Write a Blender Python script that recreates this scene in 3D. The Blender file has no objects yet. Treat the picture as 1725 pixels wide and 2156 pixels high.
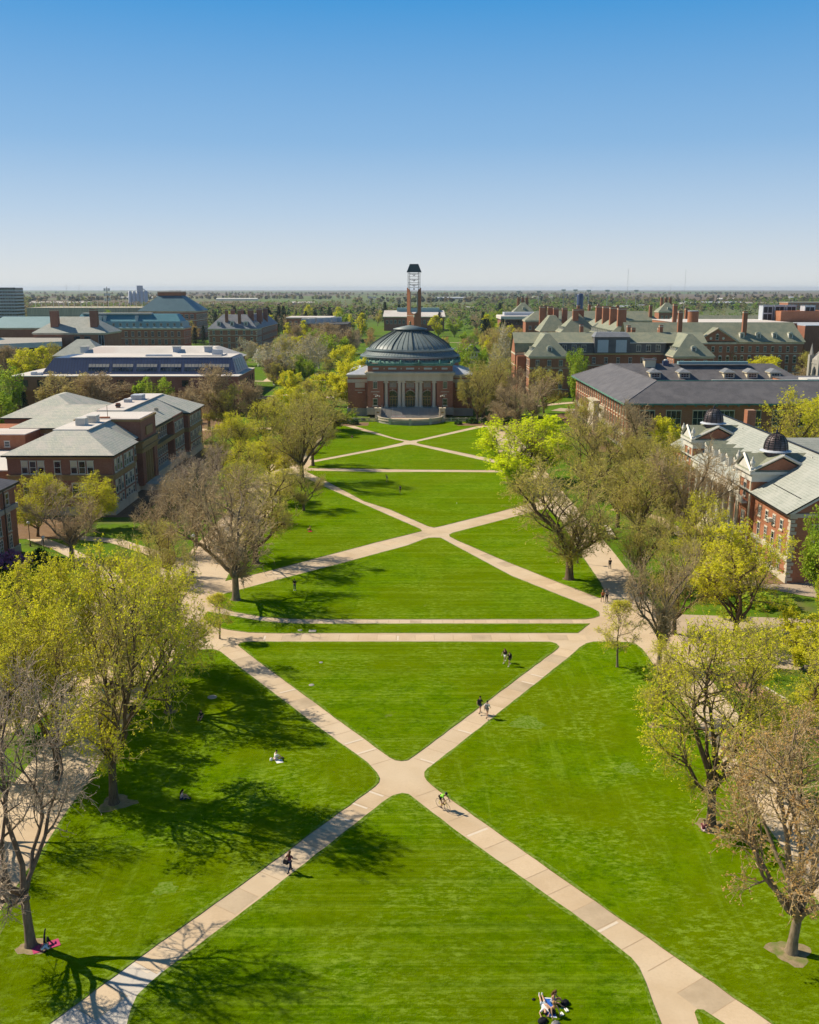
HAZE=True
import bpy, math, random
from mathutils import Vector, Matrix
R=math.radians
sc=bpy.context.scene
COL=bpy.context.collection
# ---------------------------------------------------------------- camera model
CH=42.0; CF=2023.0; CP=R(13.09); CC=math.cos(CP); CS=math.sin(CP)
def ray(x,y):
    u=(x-862.5)/CF; v=(1078-y)/CF
    return u, CC+v*CS, -CS+v*CC
def G(x,y,z=0.0):
    """ground point seen at survey coordinate (x,y)"""
    u,a,b=ray(x,y); t=(z-CH)/b
    return Vector((u*t,a*t,z))
def PY(x,y,Y):
    u,a,b=ray(x,y); t=Y/a
    return Vector((u*t,Y,CH+b*t))
cam=bpy.data.cameras.new('camera'); co=bpy.data.objects.new('camera',cam); COL.objects.link(co)
co.location=(0,0,CH); co.rotation_euler=(R(90)-CP,0,0)
cam.sensor_fit='HORIZONTAL'; cam.sensor_width=36; cam.lens=36*CF/1725.0
cam.clip_start=1; cam.clip_end=60000
sc.camera=co
# ---------------------------------------------------------------- object helpers
def tag(o,label=None,cat=None,group=None,kind=None):
    if label: o['label']=label
    if cat: o['category']=cat
    if group: o['group']=group
    if kind: o['kind']=kind
    return o
def thing(name,label,cat,loc=(0,0,0),rz=0.0,group=None):
    o=bpy.data.objects.new(name,None); COL.objects.link(o)
    o.location=loc; o.rotation_euler=(0,0,rz); o.empty_display_size=.3
    return tag(o,label,cat,group)
def link(name,me,parent=None,loc=(0,0,0),rz=0.0,scale=None,label=None):
    o=bpy.data.objects.new(name,me); COL.objects.link(o)
    o.location=loc; o.rotation_euler=(0,0,rz)
    if scale: o.scale=scale
    if parent: o.parent=parent
    if label: o['label']=label
    return o
class MB:
    def __init__(s): s.v=[]; s.f=[]; s.m=[]; s.sm=[]
    def add(s,vs,fs,m=0,smooth=False):
        b=len(s.v); s.v+=[tuple(q) for q in vs]
        for f in fs: s.f.append(tuple(b+i for i in f)); s.m.append(m); s.sm.append(smooth)
        return s
    def box(s,x0,x1,y0,y1,z0,z1,m=0,bottom=True):
        vs=[(x0,y0,z0),(x1,y0,z0),(x1,y1,z0),(x0,y1,z0),(x0,y0,z1),(x1,y0,z1),(x1,y1,z1),(x0,y1,z1)]
        fs=[(0,1,5,4),(1,2,6,5),(2,3,7,6),(3,0,4,7),(4,5,6,7)]
        if bottom: fs.append((3,2,1,0))
        return s.add(vs,fs,m)
    def prism(s,poly,z0,z1,m=0,mt=None):
        n=len(poly); vs=[(p[0],p[1],z0) for p in poly]+[(p[0],p[1],z1) for p in poly]
        s.add(vs,[(i,(i+1)%n,n+(i+1)%n,n+i) for i in range(n)],m)
        s.add(vs[n:],[tuple(range(n))],m if mt is None else mt)
        return s
    def frustum(s,a,b,z0,z1,m=0):
        """a,b=(x0,x1,y0,y1)"""
        vs=[(a[0],a[2],z0),(a[1],a[2],z0),(a[1],a[3],z0),(a[0],a[3],z0),(b[0],b[2],z1),(b[1],b[2],z1),(b[1],b[3],z1),(b[0],b[3],z1)]
        return s.add(vs,[(0,1,5,4),(1,2,6,5),(2,3,7,6),(3,0,4,7),(4,5,6,7),(3,2,1,0)],m)
    def lathe(s,prof,n=24,c=(0,0,0),m=0,smooth=True,sx=1,sy=1):
        vs=[];fs=[]
        for r,z in prof:
            for i in range(n):
                a=2*math.pi*i/n; vs.append((c[0]+r*math.cos(a)*sx,c[1]+r*math.sin(a)*sy,c[2]+z))
        for j in range(len(prof)-1):
            for i in range(n):
                k=(i+1)%n; fs.append((j*n+i,j*n+k,(j+1)*n+k,(j+1)*n+i))
        s.add(vs,fs,m,smooth)
        if prof[0][0]>1e-4: s.add(vs[:n],[tuple(reversed(range(n)))],m)
        if prof[-1][0]>1e-4: s.add(vs[-n:],[tuple(range(n))],m)
        return s
    def tube(s,pts,rad,n=6,m=0,smooth=True,cap=True):
        pts=[Vector(p) for p in pts]; rings=[]
        if not hasattr(rad,'__len__'): rad=[rad]*len(pts)
        for i,p in enumerate(pts):
            d=(pts[min(i+1,len(pts)-1)]-pts[max(i-1,0)])
            if d.length<1e-6: d=Vector((0,0,1))
            d.normalize(); u=d.cross(Vector((0,0,1)) if abs(d.z)<.9 else Vector((1,0,0))).normalized(); w=d.cross(u)
            rings.append([p+(u*math.cos(2*math.pi*k/n)+w*math.sin(2*math.pi*k/n))*rad[i] for k in range(n)])
        vs=[q for r in rings for q in r]; fs=[]
        for j in range(len(pts)-1):
            for k in range(n):
                l=(k+1)%n; fs.append((j*n+k,j*n+l,(j+1)*n+l,(j+1)*n+k))
        s.add(vs,fs,m,smooth)
        if cap: s.add(vs[:n],[tuple(reversed(range(n)))],m); s.add(vs[-n:],[tuple(range(n))],m)
        return s
    def strip(s,pts,w,z,m=0):
        """flat band along a polyline of xy points"""
        P=[Vector((p[0],p[1])) for p in pts]; L=[];Rr=[]
        for i,p in enumerate(P):
            d=(P[min(i+1,len(P)-1)]-P[max(i-1,0)]).normalized(); nn=Vector((-d.y,d.x))*w/2
            L.append(p+nn); Rr.append(p-nn)
        vs=[(q.x,q.y,z) for q in L]+[(q.x,q.y,z) for q in Rr]; n=len(P)
        return s.add(vs,[(n+i,n+i+1,i+1,i) for i in range(n-1)],m)
    def mesh(s,name,mats):
        me=bpy.data.meshes.new(name); me.from_pydata(s.v,[],s.f)
        for mm in mats: me.materials.append(mm)
        me.polygons.foreach_set('material_index',s.m); me.polygons.foreach_set('use_smooth',s.sm)
        me.update(); return me
    def build(s,name,mats,parent=None,loc=(0,0,0),rz=0.0,label=None):
        return link(name,s.mesh(name,mats if isinstance(mats,(list,tuple)) else [mats]),parent,loc,rz,label=label)
# ---------------------------------------------------------------- materials
class NT:
    def __init__(s,name):
        s.mat=bpy.data.materials.new(name); s.mat.use_nodes=True; s.t=s.mat.node_tree; s.n=s.t.nodes; s.l=s.t.links
        s.b=s.n['Principled BSDF']; s.out=s.n['Material Output']
        s.geo=s.n.new('ShaderNodeNewGeometry')
    def sock(s,x,inp):
        if isinstance(x,bpy.types.NodeSocket): s.l.new(x,inp)
        else: inp.default_value=x
    def noise(s,scale,detail=3,vec=None,rough=.55,dist=0.0):
        n=s.n.new('ShaderNodeTexNoise'); n.inputs['Scale'].default_value=scale; n.inputs['Detail'].default_value=detail
        n.inputs['Roughness'].default_value=rough; n.inputs['Distortion'].default_value=dist
        s.l.new(vec if vec is not None else s.geo.outputs['Position'],n.inputs['Vector']); return n.outputs['Fac']
    def mapping(s,scale=(1,1,1),rot=(0,0,0),vec=None):
        m=s.n.new('ShaderNodeMapping'); m.inputs['Scale'].default_value=scale; m.inputs['Rotation'].default_value=rot
        s.l.new(vec if vec is not None else s.geo.outputs['Position'],m.inputs['Vector']); return m.outputs['Vector']
    def ramp(s,fac,stops):
        r=s.n.new('ShaderNodeValToRGB'); e=r.color_ramp.elements
        while len(e)<len(stops): e.new(.5)
        for i,(p,c) in enumerate(stops):
            e[i].position=p; e[i].color=(c,c,c,1) if not hasattr(c,'__len__') else (*c,1)
        s.l.new(fac,r.inputs['Fac']); return r.outputs['Color']
    def mix(s,fac,a,b,mode='MIX'):
        m=s.n.new('ShaderNodeMix'); m.data_type='RGBA'; m.blend_type=mode; m.clamp_factor=True
        def c4(x): return x if isinstance(x,bpy.types.NodeSocket) else (*x,1)
        s.sock(fac,m.inputs[0]); s.sock(c4(a),m.inputs[6]); s.sock(c4(b),m.inputs[7]); return m.outputs[2]
    def math(s,op,a,b=0.0):
        m=s.n.new('ShaderNodeMath'); m.operation=op; s.sock(a,m.inputs[0]); s.sock(b,m.inputs[1]); return m.outputs[0]
    def sep(s,vec=None):
        m=s.n.new('ShaderNodeSeparateXYZ'); s.l.new(vec if vec is not None else s.geo.outputs['Position'],m.inputs[0]); return m.outputs
    def wave(s,scale,vec=None,dist=0,dscale=1,axis='X',prof='SIN',det=2):
        w=s.n.new('ShaderNodeTexWave'); w.bands_direction=axis; w.wave_profile=prof
        w.inputs['Scale'].default_value=scale; w.inputs['Distortion'].default_value=dist; w.inputs['Detail Scale'].default_value=dscale; w.inputs['Detail'].default_value=det
        s.l.new(vec if vec is not None else s.geo.outputs['Position'],w.inputs['Vector']); return w.outputs['Fac']
    def bump(s,h,strength=.3,dist=.05):
        b=s.n.new('ShaderNodeBump'); b.inputs['Strength'].default_value=strength; b.inputs['Distance'].default_value=dist
        s.l.new(h,b.inputs['Height']); s.l.new(b.outputs[0],s.b.inputs['Normal']); return s
    def done(s,col,rough=.85,spec=.3,metal=0.0):
        s.sock(col if isinstance(col,bpy.types.NodeSocket) else (*col,1),s.b.inputs['Base Color'])
        s.sock(rough,s.b.inputs['Roughness']); s.b.inputs['Specular IOR Level'].default_value=spec; s.b.inputs['Metallic'].default_value=metal
        return s.mat
def mottled(name,c1,c2,sc1=.6,sc2=4.0,rough=.85,spec=.3,metal=0,bump=0,streak=False,c3=None):
    t=NT(name); v=None
    if streak: v=t.mapping((1,1,.12))
    n=t.noise(sc1,4,v); n2=t.noise(sc2,3)
    f=t.math('ADD',t.math('MULTIPLY',n,.6),t.math('MULTIPLY',n2,.4))
    col=t.mix(t.ramp(f,[(.33,0),(.67,1)]),c1,c2)
    if c3: col=t.mix(t.ramp(t.noise(sc1*.35,4,v),[(.52,0),(.7,.8)]),col,c3)
    if bump: t.bump(n2,bump,.03)
    return t.done(col,rough,spec,metal)
def brickmat(name,c1,c2,mort):
    t=NT(name); x,y,z=t.sep()[0:3]
    cx=t.n.new('ShaderNodeCombineXYZ'); t.l.new(t.math('ADD',x,y),cx.inputs[0]); t.l.new(z,cx.inputs[1])
    b=t.n.new('ShaderNodeTexBrick'); b.inputs['Scale'].default_value=1.0
    b.inputs['Brick Width'].default_value=.42; b.inputs['Row Height'].default_value=.15; b.inputs['Mortar Size'].default_value=.012
    b.inputs['Color1'].default_value=(*c1,1); b.inputs['Color2'].default_value=(*c2,1); b.inputs['Mortar'].default_value=(*mort,1)
    t.l.new(cx.outputs[0],b.inputs['Vector'])
    col=t.mix(t.ramp(t.noise(.25,5),[(.35,0),(.7,.45)]),b.outputs['Color'],tuple(q*.62 for q in c1))
    col=t.mix(t.ramp(t.noise(1.5,3,t.mapping((1,1,.15))),[(.5,0),(.8,.25)]),col,tuple(q*1.25 for q in c2))
    return t.done(col,.9,.2)
def slatemat(name,c1,c2,c3,row=.25,rough=.7):
    """coursed shingles: rows by height, tiles along x+y"""
    t=NT(name); x,y,z=t.sep()[0:3]
    cx=t.n.new('ShaderNodeCombineXYZ'); t.l.new(t.math('ADD',x,y),cx.inputs[0]); t.l.new(z,cx.inputs[1])
    b=t.n.new('ShaderNodeTexBrick'); b.inputs['Scale'].default_value=1.0
    b.inputs['Brick Width'].default_value=.5; b.inputs['Row Height'].default_value=row; b.inputs['Mortar Size'].default_value=.02
    b.inputs['Color1'].default_value=(*c1,1); b.inputs['Color2'].default_value=(*c2,1); b.inputs['Mortar'].default_value=(*[q*.55 for q in c1],1)
    t.l.new(cx.outputs[0],b.inputs['Vector'])
    col=t.mix(t.ramp(t.noise(.35,5),[(.4,0),(.65,.7)]),b.outputs['Color'],c3)
    col=t.mix(t.ramp(t.noise(2.2,4,t.mapping((1,1,.3))),[(.5,0),(.75,.4)]),col,tuple(q*.7 for q in c2))
    return t.done(col,rough,.35)
M={}
M['brick']=brickmat('red_brick',(.36,.14,.075),(.44,.18,.105),(.26,.17,.12))
M['brick_orange']=brickmat('orange_brick',(.38,.135,.065),(.44,.175,.09),(.38,.25,.17))
M['brick_dark']=brickmat('dark_brick',(.32,.135,.085),(.38,.17,.11),(.15,.10,.085))
M['stone']=mottled('limestone',(.50,.43,.32),(.62,.55,.43),.5,3,streak=True,c3=(.38,.32,.23))
M['stone_grey']=mottled('grey_stone',(.30,.28,.25),(.40,.37,.32),.5,3,streak=True)
M['terra']=mottled('tan_terracotta',(.30,.19,.075),(.38,.25,.11),.5,3,streak=True,c3=(.22,.13,.06))
M['slate_mix']=slatemat('pale_mixed_slate',(.56,.55,.44),(.43,.45,.39),(.60,.53,.46))
M['slate_green']=slatemat('green_slate',(.265,.28,.195),(.21,.235,.175),(.31,.30,.205))
M['slate_blue']=slatemat('blue_grey_slate',(.22,.235,.26),(.17,.185,.21),(.25,.25,.26))
M['slate_pale']=slatemat('pale_grey_slate',(.40,.41,.36),(.34,.36,.31),(.43,.43,.38))
M['shingle_dark']=slatemat('charcoal_shingle',(.135,.128,.135),(.11,.105,.112),(.165,.155,.16),.18)
M['teal_roof']=mottled('teal_metal_roof',(.045,.19,.25),(.065,.24,.29),.1,1,.5,.4)
M['teal_pale']=mottled('pale_teal_panels',(.20,.33,.34),(.25,.38,.39),.1,1,.55,.4)
M['copper']=mottled('green_copper',(.08,.20,.155),(.15,.31,.25),.7,4,.7,.3,c3=(.07,.13,.10))
M['dome']=mottled('dark_patina_copper',(.13,.17,.175),(.21,.25,.245),.35,2.5,.5,.45,.0,streak=True,c3=(.26,.29,.27))
M['dome_rib']=mottled('dome_rib_copper',(.045,.06,.06),(.07,.10,.095),1,5,.6,.4,.0)
M['cupola']=mottled('brown_copper',(.075,.05,.05),(.12,.085,.085),1.2,6,.45,.5,.25,c3=(.17,.17,.19))
M['lead']=mottled('grey_metal_roof',(.42,.45,.50),(.52,.54,.58),.5,3,.5,.4)
M['white_roof']=mottled('white_membrane_roof',(.58,.53,.48),(.70,.65,.60),.08,1.2,.8,.2,c3=(.58,.47,.42))
M['navy']=mottled('navy_metal_panel',(.03,.05,.11),(.045,.07,.15),.3,2,.35,.5)
M['white']=mottled('white_paint',(.60,.57,.50),(.70,.67,.60),1,5,.5,.4)
M['cream']=mottled('cream_paint',(.58,.50,.35),(.66,.58,.42),1,5,.6,.3)
M['black']=mottled('black_paint',(.012,.012,.014),(.025,.025,.028),2,8,.5,.4)
M['steel']=mottled('galvanised_steel',(.30,.31,.32),(.42,.43,.44),2,8,.4,.5,.6)
M['gold']=mottled('bronze_gold_frame',(.22,.15,.05),(.30,.21,.08),2,6,.45,.5,.3)
M['orange']=mottled('orange_plastic',(.75,.16,.02),(.85,.2,.03),2,8,.5)
t=NT('window_glass'); M['glass']=t.done(t.mix(t.ramp(t.noise(.35,2),[(.4,0),(.62,1)]),(.010,.015,.022),(.06,.075,.085)),.08,.6)
t=NT('green_glass'); M['glass_green']=t.done(t.mix(t.ramp(t.noise(.5,2),[(.4,0),(.62,1)]),(.012,.03,.022),(.05,.08,.06)),.08,.6)
M['soil']=mottled('mulch',(.17,.10,.055),(.26,.17,.10),.8,6,.95,.1)
M['wood']=mottled('dark_wood',(.10,.06,.035),(.16,.10,.06),2,9)

def rebase(e,x,y):
    """put the Empty at the foot of its thing without moving any part"""
    dx,dy=x-e.location.x,y-e.location.y
    e.location.x=x; e.location.y=y
    for c in e.children: c.location.x-=dx; c.location.y-=dy
# ---------------------------------------------------------------- light
SUN_EL=R(43); SUN_DIR=Vector((-math.cos(R(22))*math.cos(SUN_EL),math.sin(R(22))*math.cos(SUN_EL),math.sin(SUN_EL)))
sd=bpy.data.lights.new('sun','SUN'); so=bpy.data.objects.new('sun',sd); COL.objects.link(so)
sd.energy=5.0; sd.angle=R(.55); sd.color=(1,.895,.715)
so.rotation_euler=SUN_DIR.to_track_quat('Z','Y').to_euler(); so.location=(-300,150,300)
w=bpy.data.worlds.new('World'); sc.world=w; w.use_nodes=True; wn=w.node_tree.nodes; wl=w.node_tree.links
bg=wn['Background']; sky=wn.new('ShaderNodeTexSky'); sky.sky_type='NISHITA'; sky.sun_disc=False
sky.sun_elevation=SUN_EL; sky.sun_rotation=math.atan2(SUN_DIR.x,SUN_DIR.y); sky.altitude=300; sky.air_density=1.0; sky.dust_density=1.2; sky.ozone_density=2.2
tc=wn.new('ShaderNodeTexCoord'); sx=wn.new('ShaderNodeSeparateXYZ'); wl.new(tc.outputs['Generated'],sx.inputs[0])
cr=wn.new('ShaderNodeValToRGB'); wl.new(sx.outputs[2],cr.inputs[0]); el=cr.color_ramp.elements
stops=[(0.0,(.60,.63,.64)),(.012,(.585,.615,.63)),(.072,(.385,.505,.645)),(.138,(.205,.385,.615)),(.26,(.042,.255,.565)),(.42,(.022,.12,.29)),(1.0,(.012,.05,.12))]
while len(el)<len(stops): el.new(.5)
for i,(q,c) in enumerate(stops): el[i].position=q; el[i].color=(*[k*10 for k in c],1)
mx=wn.new('ShaderNodeMix'); mx.data_type='RGBA'; mx.inputs[0].default_value=.93
wl.new(sky.outputs[0],mx.inputs[6]); wl.new(cr.outputs[0],mx.inputs[7]); wl.new(mx.outputs[2],bg.inputs['Color']); bg.inputs['Strength'].default_value=.10
sc.view_settings.view_transform='Standard'; sc.view_settings.look='None'; sc.view_settings.exposure=0.30; sc.view_settings.gamma=1
cy=sc.cycles; cy.max_bounces=6; cy.diffuse_bounces=3; cy.glossy_bounces=2; cy.transmission_bounces=2; cy.transparent_max_bounces=4; cy.volume_bounces=0
cy.use_denoising=True; cy.use_adaptive_sampling=True; cy.adaptive_threshold=.02
try: cy.denoiser='OPENIMAGEDENOISE'
except Exception: pass
sc.render.film_transparent=False
# ---------------------------------------------------------------- ground
def grassmat(name,base,dark,pale,stripes,dead=(.30,.24,.12),deadamt=.25):
    t=NT(name)
    fine=t.noise(11,3,t.mapping((1,.8,1)),.7); clump=t.noise(2.1,8,t.mapping((.8,1.1,1)),.74); mid=t.noise(.45,5,None,.65); big=t.noise(.06,4)
    col=t.mix(t.ramp(clump,[(.40,0),(.60,1)]),dark,base)
    col=t.mix(t.ramp(fine,[(.45,0),(.75,.5)]),col,tuple(q*1.5 for q in base))
    col=t.mix(t.ramp(mid,[(.45,0),(.58,.5)]),col,(base[0]*1.55,base[1]*1.28,base[2]*1.6))
    col=t.mix(t.ramp(big,[(.42,0),(.56,.6)]),col,(base[0]*1.15,base[1]*.78,base[2]))
    patch=t.noise(1.6,8,t.mapping((.7,1.4,1)),.78)
    pm=t.math('MULTIPLY',t.ramp(patch,[(.49,0),(.60,1)]),t.ramp(t.noise(.13,5,None,.6),[(.45,.12),(.58,1.0)]))
    col=t.mix(t.math('MULTIPLY',pm,.8),col,pale)
    if stripes:
        y2=t.noise(.5,5,t.mapping((.05,1.5,1)),.72); y3=t.noise(.9,4,t.mapping((.03,1.9,1)),.6)
        col=t.mix(t.math('MULTIPLY',t.ramp(y2,[(.50,0),(.62,.5)]),t.ramp(clump,[(.42,.2),(.6,1)])),col,pale)
        col=t.mix(t.ramp(y3,[(.50,0),(.64,.35)]),col,dark)
        y4=t.noise(1.0,3,t.mapping((.02,3.4,1)),.6); col=t.mix(t.ramp(y4,[(.46,0),(.60,.30)]),col,dark)
    else:
        y2=t.noise(.6,5,t.mapping((1.4,.09,1),(0,0,R(32))),.7)
        col=t.mix(t.math('MULTIPLY',t.ramp(y2,[(.54,0),(.66,.4)]),t.ramp(clump,[(.42,.2),(.6,1)])),col,pale)
    col=t.mix(t.math('MULTIPLY',t.ramp(t.noise(.35,5,None,.6),[(.66,0),(.74,1)]),deadamt),col,dead)
    t.bump(t.math('ADD',fine,clump),.7,.14)
    t.b.inputs['Sheen Weight'].default_value=.28; t.b.inputs['Sheen Roughness'].default_value=.55; t.b.inputs['Sheen Tint'].default_value=(.45,.75,.0,1)
    return t.done(col,.95,.0)
M['lawn']=grassmat('mown_lawn',(.098,.186,.0),(.027,.072,.0),(.24,.335,.035),True)
M['lawn_side']=grassmat('mown_side_lawn',(.092,.174,.0),(.026,.070,.0),(.23,.325,.035),False)
M['grass']=grassmat('rough_grass',(.085,.205,.012),(.035,.095,.006),(.20,.28,.07),False,(.26,.19,.10),.8)
t=NT('concrete_walk')
n1=t.noise(.35,5); n2=t.noise(5,4); n3=t.noise(.08,3)
col=t.mix(t.ramp(n1,[(.35,0),(.65,1)]),(.52,.385,.242),(.61,.465,.31))
col=t.mix(t.ramp(n2,[(.4,0),(.75,.35)]),col,(.45,.33,.21)); col=t.mix(t.ramp(n3,[(.45,0),(.6,.5)]),col,(.63,.515,.37))
t.bump(n2,.12,.02)
M['concrete']=t.done(col,.85,.25)
M['joint']=mottled('expansion_joint',(.40,.28,.18),(.48,.35,.22),2,8)
M['slab_pale']=mottled('newer_pale_slab',(.64,.54,.42),(.70,.60,.48),.5,6)
M['brickpave']=mottled('brick_paving',(.36,.19,.115),(.44,.26,.17),.5,7,c3=(.50,.34,.23))
M['tan_pave']=mottled('tan_paving',(.40,.31,.22),(.50,.39,.28),.3,5)
M['asphalt']=mottled('asphalt',(.05,.05,.052),(.075,.073,.07),.5,7)
# countryside sheet: campus grass near, town green, then fields
t=NT('countryside'); X,Y,Z=t.sep()[0:3]
near=t.noise(.35,5); col=t.mix(t.ramp(near,[(.35,0),(.65,1)]),(.07,.14,.003),(.115,.20,.006))
col=t.mix(t.ramp(t.noise(.05,5),[(.52,0),(.66,.7)]),col,(.17,.13,.065))
vf=t.n.new('ShaderNodeTexVoronoi'); vf.inputs['Scale'].default_value=1.0; t.l.new(t.mapping((.0009,.00045,.001)),vf.inputs['Vector'])
hue=t.sep(vf.outputs['Color'])[0]
field=t.ramp(hue,[(0,(.13,.10,.065)),(.30,(.17,.13,.09)),(.46,(.09,.16,.04)),(.60,(.15,.12,.08)),(.78,(.10,.19,.04)),(1,(.19,.15,.11))])
tf=t.n.new('ShaderNodeMapRange'); tf.inputs[1].default_value=1250; tf.inputs[2].default_value=1700; t.l.new(t.math('ADD',Y,t.math('MULTIPLY',t.noise(.004,2),300)),tf.inputs[0])
col=t.mix(tf.outputs[0],col,field)
M['country']=t.done(col,.95,.1)
gb=MB()
ys=[-200,0,100,200,350,600,1000,2000,4000,9000,26000]; xs=[-26000,-9000,-3000,-900,-300,0,300,900,3000,9000,26000]
vs=[(x,y,0) for y in ys for x in xs]; n=len(xs)
gb.add(vs,[(j*n+i,j*n+i+1,(j+1)*n+i+1,(j+1)*n+i) for j in range(len(ys)-1) for i in range(n-1)])
tag(gb.build('ground',M['country']),kind='structure')
def poly_sheet(name,poly,z,mat,kind='structure'):
    b=MB(); b.add([(p[0],p[1],z) for p in poly],[tuple(range(len(poly)))]); o=b.build(name,mat); return tag(o,kind=kind)
def S(ox,oy,s,*pts): return [((ox+x*s)/1.829,(oy+y*s)/1.829) for x,y in pts]
def GL(pts): return [G(*p).xy for p in pts]
def closed_rim(poly):
    """resample long edges with a slight wobble so turf edges are not ruler straight"""
    out=[];rnd=random.Random(7)
    for i,p in enumerate(poly):
        q=poly[(i+1)%len(poly)]; d=(q-p).length; k=max(1,min(60,int(d/1.2)))
        for j in range(k):
            pt=p.lerp(q,j/k)
            if j: nn=Vector((-(q-p).y,(q-p).x)).normalized(); pt=pt+nn*rnd.uniform(-.04,.04)
            out.append(pt)
    return out
LX,RX=-27.9,28.3   # inner edges of the two long side walks
lawns=[
 # bottom triangle
 [(805,1690),(818.6,1681),(828,1675.5),(847,1670.6),(861,1673),(874,1683),(973,1759),(1203,1921),(1284.5,1982),(1330,2018),(1345,2036.5),(1360,2070),(1392,2154.6),(1412,2230),(250,2250),(262,2195),(267.8,2156),(275.7,2126),(288.4,2097.5),(317,2069),(348.6,2043.5),(546.7,1894)],
 # left lawn
 [(106,2156),(336,1986.5),(546.7,1836),(790,1656.5),(798,1648),(799.7,1639.3),(794,1627.9),(775,1607),(670,1531),(523,1419),(466,1373.6),(455,1369),(445,1367),(410.8,1368.7),(379,1377),(356.6,1396),(333.7,1430),(190,1638),(139.5,1711),(88.7,1790),(54,1837.6),(-60,2010),(-190,2240),(0,2232)],
 # right lawn
 [(893.8,1626.7),(893.8,1636),(899,1644.4),(909,1654),(925.5,1667),(1202.8,1863.5),(1396.6,1998.7),(1623.6,2156),(1740,2240),(1960,2240),(1717.5,1891),(1663,1809.6),(1596,1710),(1546.7,1638),(1506.8,1584),(1450,1487),(1409.8,1438.4),(1375.5,1398.5),(1362,1379),(1352.8,1367),(1340,1357),(1327,1352.8),(1261.5,1351.4),(1250,1351.6),(1234.9,1355),(1220,1364),(1201.9,1380.6),(1037,1512.5),(910,1612),(900,1619)],
 # bottom right sliver
 [(1463,2133.5),(1465,2129),(1469,2126.5),(1481.3,2127.4),(1499.5,2139.5),(1525,2156),(1640,2240),(1500,2240),(1476,2175),(1470.7,2156)],
 # upper central triangle
 [(874.8,1590.4),(1174,1366.7),(1177.8,1361.6),(1171.5,1355.3),(1158.8,1352),(929.5,1351.6),(520,1351.6),(506,1354),(500.7,1358.7),(505.9,1363.5),(551.5,1399),(731.2,1530.9),(820.6,1595.6),(832,1601.3),(845.3,1603),(858.7,1601.3)],
 # thin strip between the two cross walks
 [(428,1300),(437.4,1288),(494.5,1298),(551.5,1307.9),(594.3,1312),(640,1313.6),(1242.5,1313.4),(1217,1333.3),(566,1333.6),(523,1332),(480,1326.4),(448,1319)],
 # big middle lawn
 [(440.2,1268),(446,1259.4),(465.9,1252.3),(551.5,1229.5),(722.6,1185.3),(859.5,1148.2),(891.4,1135.6),(903,1132.6),(914.2,1132.1),(928.5,1132.7),(1076.8,1212.6),(1248,1281),(1261.5,1288.7),(1262.9,1297.2),(1250,1302),(1233,1304.3),(650,1304.6),(608.5,1303.6),(551.5,1299.3),(494.5,1289.4),(454.5,1276.5)],
 # right small triangle by side walk
 [(947,1130),(946,1126),(954,1121.8),(1076.8,1090),(1150,1070.5),(1176.7,1089.9),(1219.4,1161),(1265,1227),(1273.7,1247),(1270.8,1258),(1262,1259.6),(1176.7,1226.9),(1048.3,1175.5),(962.8,1138.4)],
 # left small triangle
 [(888.6,1118.5),(885.7,1114),(820,1085.6),(741.7,1050.9),(638,1004),(610,1020),(481.6,1209.5),(474.5,1223.7),(574.3,1200.5),(792.4,1142.2),(820,1135.6)],
 # rhombus
 [(934.2,1107),(914.3,1111.3),(900,1108),(820,1072.8),(767,1056),(691,1015.4),(648,994.5),(645.4,991),(820,994.4),(874.8,993.8),(1076,994.8),(1136,1055),(1048.3,1078.5)],
 # band below the upper crossing
 [(647.9,985.5),(660.5,973.6),(754.4,955.8),(843.1,939.3),(854,936.6),(864.4,935.9),(872,937),(1019.8,970),(1068,980.5),(1074,989.6),(1019.8,990),(874.8,989)],
 # upper left triangle
 [(848.2,931.7),(851,929.6),(830,925),(741.7,901.3),(716.3,893.7),(690,905),(652,968),(665.6,968.5),(805,941.9)],
 # upper right triangle
 [(877.1,932.5),(879,930),(1019.8,898.8),(1026,900),(1056,971),(1019.8,963),(884,935)],
 # lawn under the plaza
 [(864.4,928.2),(850,926.3),(830.5,922.4),(731.6,892.4),(728,886),(1014,886),(1011.2,895.9),(880,926)],
]
t=NT('trampled_grass_edge'); M['edge']=t.done(t.mix(t.ramp(t.noise(3.5,6,None,.75),[(.42,0),(.58,1)]),(.075,.145,.001),(.20,.27,.05)),.95,.0)
for k,pl in enumerate(lawns):
    poly=closed_rim(GL(pl)); b=MB(); n=len(poly)
    b.add([(p[0],p[1],.055) for p in poly],[tuple(range(n))])
    b.add([(p[0],p[1],.055) for p in poly]+[(p[0],p[1],-.01) for p in poly],[(i,(i+1)%n,n+(i+1)%n,n+i) for i in range(n)],1)
    area=sum(poly[i].x*poly[(i+1)%n].y-poly[(i+1)%n].x*poly[i].y for i in range(n)); sg=1 if area>0 else -1
    rr_=random.Random(k); inn=[]
    for i in range(n):
        d=(poly[(i+1)%n]-poly[i-1]); d=d.normalized() if d.length>1e-6 else Vector((1,0)); inn.append(poly[i]+Vector((-d.y,d.x))*sg*rr_.uniform(.12,.42))
    b.add([(p.x,p.y,.058) for p in poly]+[(p.x,p.y,.058) for p in inn],[(i,(i+1)%n,n+(i+1)%n,n+i) for i in range(n)],2)
    tag(b.build('lawn',[M['lawn_side'] if k in (1,2,3) else M['lawn'],M['soil'],M['edge']]),kind='structure')
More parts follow.
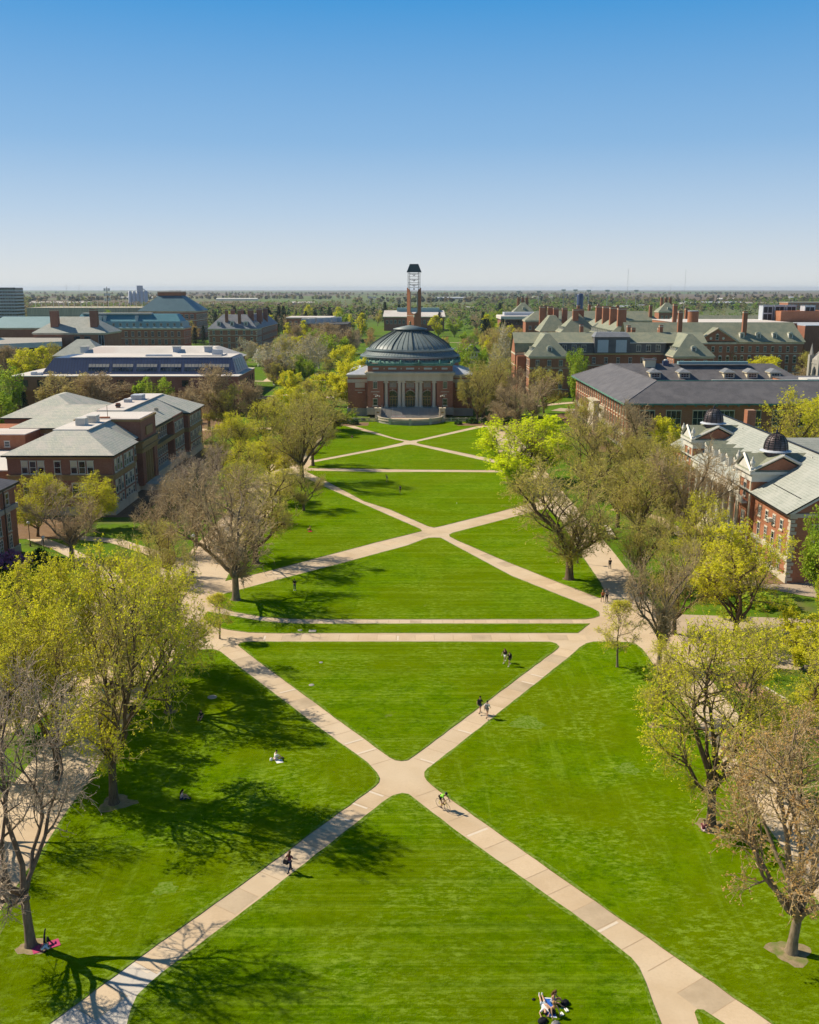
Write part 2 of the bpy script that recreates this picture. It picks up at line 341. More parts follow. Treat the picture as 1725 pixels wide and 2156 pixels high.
# walks: one concrete sheet under the lawns
poly_sheet('path',[(-80,30),(60,30),(60,50),(33.4,50),(33.2,110),(33.4,150),(31,300),(25,312),(-25,312),(-27,300),(-34,230),(-36,150),(-44,133),(-44,104),(-34.5,98),(-34.5,46),(-80,46)],.012,M['concrete'])
poly_sheet('path',[(33.3,104),(52,100),(90,101),(90,124),(64,121),(52,119),(33.2,121)],.018,M['tan_pave'])
poly_sheet('path',[(-44,102),(-34,95),(-33,112),(-44,112)],.016,M['concrete'])
pi=[.022]
def path(pts,w,mat='concrete',px=True,name='path'):
    b=MB(); b.strip(GL(pts) if px else pts,w,pi[0]); pi[0]+=.004
    return tag(b.build(name,M[mat]),kind='structure')
path([(445,1212),(340,1170),(243,1139),(120,1128),(0,1122),(-150,1114)],2.6)
path([(-140,1612),(0,1540),(90,1491),(177,1443),(250,1400)],2.6)
path([(60,1128),(130,1155),(190,1185),(245,1225)],2.6)
path([(1518,1415.7),(1560,1440),(1640,1487),(1725,1541),(1850,1632)],3.2,'brickpave')
path([(1533,1402),(1578,1428),(1660,1475),(1745,1530),(1870,1618)],.35,'slab_pale')
path([(1290,1072),(1345,1080),(1390,1092),(1440,1128),(1488,1178),(1540,1240)],2.4)
path([(1560,1215),(1725,1245),(1900,1275)],7,'tan_pave')
path([(500,801),(560,803),(690,801),(760,800)],3)
path([(560,803),(585,783),(610,762),(650,740)],3)
path([(697,712),(706,690),(716,661),(722,650)],5)
path([(933,721),(980,721.5),(1040,722)],4)
path([(780,721),(720,720),(690,724)],3)
path([(1170,862),(1215,865),(1260,875)],9,'tan_pave')
path([(500,846),(560,836),(640,828),(700,838)],5)
path([(420,905),(480,905),(560,902),(640,905)],4,'concrete')
path([(540,745),(620,741),(700,735)],6,'asphalt','road')
path([(1100,858),(1180,850),(1240,846)],4,'concrete')
# light-toned joints and pale slabs cast into the walks
M['slab_warm']=mottled('sanded_slab',(.56,.42,.27),(.66,.51,.345),.5,6)
M['slab_dull']=mottled('stained_slab',(.45,.345,.23),(.54,.42,.285),.6,5,c3=(.37,.28,.18))
M['slab_grey']=mottled('grey_new_slab',(.52,.46,.39),(.60,.54,.46),.5,5)
poly_sheet('path',GL([(60,2240),(106,2156),(250,2046),(305,2003),(352,2050),(317,2069),(288,2098),(262,2240)]),.0165,M['slab_grey'])
def joints(p,q,w,gap,pale=()):
    p,q=G(*p).xy,G(*q).xy; d=(q-p); L=d.length; d.normalize(); nn=Vector((-d.y,d.x))
    b=MB(); k=0; s=gap*.6
    while s<L:
        c=p+d*s; wd=.028
        a=[c-nn*w/2-d*wd,c+nn*w/2-d*wd,c+nn*w/2+d*wd,c-nn*w/2+d*wd]
        b.add([(x.x,x.y,.020) for x in a],[(0,1,2,3)],0)
        if k in pale:
            a=[c-nn*w/2+d*.1,c+nn*w/2*.6+d*.1,c+nn*w/2*.6+d*.32,c-nn*w/2+d*.32]; b.add([(x.x,x.y,.021) for x in a],[(0,1,2,3)],1)
        if (k*7+int(L*3))%5==0 or (k*3+int(L))%7==2:
            a=[c-nn*w/2+d*.03,c+nn*w/2+d*.03,c+nn*w/2+d*(gap-.03),c-nn*w/2+d*(gap-.03)]; b.add([(x.x,x.y,.0185) for x in a],[(0,1,2,3)],2 if (k+int(L))%2 else 3)
        s+=gap; k+=1
    tag(b.build('path',[M['joint'],M['slab_pale'],M['slab_warm'],M['slab_dull']]),kind='structure')
joints((880,1655),(1660,2225),2.5,2.35,(3,9))
joints((815,1655),(60,2215),2.5,2.35,(0,1,2,11))
joints((815,1620),(480,1362),2.5,2.35,(1,2,8))
joints((880,1618),(1215,1358),2.5,2.35,(0,3,9,10))
joints((530,1342.6),(1230,1342.6),1.9,2.35,(0,7))
joints((600,1308.9),(1240,1308.9),1.05,1.4)
joints((470,1236),(900,1123),2.6,2.6,(3,))
joints((930,1125),(1262,1276),2.3,2.6)
joints((885,1110),(650,1000),2.3,2.6)
# worn rings of soil at tree feet, beds by the halls
def blob(name,c,rx,ry,mat,z,seed=1,kind='structure'):
    r=random.Random(seed); pts=[]
    for i in range(22):
        a=2*math.pi*i/22; k=r.uniform(.8,1.1)*(1+.16*math.sin(3*a+seed)); pts.append((c[0]+rx*k*math.cos(a),c[1]+ry*k*math.sin(a)))
    return poly_sheet(name,pts,z,mat,kind)
M['bare']=mottled('worn_soil',(.20,.16,.07),(.36,.27,.16),2.2,9,c3=(.12,.18,.02))
for i,(x,y,r) in enumerate([(1663,2006,1.35),(1497,1740,1.25),(246,1692,1.5),(70,1995,1.0),(497,1263,.9),(540,1188,.8),(1198,1220,.9),(358,1499,.8),(1388,1402,.7),(1380,1528,.8)]):
    blob('bare_soil',G(x,y),r,r*.9,M['bare'],.062+.0005*i,i)
for i,(x0,x1,y0,y1) in enumerate([(-60,-51,176,262),(-120,-60,160,176.5),(51,55,134,200),(-32,-13,300,308),(15,36,300,306),(50,56,250,330),(-105,-58,262,318)]):
    poly_sheet('soil_bed',[(x0,y0),(x1,y0),(x1,y1),(x0,y1)],.05+.003*i,M['soil'])
# pale worn turf patches
t=NT('thin_turf'); M['thin']=t.done(t.mix(t.ramp(t.noise(4,6,None,.75),[(.42,0),(.58,1)]),(.09,.175,.001),(.18,.25,.04)),.95,.0)
for i,(x,y,r) in enumerate([(348,1872,.9),(1111,1524,1.7),(1320,1620,1.2)]): blob('thin_grass',G(x,y),r,r*.9,M['thin'],.0625+.0005*i,i+40)
# iron and concrete utility covers set in the turf
for i,(x,y,r,lab) in enumerate([(447,1469,.5,'round grey utility cover in the turf above the left tree shadow'),(656,1443.5,.3,'small round utility cover in the upper lawn triangle'),(676,1396,.22,'tiny dark drain cover in the upper lawn triangle'),(658,1330,.35,'pale square utility slab in the thin strip of turf'),(632,1328,.3,'oval brown drain cover beside the pale square slab')]):
    b=MB(); p=G(x,y)
    if i==3: b.box(-.45,.45,-.35,.35,0,.05)
    else: b.lathe([(r,0),(r,.03),(r*.85,.045),(0,.05)],14)
    tag(b.build('utility_cover',M['slab_pale'] if i==3 else M['stone_grey'],loc=(p.x,p.y,.055)),lab,'utility cover')
# air
hz=MB(); hz.box(-27000,27000,-400,27000,-1.2,76.0)
t=NT('haze_air'); t.n.remove(t.b); pv=t.n.new('ShaderNodeVolumePrincipled')
pv.inputs['Color'].default_value=(.74,.85,1,1); pv.inputs['Density'].default_value=0.00004; pv.inputs['Anisotropy'].default_value=.2
t.l.new(pv.outputs[0],t.out.inputs['Volume'])
if HAZE: tag(hz.build('haze',t.mat),kind='stuff')
# ---------------------------------------------------------------- trees
def barkmat(name,c1,c2):
    t=NT(name); n=t.noise(1.2,4); n2=t.noise(7,4,t.mapping((1,1,.25)))
    col=t.mix(t.ramp(n2,[(.35,0),(.65,1)]),c1,c2); col=t.mix(t.ramp(n,[(.4,0),(.7,.5)]),col,tuple(q*1.3 for q in c2))
    return t.done(col,.95,.1)
def leafmat(name,c1,c2,c3=None,trans=.5,stem=None):
    t=NT(name); r=t.geo.outputs['Random Per Island']; oi=t.n.new('ShaderNodeObjectInfo')
    col=t.mix(t.ramp(r,[(0,0),(1,1)]),c1,c2)
    if c3: col=t.mix(t.ramp(t.noise(.6,3),[(.42,0),(.6,.85)]),col,c3)
    v=t.mix(t.math('MULTIPLY',oi.outputs['Random'],.25),col,tuple(q*.75 for q in c1)); 
    t.done(v,.75,.15)
    tr=t.n.new('ShaderNodeBsdfTranslucent'); t.l.new(t.mix(.0,v,v),tr.inputs[0]); ms=t.n.new('ShaderNodeMixShader'); ms.inputs[0].default_value=trans*.9
    t.l.new(t.b.outputs[0],ms.inputs[1]); t.l.new(tr.outputs[0],ms.inputs[2]); t.l.new(ms.outputs[0],t.out.inputs[0]); return t.mat
BK={'dark':barkmat('dark_bark',(.09,.06,.035),(.16,.115,.07)),'grey':barkmat('grey_bark',(.16,.12,.075),(.26,.20,.13)),
    'pale':barkmat('pale_bark',(.42,.38,.28),(.58,.54,.42)),'purple':barkmat('mauve_bark',(.12,.085,.06),(.20,.15,.11))}
LF={'olive':leafmat('olive_buds',(.56,.54,.06),(.76,.70,.10),(.44,.36,.12)),
    'yellow':leafmat('yellow_green_leaves',(.78,.76,.02),(.94,.88,.05),(.62,.60,.04)),
    'lime':leafmat('bright_lime_leaves',(.72,.84,.01),(.88,.94,.02)),
    'fresh':leafmat('fresh_green_leaves',(.28,.46,.025),(.48,.62,.05),(.40,.46,.04)),
    'rust':leafmat('rust_buds',(.60,.34,.12),(.74,.46,.18),(.48,.40,.12)),
    'brown':leafmat('brown_buds',(.42,.32,.16),(.55,.43,.23)),
    'ochre':leafmat('ochre_buds',(.52,.44,.11),(.68,.58,.18),(.44,.33,.14)),
    'mauve':leafmat('mauve_buds',(.46,.34,.25),(.58,.45,.36)),
    'dark':leafmat('dark_needles',(.018,.045,.022),(.04,.08,.035),None,.1),
    'blossom':leafmat('white_blossom',(.72,.70,.60),(.80,.78,.72)),
    'redbud':leafmat('pink_blossom',(.48,.16,.34),(.62,.28,.48)),
    'hedge':leafmat('hedge_leaves',(.035,.085,.014),(.07,.14,.022),None,.15),
    'plum':leafmat('plum_leaves',(.05,.015,.03),(.09,.03,.05),None,.2)}
TWG={'dark':barkmat('olive_twigs',(.36,.29,.10),(.52,.43,.16)),'grey':barkmat('tan_twigs',(.38,.28,.15),(.54,.41,.24)),
    'pale':barkmat('pale_twigs',(.42,.38,.27),(.58,.53,.40)),'purple':barkmat('mauve_twigs',(.34,.26,.18),(.48,.38,.28))}
def rot_about(v,axis,a): return Matrix.Rotation(a,3,axis)@v
class Tree:
    """branching skeleton grown inside an egg-shaped envelope"""
    def __init__(s,seed,Hh=16.0,Rr=7.5,trunk=.22,limbs=7,spread=.62,n2=8,n3=7,n4=5,leaf='olive',bark='dark',lsize=.16,ln=2,r0=.42,droop=0.0,twig=.017,leader=False,lvl4=True,tw=0.0,low=.12,f0=.33):
        s.r=random.Random(seed); s.H=Hh; s.R=Rr; s.wood=MB(); s.tw=MB(); s.p=dict(n2=n2,n3=n3,n4=n4,lsize=lsize,ln=ln,twig=twig,droop=droop)
        r=s.r; th=Hh*trunk; s.c=Vector((0,0,Hh*(.56+low/2))); s.rz=Hh*.44-low*Hh/2+.02*Hh; s.lvl4=lvl4; s.f0=f0
        lean=Vector((r.uniform(-.05,.05)*Hh*.6,r.uniform(-.05,.05)*Hh*.6,0))
        top=Vector((0,0,th))+lean*.5
        s.wood.tube([(0,0,-.15),(0,0,.25),(lean.x*.1,lean.y*.1,th*.35),top],[r0*1.55,r0*1.12,r0*.92,r0*.8],9,cap=False)
        if leader:
            pts=[top]; n=6
            for i in range(1,n+1): pts.append(Vector((r.uniform(-.25,.25)+lean.x*.5,r.uniform(-.25,.25)+lean.y*.5,th+(Hh*.93-th)*i/n)))
            s.wood.tube(pts,[r0*.8*(1-.93*i/n) for i in range(n+1)],6,cap=False)
            for k in range(limbs):
                f=(k+.5)/limbs; j=f*n; i=int(j); o=pts[i].lerp(pts[min(i+1,n)],j-i)
                az=k*2.399+r.uniform(-.4,.4); el=.25+.75*f*spread+r.uniform(-.1,.15)
                d=Vector((math.cos(az)*math.cos(el),math.sin(az)*math.cos(el),math.sin(el)))
                s.grow(o,d,1,r0*.36*(1-.6*f)+.03)
        else:
            for k in range(limbs):
                az=k*2*math.pi/limbs+r.uniform(-.35,.35)
                el=r.choice([.35,.62,.9,1.15])*(1.25-spread)*1.6+r.uniform(-.1,.1); el=min(el,1.4)
                if k==0: el=1.35
                o=Vector((0,0,0))+top*(r.uniform(.78,1.0) if k else 1)
                d=Vector((math.cos(az)*math.cos(el),math.sin(az)*math.cos(el),math.sin(el)))
                s.grow(o,d,1,r0*r.uniform(.52,.72))
    def reach(s,o,d):
        a=Vector(((o.x)/s.R,(o.y)/s.R,(o.z-s.c.z)/s.rz)); b=Vector((d.x/s.R,d.y/s.R,d.z/s.rz))
        A=b.dot(b);B=a.dot(b);C_=a.dot(a)-1; D=B*B-A*C_
        if D<0: return .6
        return max(.4,(-B+math.sqrt(D))/A)
    def grow(s,o,d,lvl,rad):
        r=s.r; P=s.p
        if lvl==1: L=min(s.reach(o,d)*r.uniform(.82,1.02),s.H*.8); n=8; wob=.24
        elif lvl==2: L=min(s.reach(o,d)*r.uniform(.75,1.05),s.R*r.uniform(.40,.72)); n=4; wob=.26
        elif lvl==3: L=min(s.reach(o,d)*1.05,s.R*r.uniform(.2,.36)); n=3; wob=.3
        else: L=s.R*r.uniform(.09,.19); n=2; wob=.35
        pts=[o]; dd=d.copy()
        for i in range(n):
            dd=(dd+Vector((r.gauss(0,wob),r.gauss(0,wob),r.gauss(0,wob)*.7+(.10-P['droop'] if lvl<3 else .05-P['droop'])))).normalized()
            pts.append(pts[-1]+dd*L/n)
        if lvl==1: rr=[rad*(1-.78*(i/n)**.8) for i in range(n+1)]; s.wood.tube(pts,rr,6,cap=False)
        elif lvl==2: rr=[max(.022,rad*(1-.75*i/n)) for i in range(n+1)]; s.wood.tube(pts,rr,4,cap=False)
        elif lvl==3: rr=[max(P['twig']*1.15,rad*(1-.6*i/n)) for i in range(n+1)]; s.tw.tube(pts,rr,3,0,cap=False)
        else: rr=[P['twig']]*n+[P['twig']*.5]; s.tw.tube(pts,rr,3,0,cap=False)
        if lvl<(4 if s.lvl4 else 3):
            cnt={1:P['n2'],2:P['n3'],3:P['n4']}[lvl]
            for k in range(cnt):
                g0=s.f0 if lvl==1 else .14; f=g0+(1-g0)*(k+r.random())/cnt; f=min(f,1)
                j=f*n; i=min(int(j),n-1); q=pts[i].lerp(pts[i+1],j-i); dl=(pts[i+1]-pts[i]).normalized()
                ax=dl.cross(Vector((r.gauss(0,1),r.gauss(0,1),r.gauss(0,1))))
                if ax.length<.01: ax=Vector((1,0,0))
                nd=rot_about(dl,ax.normalized(),r.uniform(.45,1.05)); 
                if q.z<s.H*.3: nd.z+=.15
                s.grow(q,nd.normalized(),lvl+1,max(.02,rr[min(i,len(rr)-1)]*.62))
        if lvl>=(4 if s.lvl4 else 3):
            ee=Vector((o.x/s.R,o.y/s.R,(o.z-s.c.z)/s.rz)).length; nl=P['ln'] if ee>.62 else (P['ln']+2)//4
            for k in range(nl):
                q=pts[r.randint(1,n)]+Vector((r.gauss(0,1),r.gauss(0,1),r.gauss(0,1)))*P['lsize']*.9
                leafquad(s.tw,q,P['lsize']*r.uniform(.6,1.3),r)
def leafquad(mb,q,sz,r,m=1):
    a=Vector((r.gauss(0,1),r.gauss(0,1),abs(r.gauss(0,1))+.9)).normalized(); b=a.cross(Vector((r.gauss(0,1),r.gauss(0,1),r.gauss(0,1)))).normalized(); c=a.cross(b)
    mb.add([q-b*sz,q-c*sz*.6,q+b*sz,q+c*sz*.6],[(0,1,2,3)],m)
def finish(tr,leaf,bark): return tr.wood.mesh('trunk',[BK[bark]]),tr.tw.mesh('crown',[TWG[bark],LF[leaf]])
PT={}
def proto(key,leaf,bark,**k):
    t_=Tree(**k); v=t_.tw.v; hs_=sorted(q[2] for q in v); rs_=sorted(math.hypot(q[0],q[1]) for q in v)
    PT.setdefault(key,[]).append((*finish(t_,leaf,bark),hs_[int(len(hs_)*.995)],rs_[int(len(rs_)*.95)]))
# nearer trees: full branching
for sd_ in (3,11): proto('bare','brown','grey',seed=sd_,n2=8,n3=7,n4=6,ln=2,lsize=.06,trunk=.2,spread=.75,limbs=8,r0=.45,twig=.021)
for sd_ in (5,17): proto('elm','olive','dark',seed=sd_,n2=8,n3=7,n4=6,ln=6,lsize=.095,trunk=.2,spread=.7,limbs=8,r0=.46,twig=.019)
for sd_ in (7,19): proto('sparse','yellow','dark',seed=sd_,n2=8,n3=7,n4=6,ln=9,lsize=.10,trunk=.2,spread=.45,limbs=8,r0=.42,twig=.018)
for sd_ in (23,29): proto('maple','yellow','dark',seed=sd_,n2=8,n3=7,n4=6,ln=12,lsize=.115,trunk=.16,limbs=9,r0=.36)
for sd_ in (31,): proto('lime','lime','dark',seed=sd_,n2=8,n3=8,n4=6,ln=11,lsize=.16,trunk=.16,limbs=9,r0=.36,spread=.7)
for sd_ in (37,): proto('rust','rust','grey',seed=sd_,n2=7,n3=6,n4=5,ln=6,lsize=.095,trunk=.17,spread=.2,limbs=12,f0=.45,r0=.42,twig=.018)
for sd_ in (41,): proto('mauve','mauve','purple',seed=sd_,n2=7,n3=7,n4=6,ln=3,lsize=.06,trunk=.22,spread=.8,limbs=7,r0=.36,twig=.019)
for sd_ in (43,): proto('slim','yellow','grey',seed=sd_,n2=5,n3=5,n4=4,ln=4,lsize=.11,trunk=.2,leader=True,limbs=18,r0=.22,spread=.9,Rr=4.5,twig=.017)
# mid distance, coarser
for sd_ in (51,52): proto('m_bare','brown','grey',seed=sd_,n2=8,n3=7,n4=6,ln=2,lsize=.14,trunk=.16,spread=.65,limbs=8,r0=.4,twig=.035)
for sd_ in (53,54): proto('m_olive','olive','dark',seed=sd_,n2=7,n3=7,n4=5,ln=4,lsize=.22,trunk=.16,spread=.65,limbs=8,r0=.4,twig=.03)
for sd_ in (55,56): proto('m_yellow','yellow','dark',seed=sd_,n2=7,n3=7,n4=4,ln=10,lsize=.28,trunk=.14,limbs=8,r0=.36)
proto('m_fresh','fresh','dark',seed=57,n2=7,n3=7,n4=4,ln=8,lsize=.3,trunk=.13,limbs=8,r0=.36)
proto('m_ochre','ochre','grey',seed=58,n2=7,n3=7,n4=5,ln=4,lsize=.19,trunk=.16,limbs=8,r0=.36)
proto('m_syc','ochre','pale',seed=59,n2=7,n3=7,n4=4,ln=2,lsize=.2,trunk=.2,spread=.7,limbs=7,r0=.42,twig=.045)
proto('m_blossom','blossom','dark',seed=60,n2=6,n3=6,n4=4,ln=7,lsize=.25,trunk=.12,limbs=7,r0=.3)
proto('m_redbud','redbud','dark',seed=61,n2=6,n3=5,n4=4,ln=6,lsize=.25,trunk=.12,limbs=7,r0=.3)
# far, light meshes
def far(key,leaf,bark,seed,ln=8,ls=.55,**k): proto(key,leaf,bark,seed=seed,n2=6,n3=5,n4=0,ln=ln,lsize=ls,trunk=.14,limbs=7,r0=.34,twig=.06,lvl4=False,**k)
far('f_bare','brown','grey',71,7,.34); far('f_bare','mauve','grey',72,6,.34); far('f_olive','olive','grey',73,9,.45)
far('f_yellow','yellow','dark',75,14,.5); far('f_fresh','fresh','dark',76,16,.5); far('f_ochre','ochre','grey',77,8,.42); far('f_rust','rust','grey',78,7,.40)
def conifer(seed,Hh=18.0,Rr=4.2):
    r=random.Random(seed); w_=MB(); c=MB()
    w_.tube([(0,0,-.1),(0,0,Hh*.5),(0,0,Hh*.97)],[.32,.18,.03],7)
    for k in range(100):
        f=(k/100)**.9; z=Hh*(.07+.9*f); az=k*2.4+r.random(); L=Rr*(1-f)**.8*r.uniform(.65,1.1)+.25
        e=Vector((math.cos(az)*L,math.sin(az)*L,z-L*.18)); o=Vector((0,0,z)); c.tube([o,e],[.04,.015],3,0,cap=False)
        for j in range(int(16+22*L/Rr)):
            q=o.lerp(e,r.uniform(.12,1))+Vector((r.gauss(0,.32),r.gauss(0,.32),r.gauss(-.05,.22))); leafquad(c,q,r.uniform(.22,.42),r)
    PT.setdefault('conifer',[]).append((w_.mesh('trunk',[BK['dark']]),c.mesh('crown',[BK['dark'],LF['dark']]),Hh,Rr))
conifer(81); conifer(82,18,5.2)
def bush(seed,leaf,key,n=700,sq=.75,ls=.13):
    r=random.Random(seed); c=MB(); w_=MB()
    w_.tube([(0,0,-.05),(0,0,.5)],[.06,.04],5)
    for k in range(n):
        while True:
            v=Vector((r.uniform(-1,1),r.uniform(-1,1),r.uniform(0,1)))
            if .55<v.length<1.0+.12*math.sin(5*math.atan2(v.y,v.x)+seed): break
        leafquad(c,Vector((v.x,v.y,v.z*sq+.05)),r.uniform(.6,1.2)*ls,r)
    PT.setdefault(key,[]).append((w_.mesh('stem',[BK['dark']]),c.mesh('foliage',[BK['dark'],LF[leaf]]),1.0,1.0))
bush(91,'hedge','bush'); bush(92,'fresh','bush_light',400); bush(93,'redbud','bush_pink',350); bush(94,'plum','bush_plum',350)
tcount=[0]
def put_tree(key,loc,h,rx,label,group=None,name='tree',cat='tree',rz=None,var=None):
    vs_=PT[key]; tcount[0]+=1; k=tcount[0] if var is None else var
    tr,cr,H0,R0=vs_[k%len(vs_)]; rr=random.Random(tcount[0]*7+1)
    e=thing(name,label,cat,(loc[0],loc[1],0.03),rr.uniform(0,6.28) if rz is None else rz,group)
    e.scale=(rx/R0,rx/R0,h/H0)
    for me in (tr,cr):
        o=bpy.data.objects.new(me.name,me); COL.objects.link(o); o.parent=e
    return e
def T(key,bx,by,topy,wpx,label,group=None,name='tree',var=None,cx=None,rz=None,cat='tree'):
    """tree by the foot it stands on; its height and spread measured from the same survey"""
    g=G(bx,by); t=PY(bx,topy,g.y); d=g.y*CC+CH*CS-8
    rx=wpx/2/CF*math.hypot(g.y,CH)*1.0
    return put_tree(key,g,max(2,t.z),rx,label,group,name,cat,rz,var)
GA='trees along the left side walk'; GB_='trees along the right side walk'
# left, near to far
T('sparse',240,1692,1165,330,'big yellow-green budding tree with a thick dark trunk on the shaded left lawn',GA,var=0)
T('mauve',65,1992,1430,390,'leaning bare mauve-grey tree over the pink mat at lower left',GA,var=0)
T('mauve',-40,1760,1430,230,'bare mauve-grey tree cut by the left edge of the picture',GA)
T('sparse',356,1497,1195,230,'thin budding tree casting a branchy shadow over the seated reader',GA,var=1)
T('bare',497,1263,985,265,'large bare spreading tree alone on the point of the middle lawn',GA,var=0)
T('elm',539,1186,985,215,'olive budding tree just behind the large bare spreading tree',GA,var=1)
T('maple',40,1545,1195,260,'bright yellow-green tree at the left edge, nearest of the yellow clump',GA)
T('maple',110,1490,1182,210,'bright yellow-green tree in the middle of the yellow clump at left',GA)
T('maple',195,1440,1212,180,'bright yellow-green tree on the right side of the yellow clump at left',GA)
T('sparse',-20,1640,1290,240,'thin yellow tree at the left edge below the yellow clump',GA)
T('sparse',120,1640,1290,220,'thin yellow budding tree between the yellow clump and the big shaded tree',GA)
T('sparse',300,1440,1180,190,'thin yellow budding tree beside the paved circle at left',GA)
T('slim',463,1345,1250,70,'small slim yellow sapling on the paved circle at left',GA)
T('elm',340,1400,1130,170,'thin dark-branched tree rising over the paved circle at left',GA)
T('bare',152,1177,1022,170,'low wide bare tree in front of the left brick hall by the lamp post',None)
T('maple',80,1130,1000,130,'yellow leafy tree against the near end of the left brick hall, left one',None)
T('maple',190,1115,1000,115,'yellow leafy tree against the near end of the left brick hall, right one',None)
T('bare',351,1172,1030,140,'bare grey tree beside the diagonal walk below the left brick hall',None)
T('elm',355,1222,1095,120,'thin bare tree on the lawn triangle left of the side walk',None)
T('bare',414,1149,985,135,'bare grey tree between the left brick hall and the large bare tree',None)
T('mauve',405,1075,945,120,'mauve bare tree by the porch steps of the left brick hall',None)
T('mauve',450,1050,930,100,'mauve bare tree just right of the left hall porch',None)
T('elm',458,1012,900,90,'olive budding tree at the far corner of the left brick hall',None)
T('maple',569,1006,925,120,'pale yellow-green tree left of the big twin-trunk elm',None)
T('sparse',520,1040,930,110,'thin yellow tree in front of the pale yellow-green one',None)
T('elm',636,1016,825,165,'big olive elm leaning over the start of the horizontal walk',None,var=0)
T('elm',659,981,848,110,'olive elm standing directly behind the big elm on the left walk',None)
T('maple',505,965,868,95,'bright yellow tree behind the far corner of the left hall',None)
T('sparse',560,950,845,95,'yellow budding tree in the row left of the big elm',None)
T('m_olive',600,930,835,95,'olive tree in the row left of the upper crossing',None)
T('sparse',640,915,822,95,'pale yellow budding tree short of the domed hall',None)
T('m_olive',704,905,818,100,'olive tree at the head of the upper left walk beside the domed hall',None)
T('elm',640,1075,985,95,'small elm with low leaves at the left lawn edge',None)
T('maple',590,1060,990,90,'small yellow-green tree behind the large bare tree crown',None)
T('m_yellow',742,868,757,85,'rounded yellow tree hugging the left wall of the domed hall',None)
# round the modern brick hall
T('m_bare',440,905,770,110,'tall bare brown tree before the right end of the modern brick hall',None,var=0)
T('m_olive',478,905,812,95,'dark olive tree under the right end of the modern brick hall',None)
T('m_bare',400,930,820,80,'short bare tree between the slate-roofed hall and the modern hall',None)
T('m_ochre',150,893,785,120,'brown budding tree before the modern hall, left of the pair',None)
T('m_bare',225,893,785,125,'brown bare tree before the modern hall, right of the pair',None)
T('m_fresh',330,890,797,75,'green leafy tree above the slate roof before the modern hall',None)
T('m_fresh',10,890,775,90,'bright green tree at the left edge beside the modern hall',None)
T('m_fresh',-20,940,830,110,'lower bright green tree cut by the left edge',None)
T('conifer',55,893,822,36,'small dark conifer behind the slate-roofed hall at left',None)
T('m_yellow',70,815,733,75,'yellow-green tree left of the modern hall roof end',None)
T('m_bare',20,800,728,90,'bare brown tree by the glass link at the left edge',None)
T('m_olive',115,800,722,60,'olive bare tree in front of the small grey hip roof',None)
T('conifer',478,850,797,40,'dark conifer beside the right end wall of the modern hall',None)
# trees left of and behind the dome
T('m_syc',518,770,712,60,'pale-barked sycamore before the slate hall with tall chimneys',None)
T('m_syc',579,806,714,90,'pale-barked sycamore standing on the lawn behind the modern hall',None)
T('m_syc',647,796,705,100,'spreading pale-barked sycamore left of the dome',None)
T('m_blossom',562,790,738,55,'white blossoming tree on the lawn behind the modern hall',None)
T('m_redbud',592,812,793,20,'tiny pink redbud on the lawn behind the modern hall',None)
T('bush',599,785,757,42,'dark round evergreen bush beside the white blossoming tree',None,'bush',cat='bush')
T('bush',638,812,794,40,'low dark evergreen bush by the diagonal path left of the dome',None,'bush',cat='bush')
T('m_yellow',676,760,717,50,'small yellow-green tree left of the dome top lawn',None)
T('m_fresh',700,770,706,70,'fresh green tree touching the left side of the dome',None)
T('m_yellow',725,790,728,60,'yellow-green tree directly left of the dome rim',None)
T('m_bare',735,745,690,60,'brown bare tree above the lawn left of the dome',None)
T('m_bare',690,735,680,60,'brown budding tree at the end of the avenue left of the dome',None)
# right of the dome
T('m_fresh',990,850,727,75,'tall pale green tree touching the right side of the dome',None)
T('elm',1018,880,742,125,'dark branching tree in front of the right wing of the domed hall',None,var=0)
T('elm',962,872,805,55,'short dark tree at the right corner of the domed hall',None)
T('m_syc',1062,800,682,75,'tall pale-barked tree left of the gabled green-roofed hall',None)
T('m_ochre',1040,770,690,60,'ochre budding tree right of the dome top',None)
T('bare',1122,888,787,115,'bare tree left of the charcoal-roofed hall by the service path',None)
T('bare',1048,905,842,90,'bare many-stemmed tree above the right end of the upper crossing',None)
T('m_fresh',1207,846,738,60,'tall narrow bright green tree between the two pavilions',None)
T('lime',1092,1021,880,205,'vivid lime-green tree on the right of the upper lawns',None)
T('maple',1140,1010,925,90,'yellow-olive tree behind the vivid lime tree',None)
T('elm',1199,1220,965,275,'large olive elm with a thick trunk on the right triangle of lawn',GB_,var=0,rz=2.9)
T('elm',1242,1051,885,150,'olive elm farther back beside the right side walk',GB_,var=1)
T('bare',1330,975,840,130,'bare dark-limbed tree before the corner of the charcoal-roofed hall',GB_,var=1)
T('bare',1255,960,850,110,'bare tree against the sunlit wall of the charcoal-roofed hall',GB_)
T('elm',1346,1149,945,165,'olive elm standing between the side walk and the columned hall',GB_,var=0)
T('elm',1414,1127,935,150,'bare-limbed elm in front of the column row',GB_,var=1)
T('bare',1450,1148,925,190,'leaning dark elm before the nearer cupola tower',GB_,var=0)
T('m_yellow',1400,985,880,80,'yellow tree below the gable end of the charcoal-roofed hall',None)
T('m_yellow',1335,935,868,80,'yellow-green tree at the foot of the charcoal-roofed hall',None)
T('maple',1548,1345,1098,240,'dense yellow-green maple in front of the near end of the columned hall',GB_,var=0)
T('elm',1420,1335,1140,150,'pale olive tree beside the paved cross walk at right',GB_)
T('bare',1388,1400,1135,150,'tall thin dark-branched tree where the walks meet at right',GB_,var=1)
T('slim',1300,1405,1265,100,'small airy yellow sapling at the tip of the right lawn',GB_)
T('sparse',1380,1527,1355,135,'small budding tree shading the right lawn edge',GB_)
T('sparse',1497,1738,1310,320,'big yellow budding tree over the right side walk',GB_,var=1)
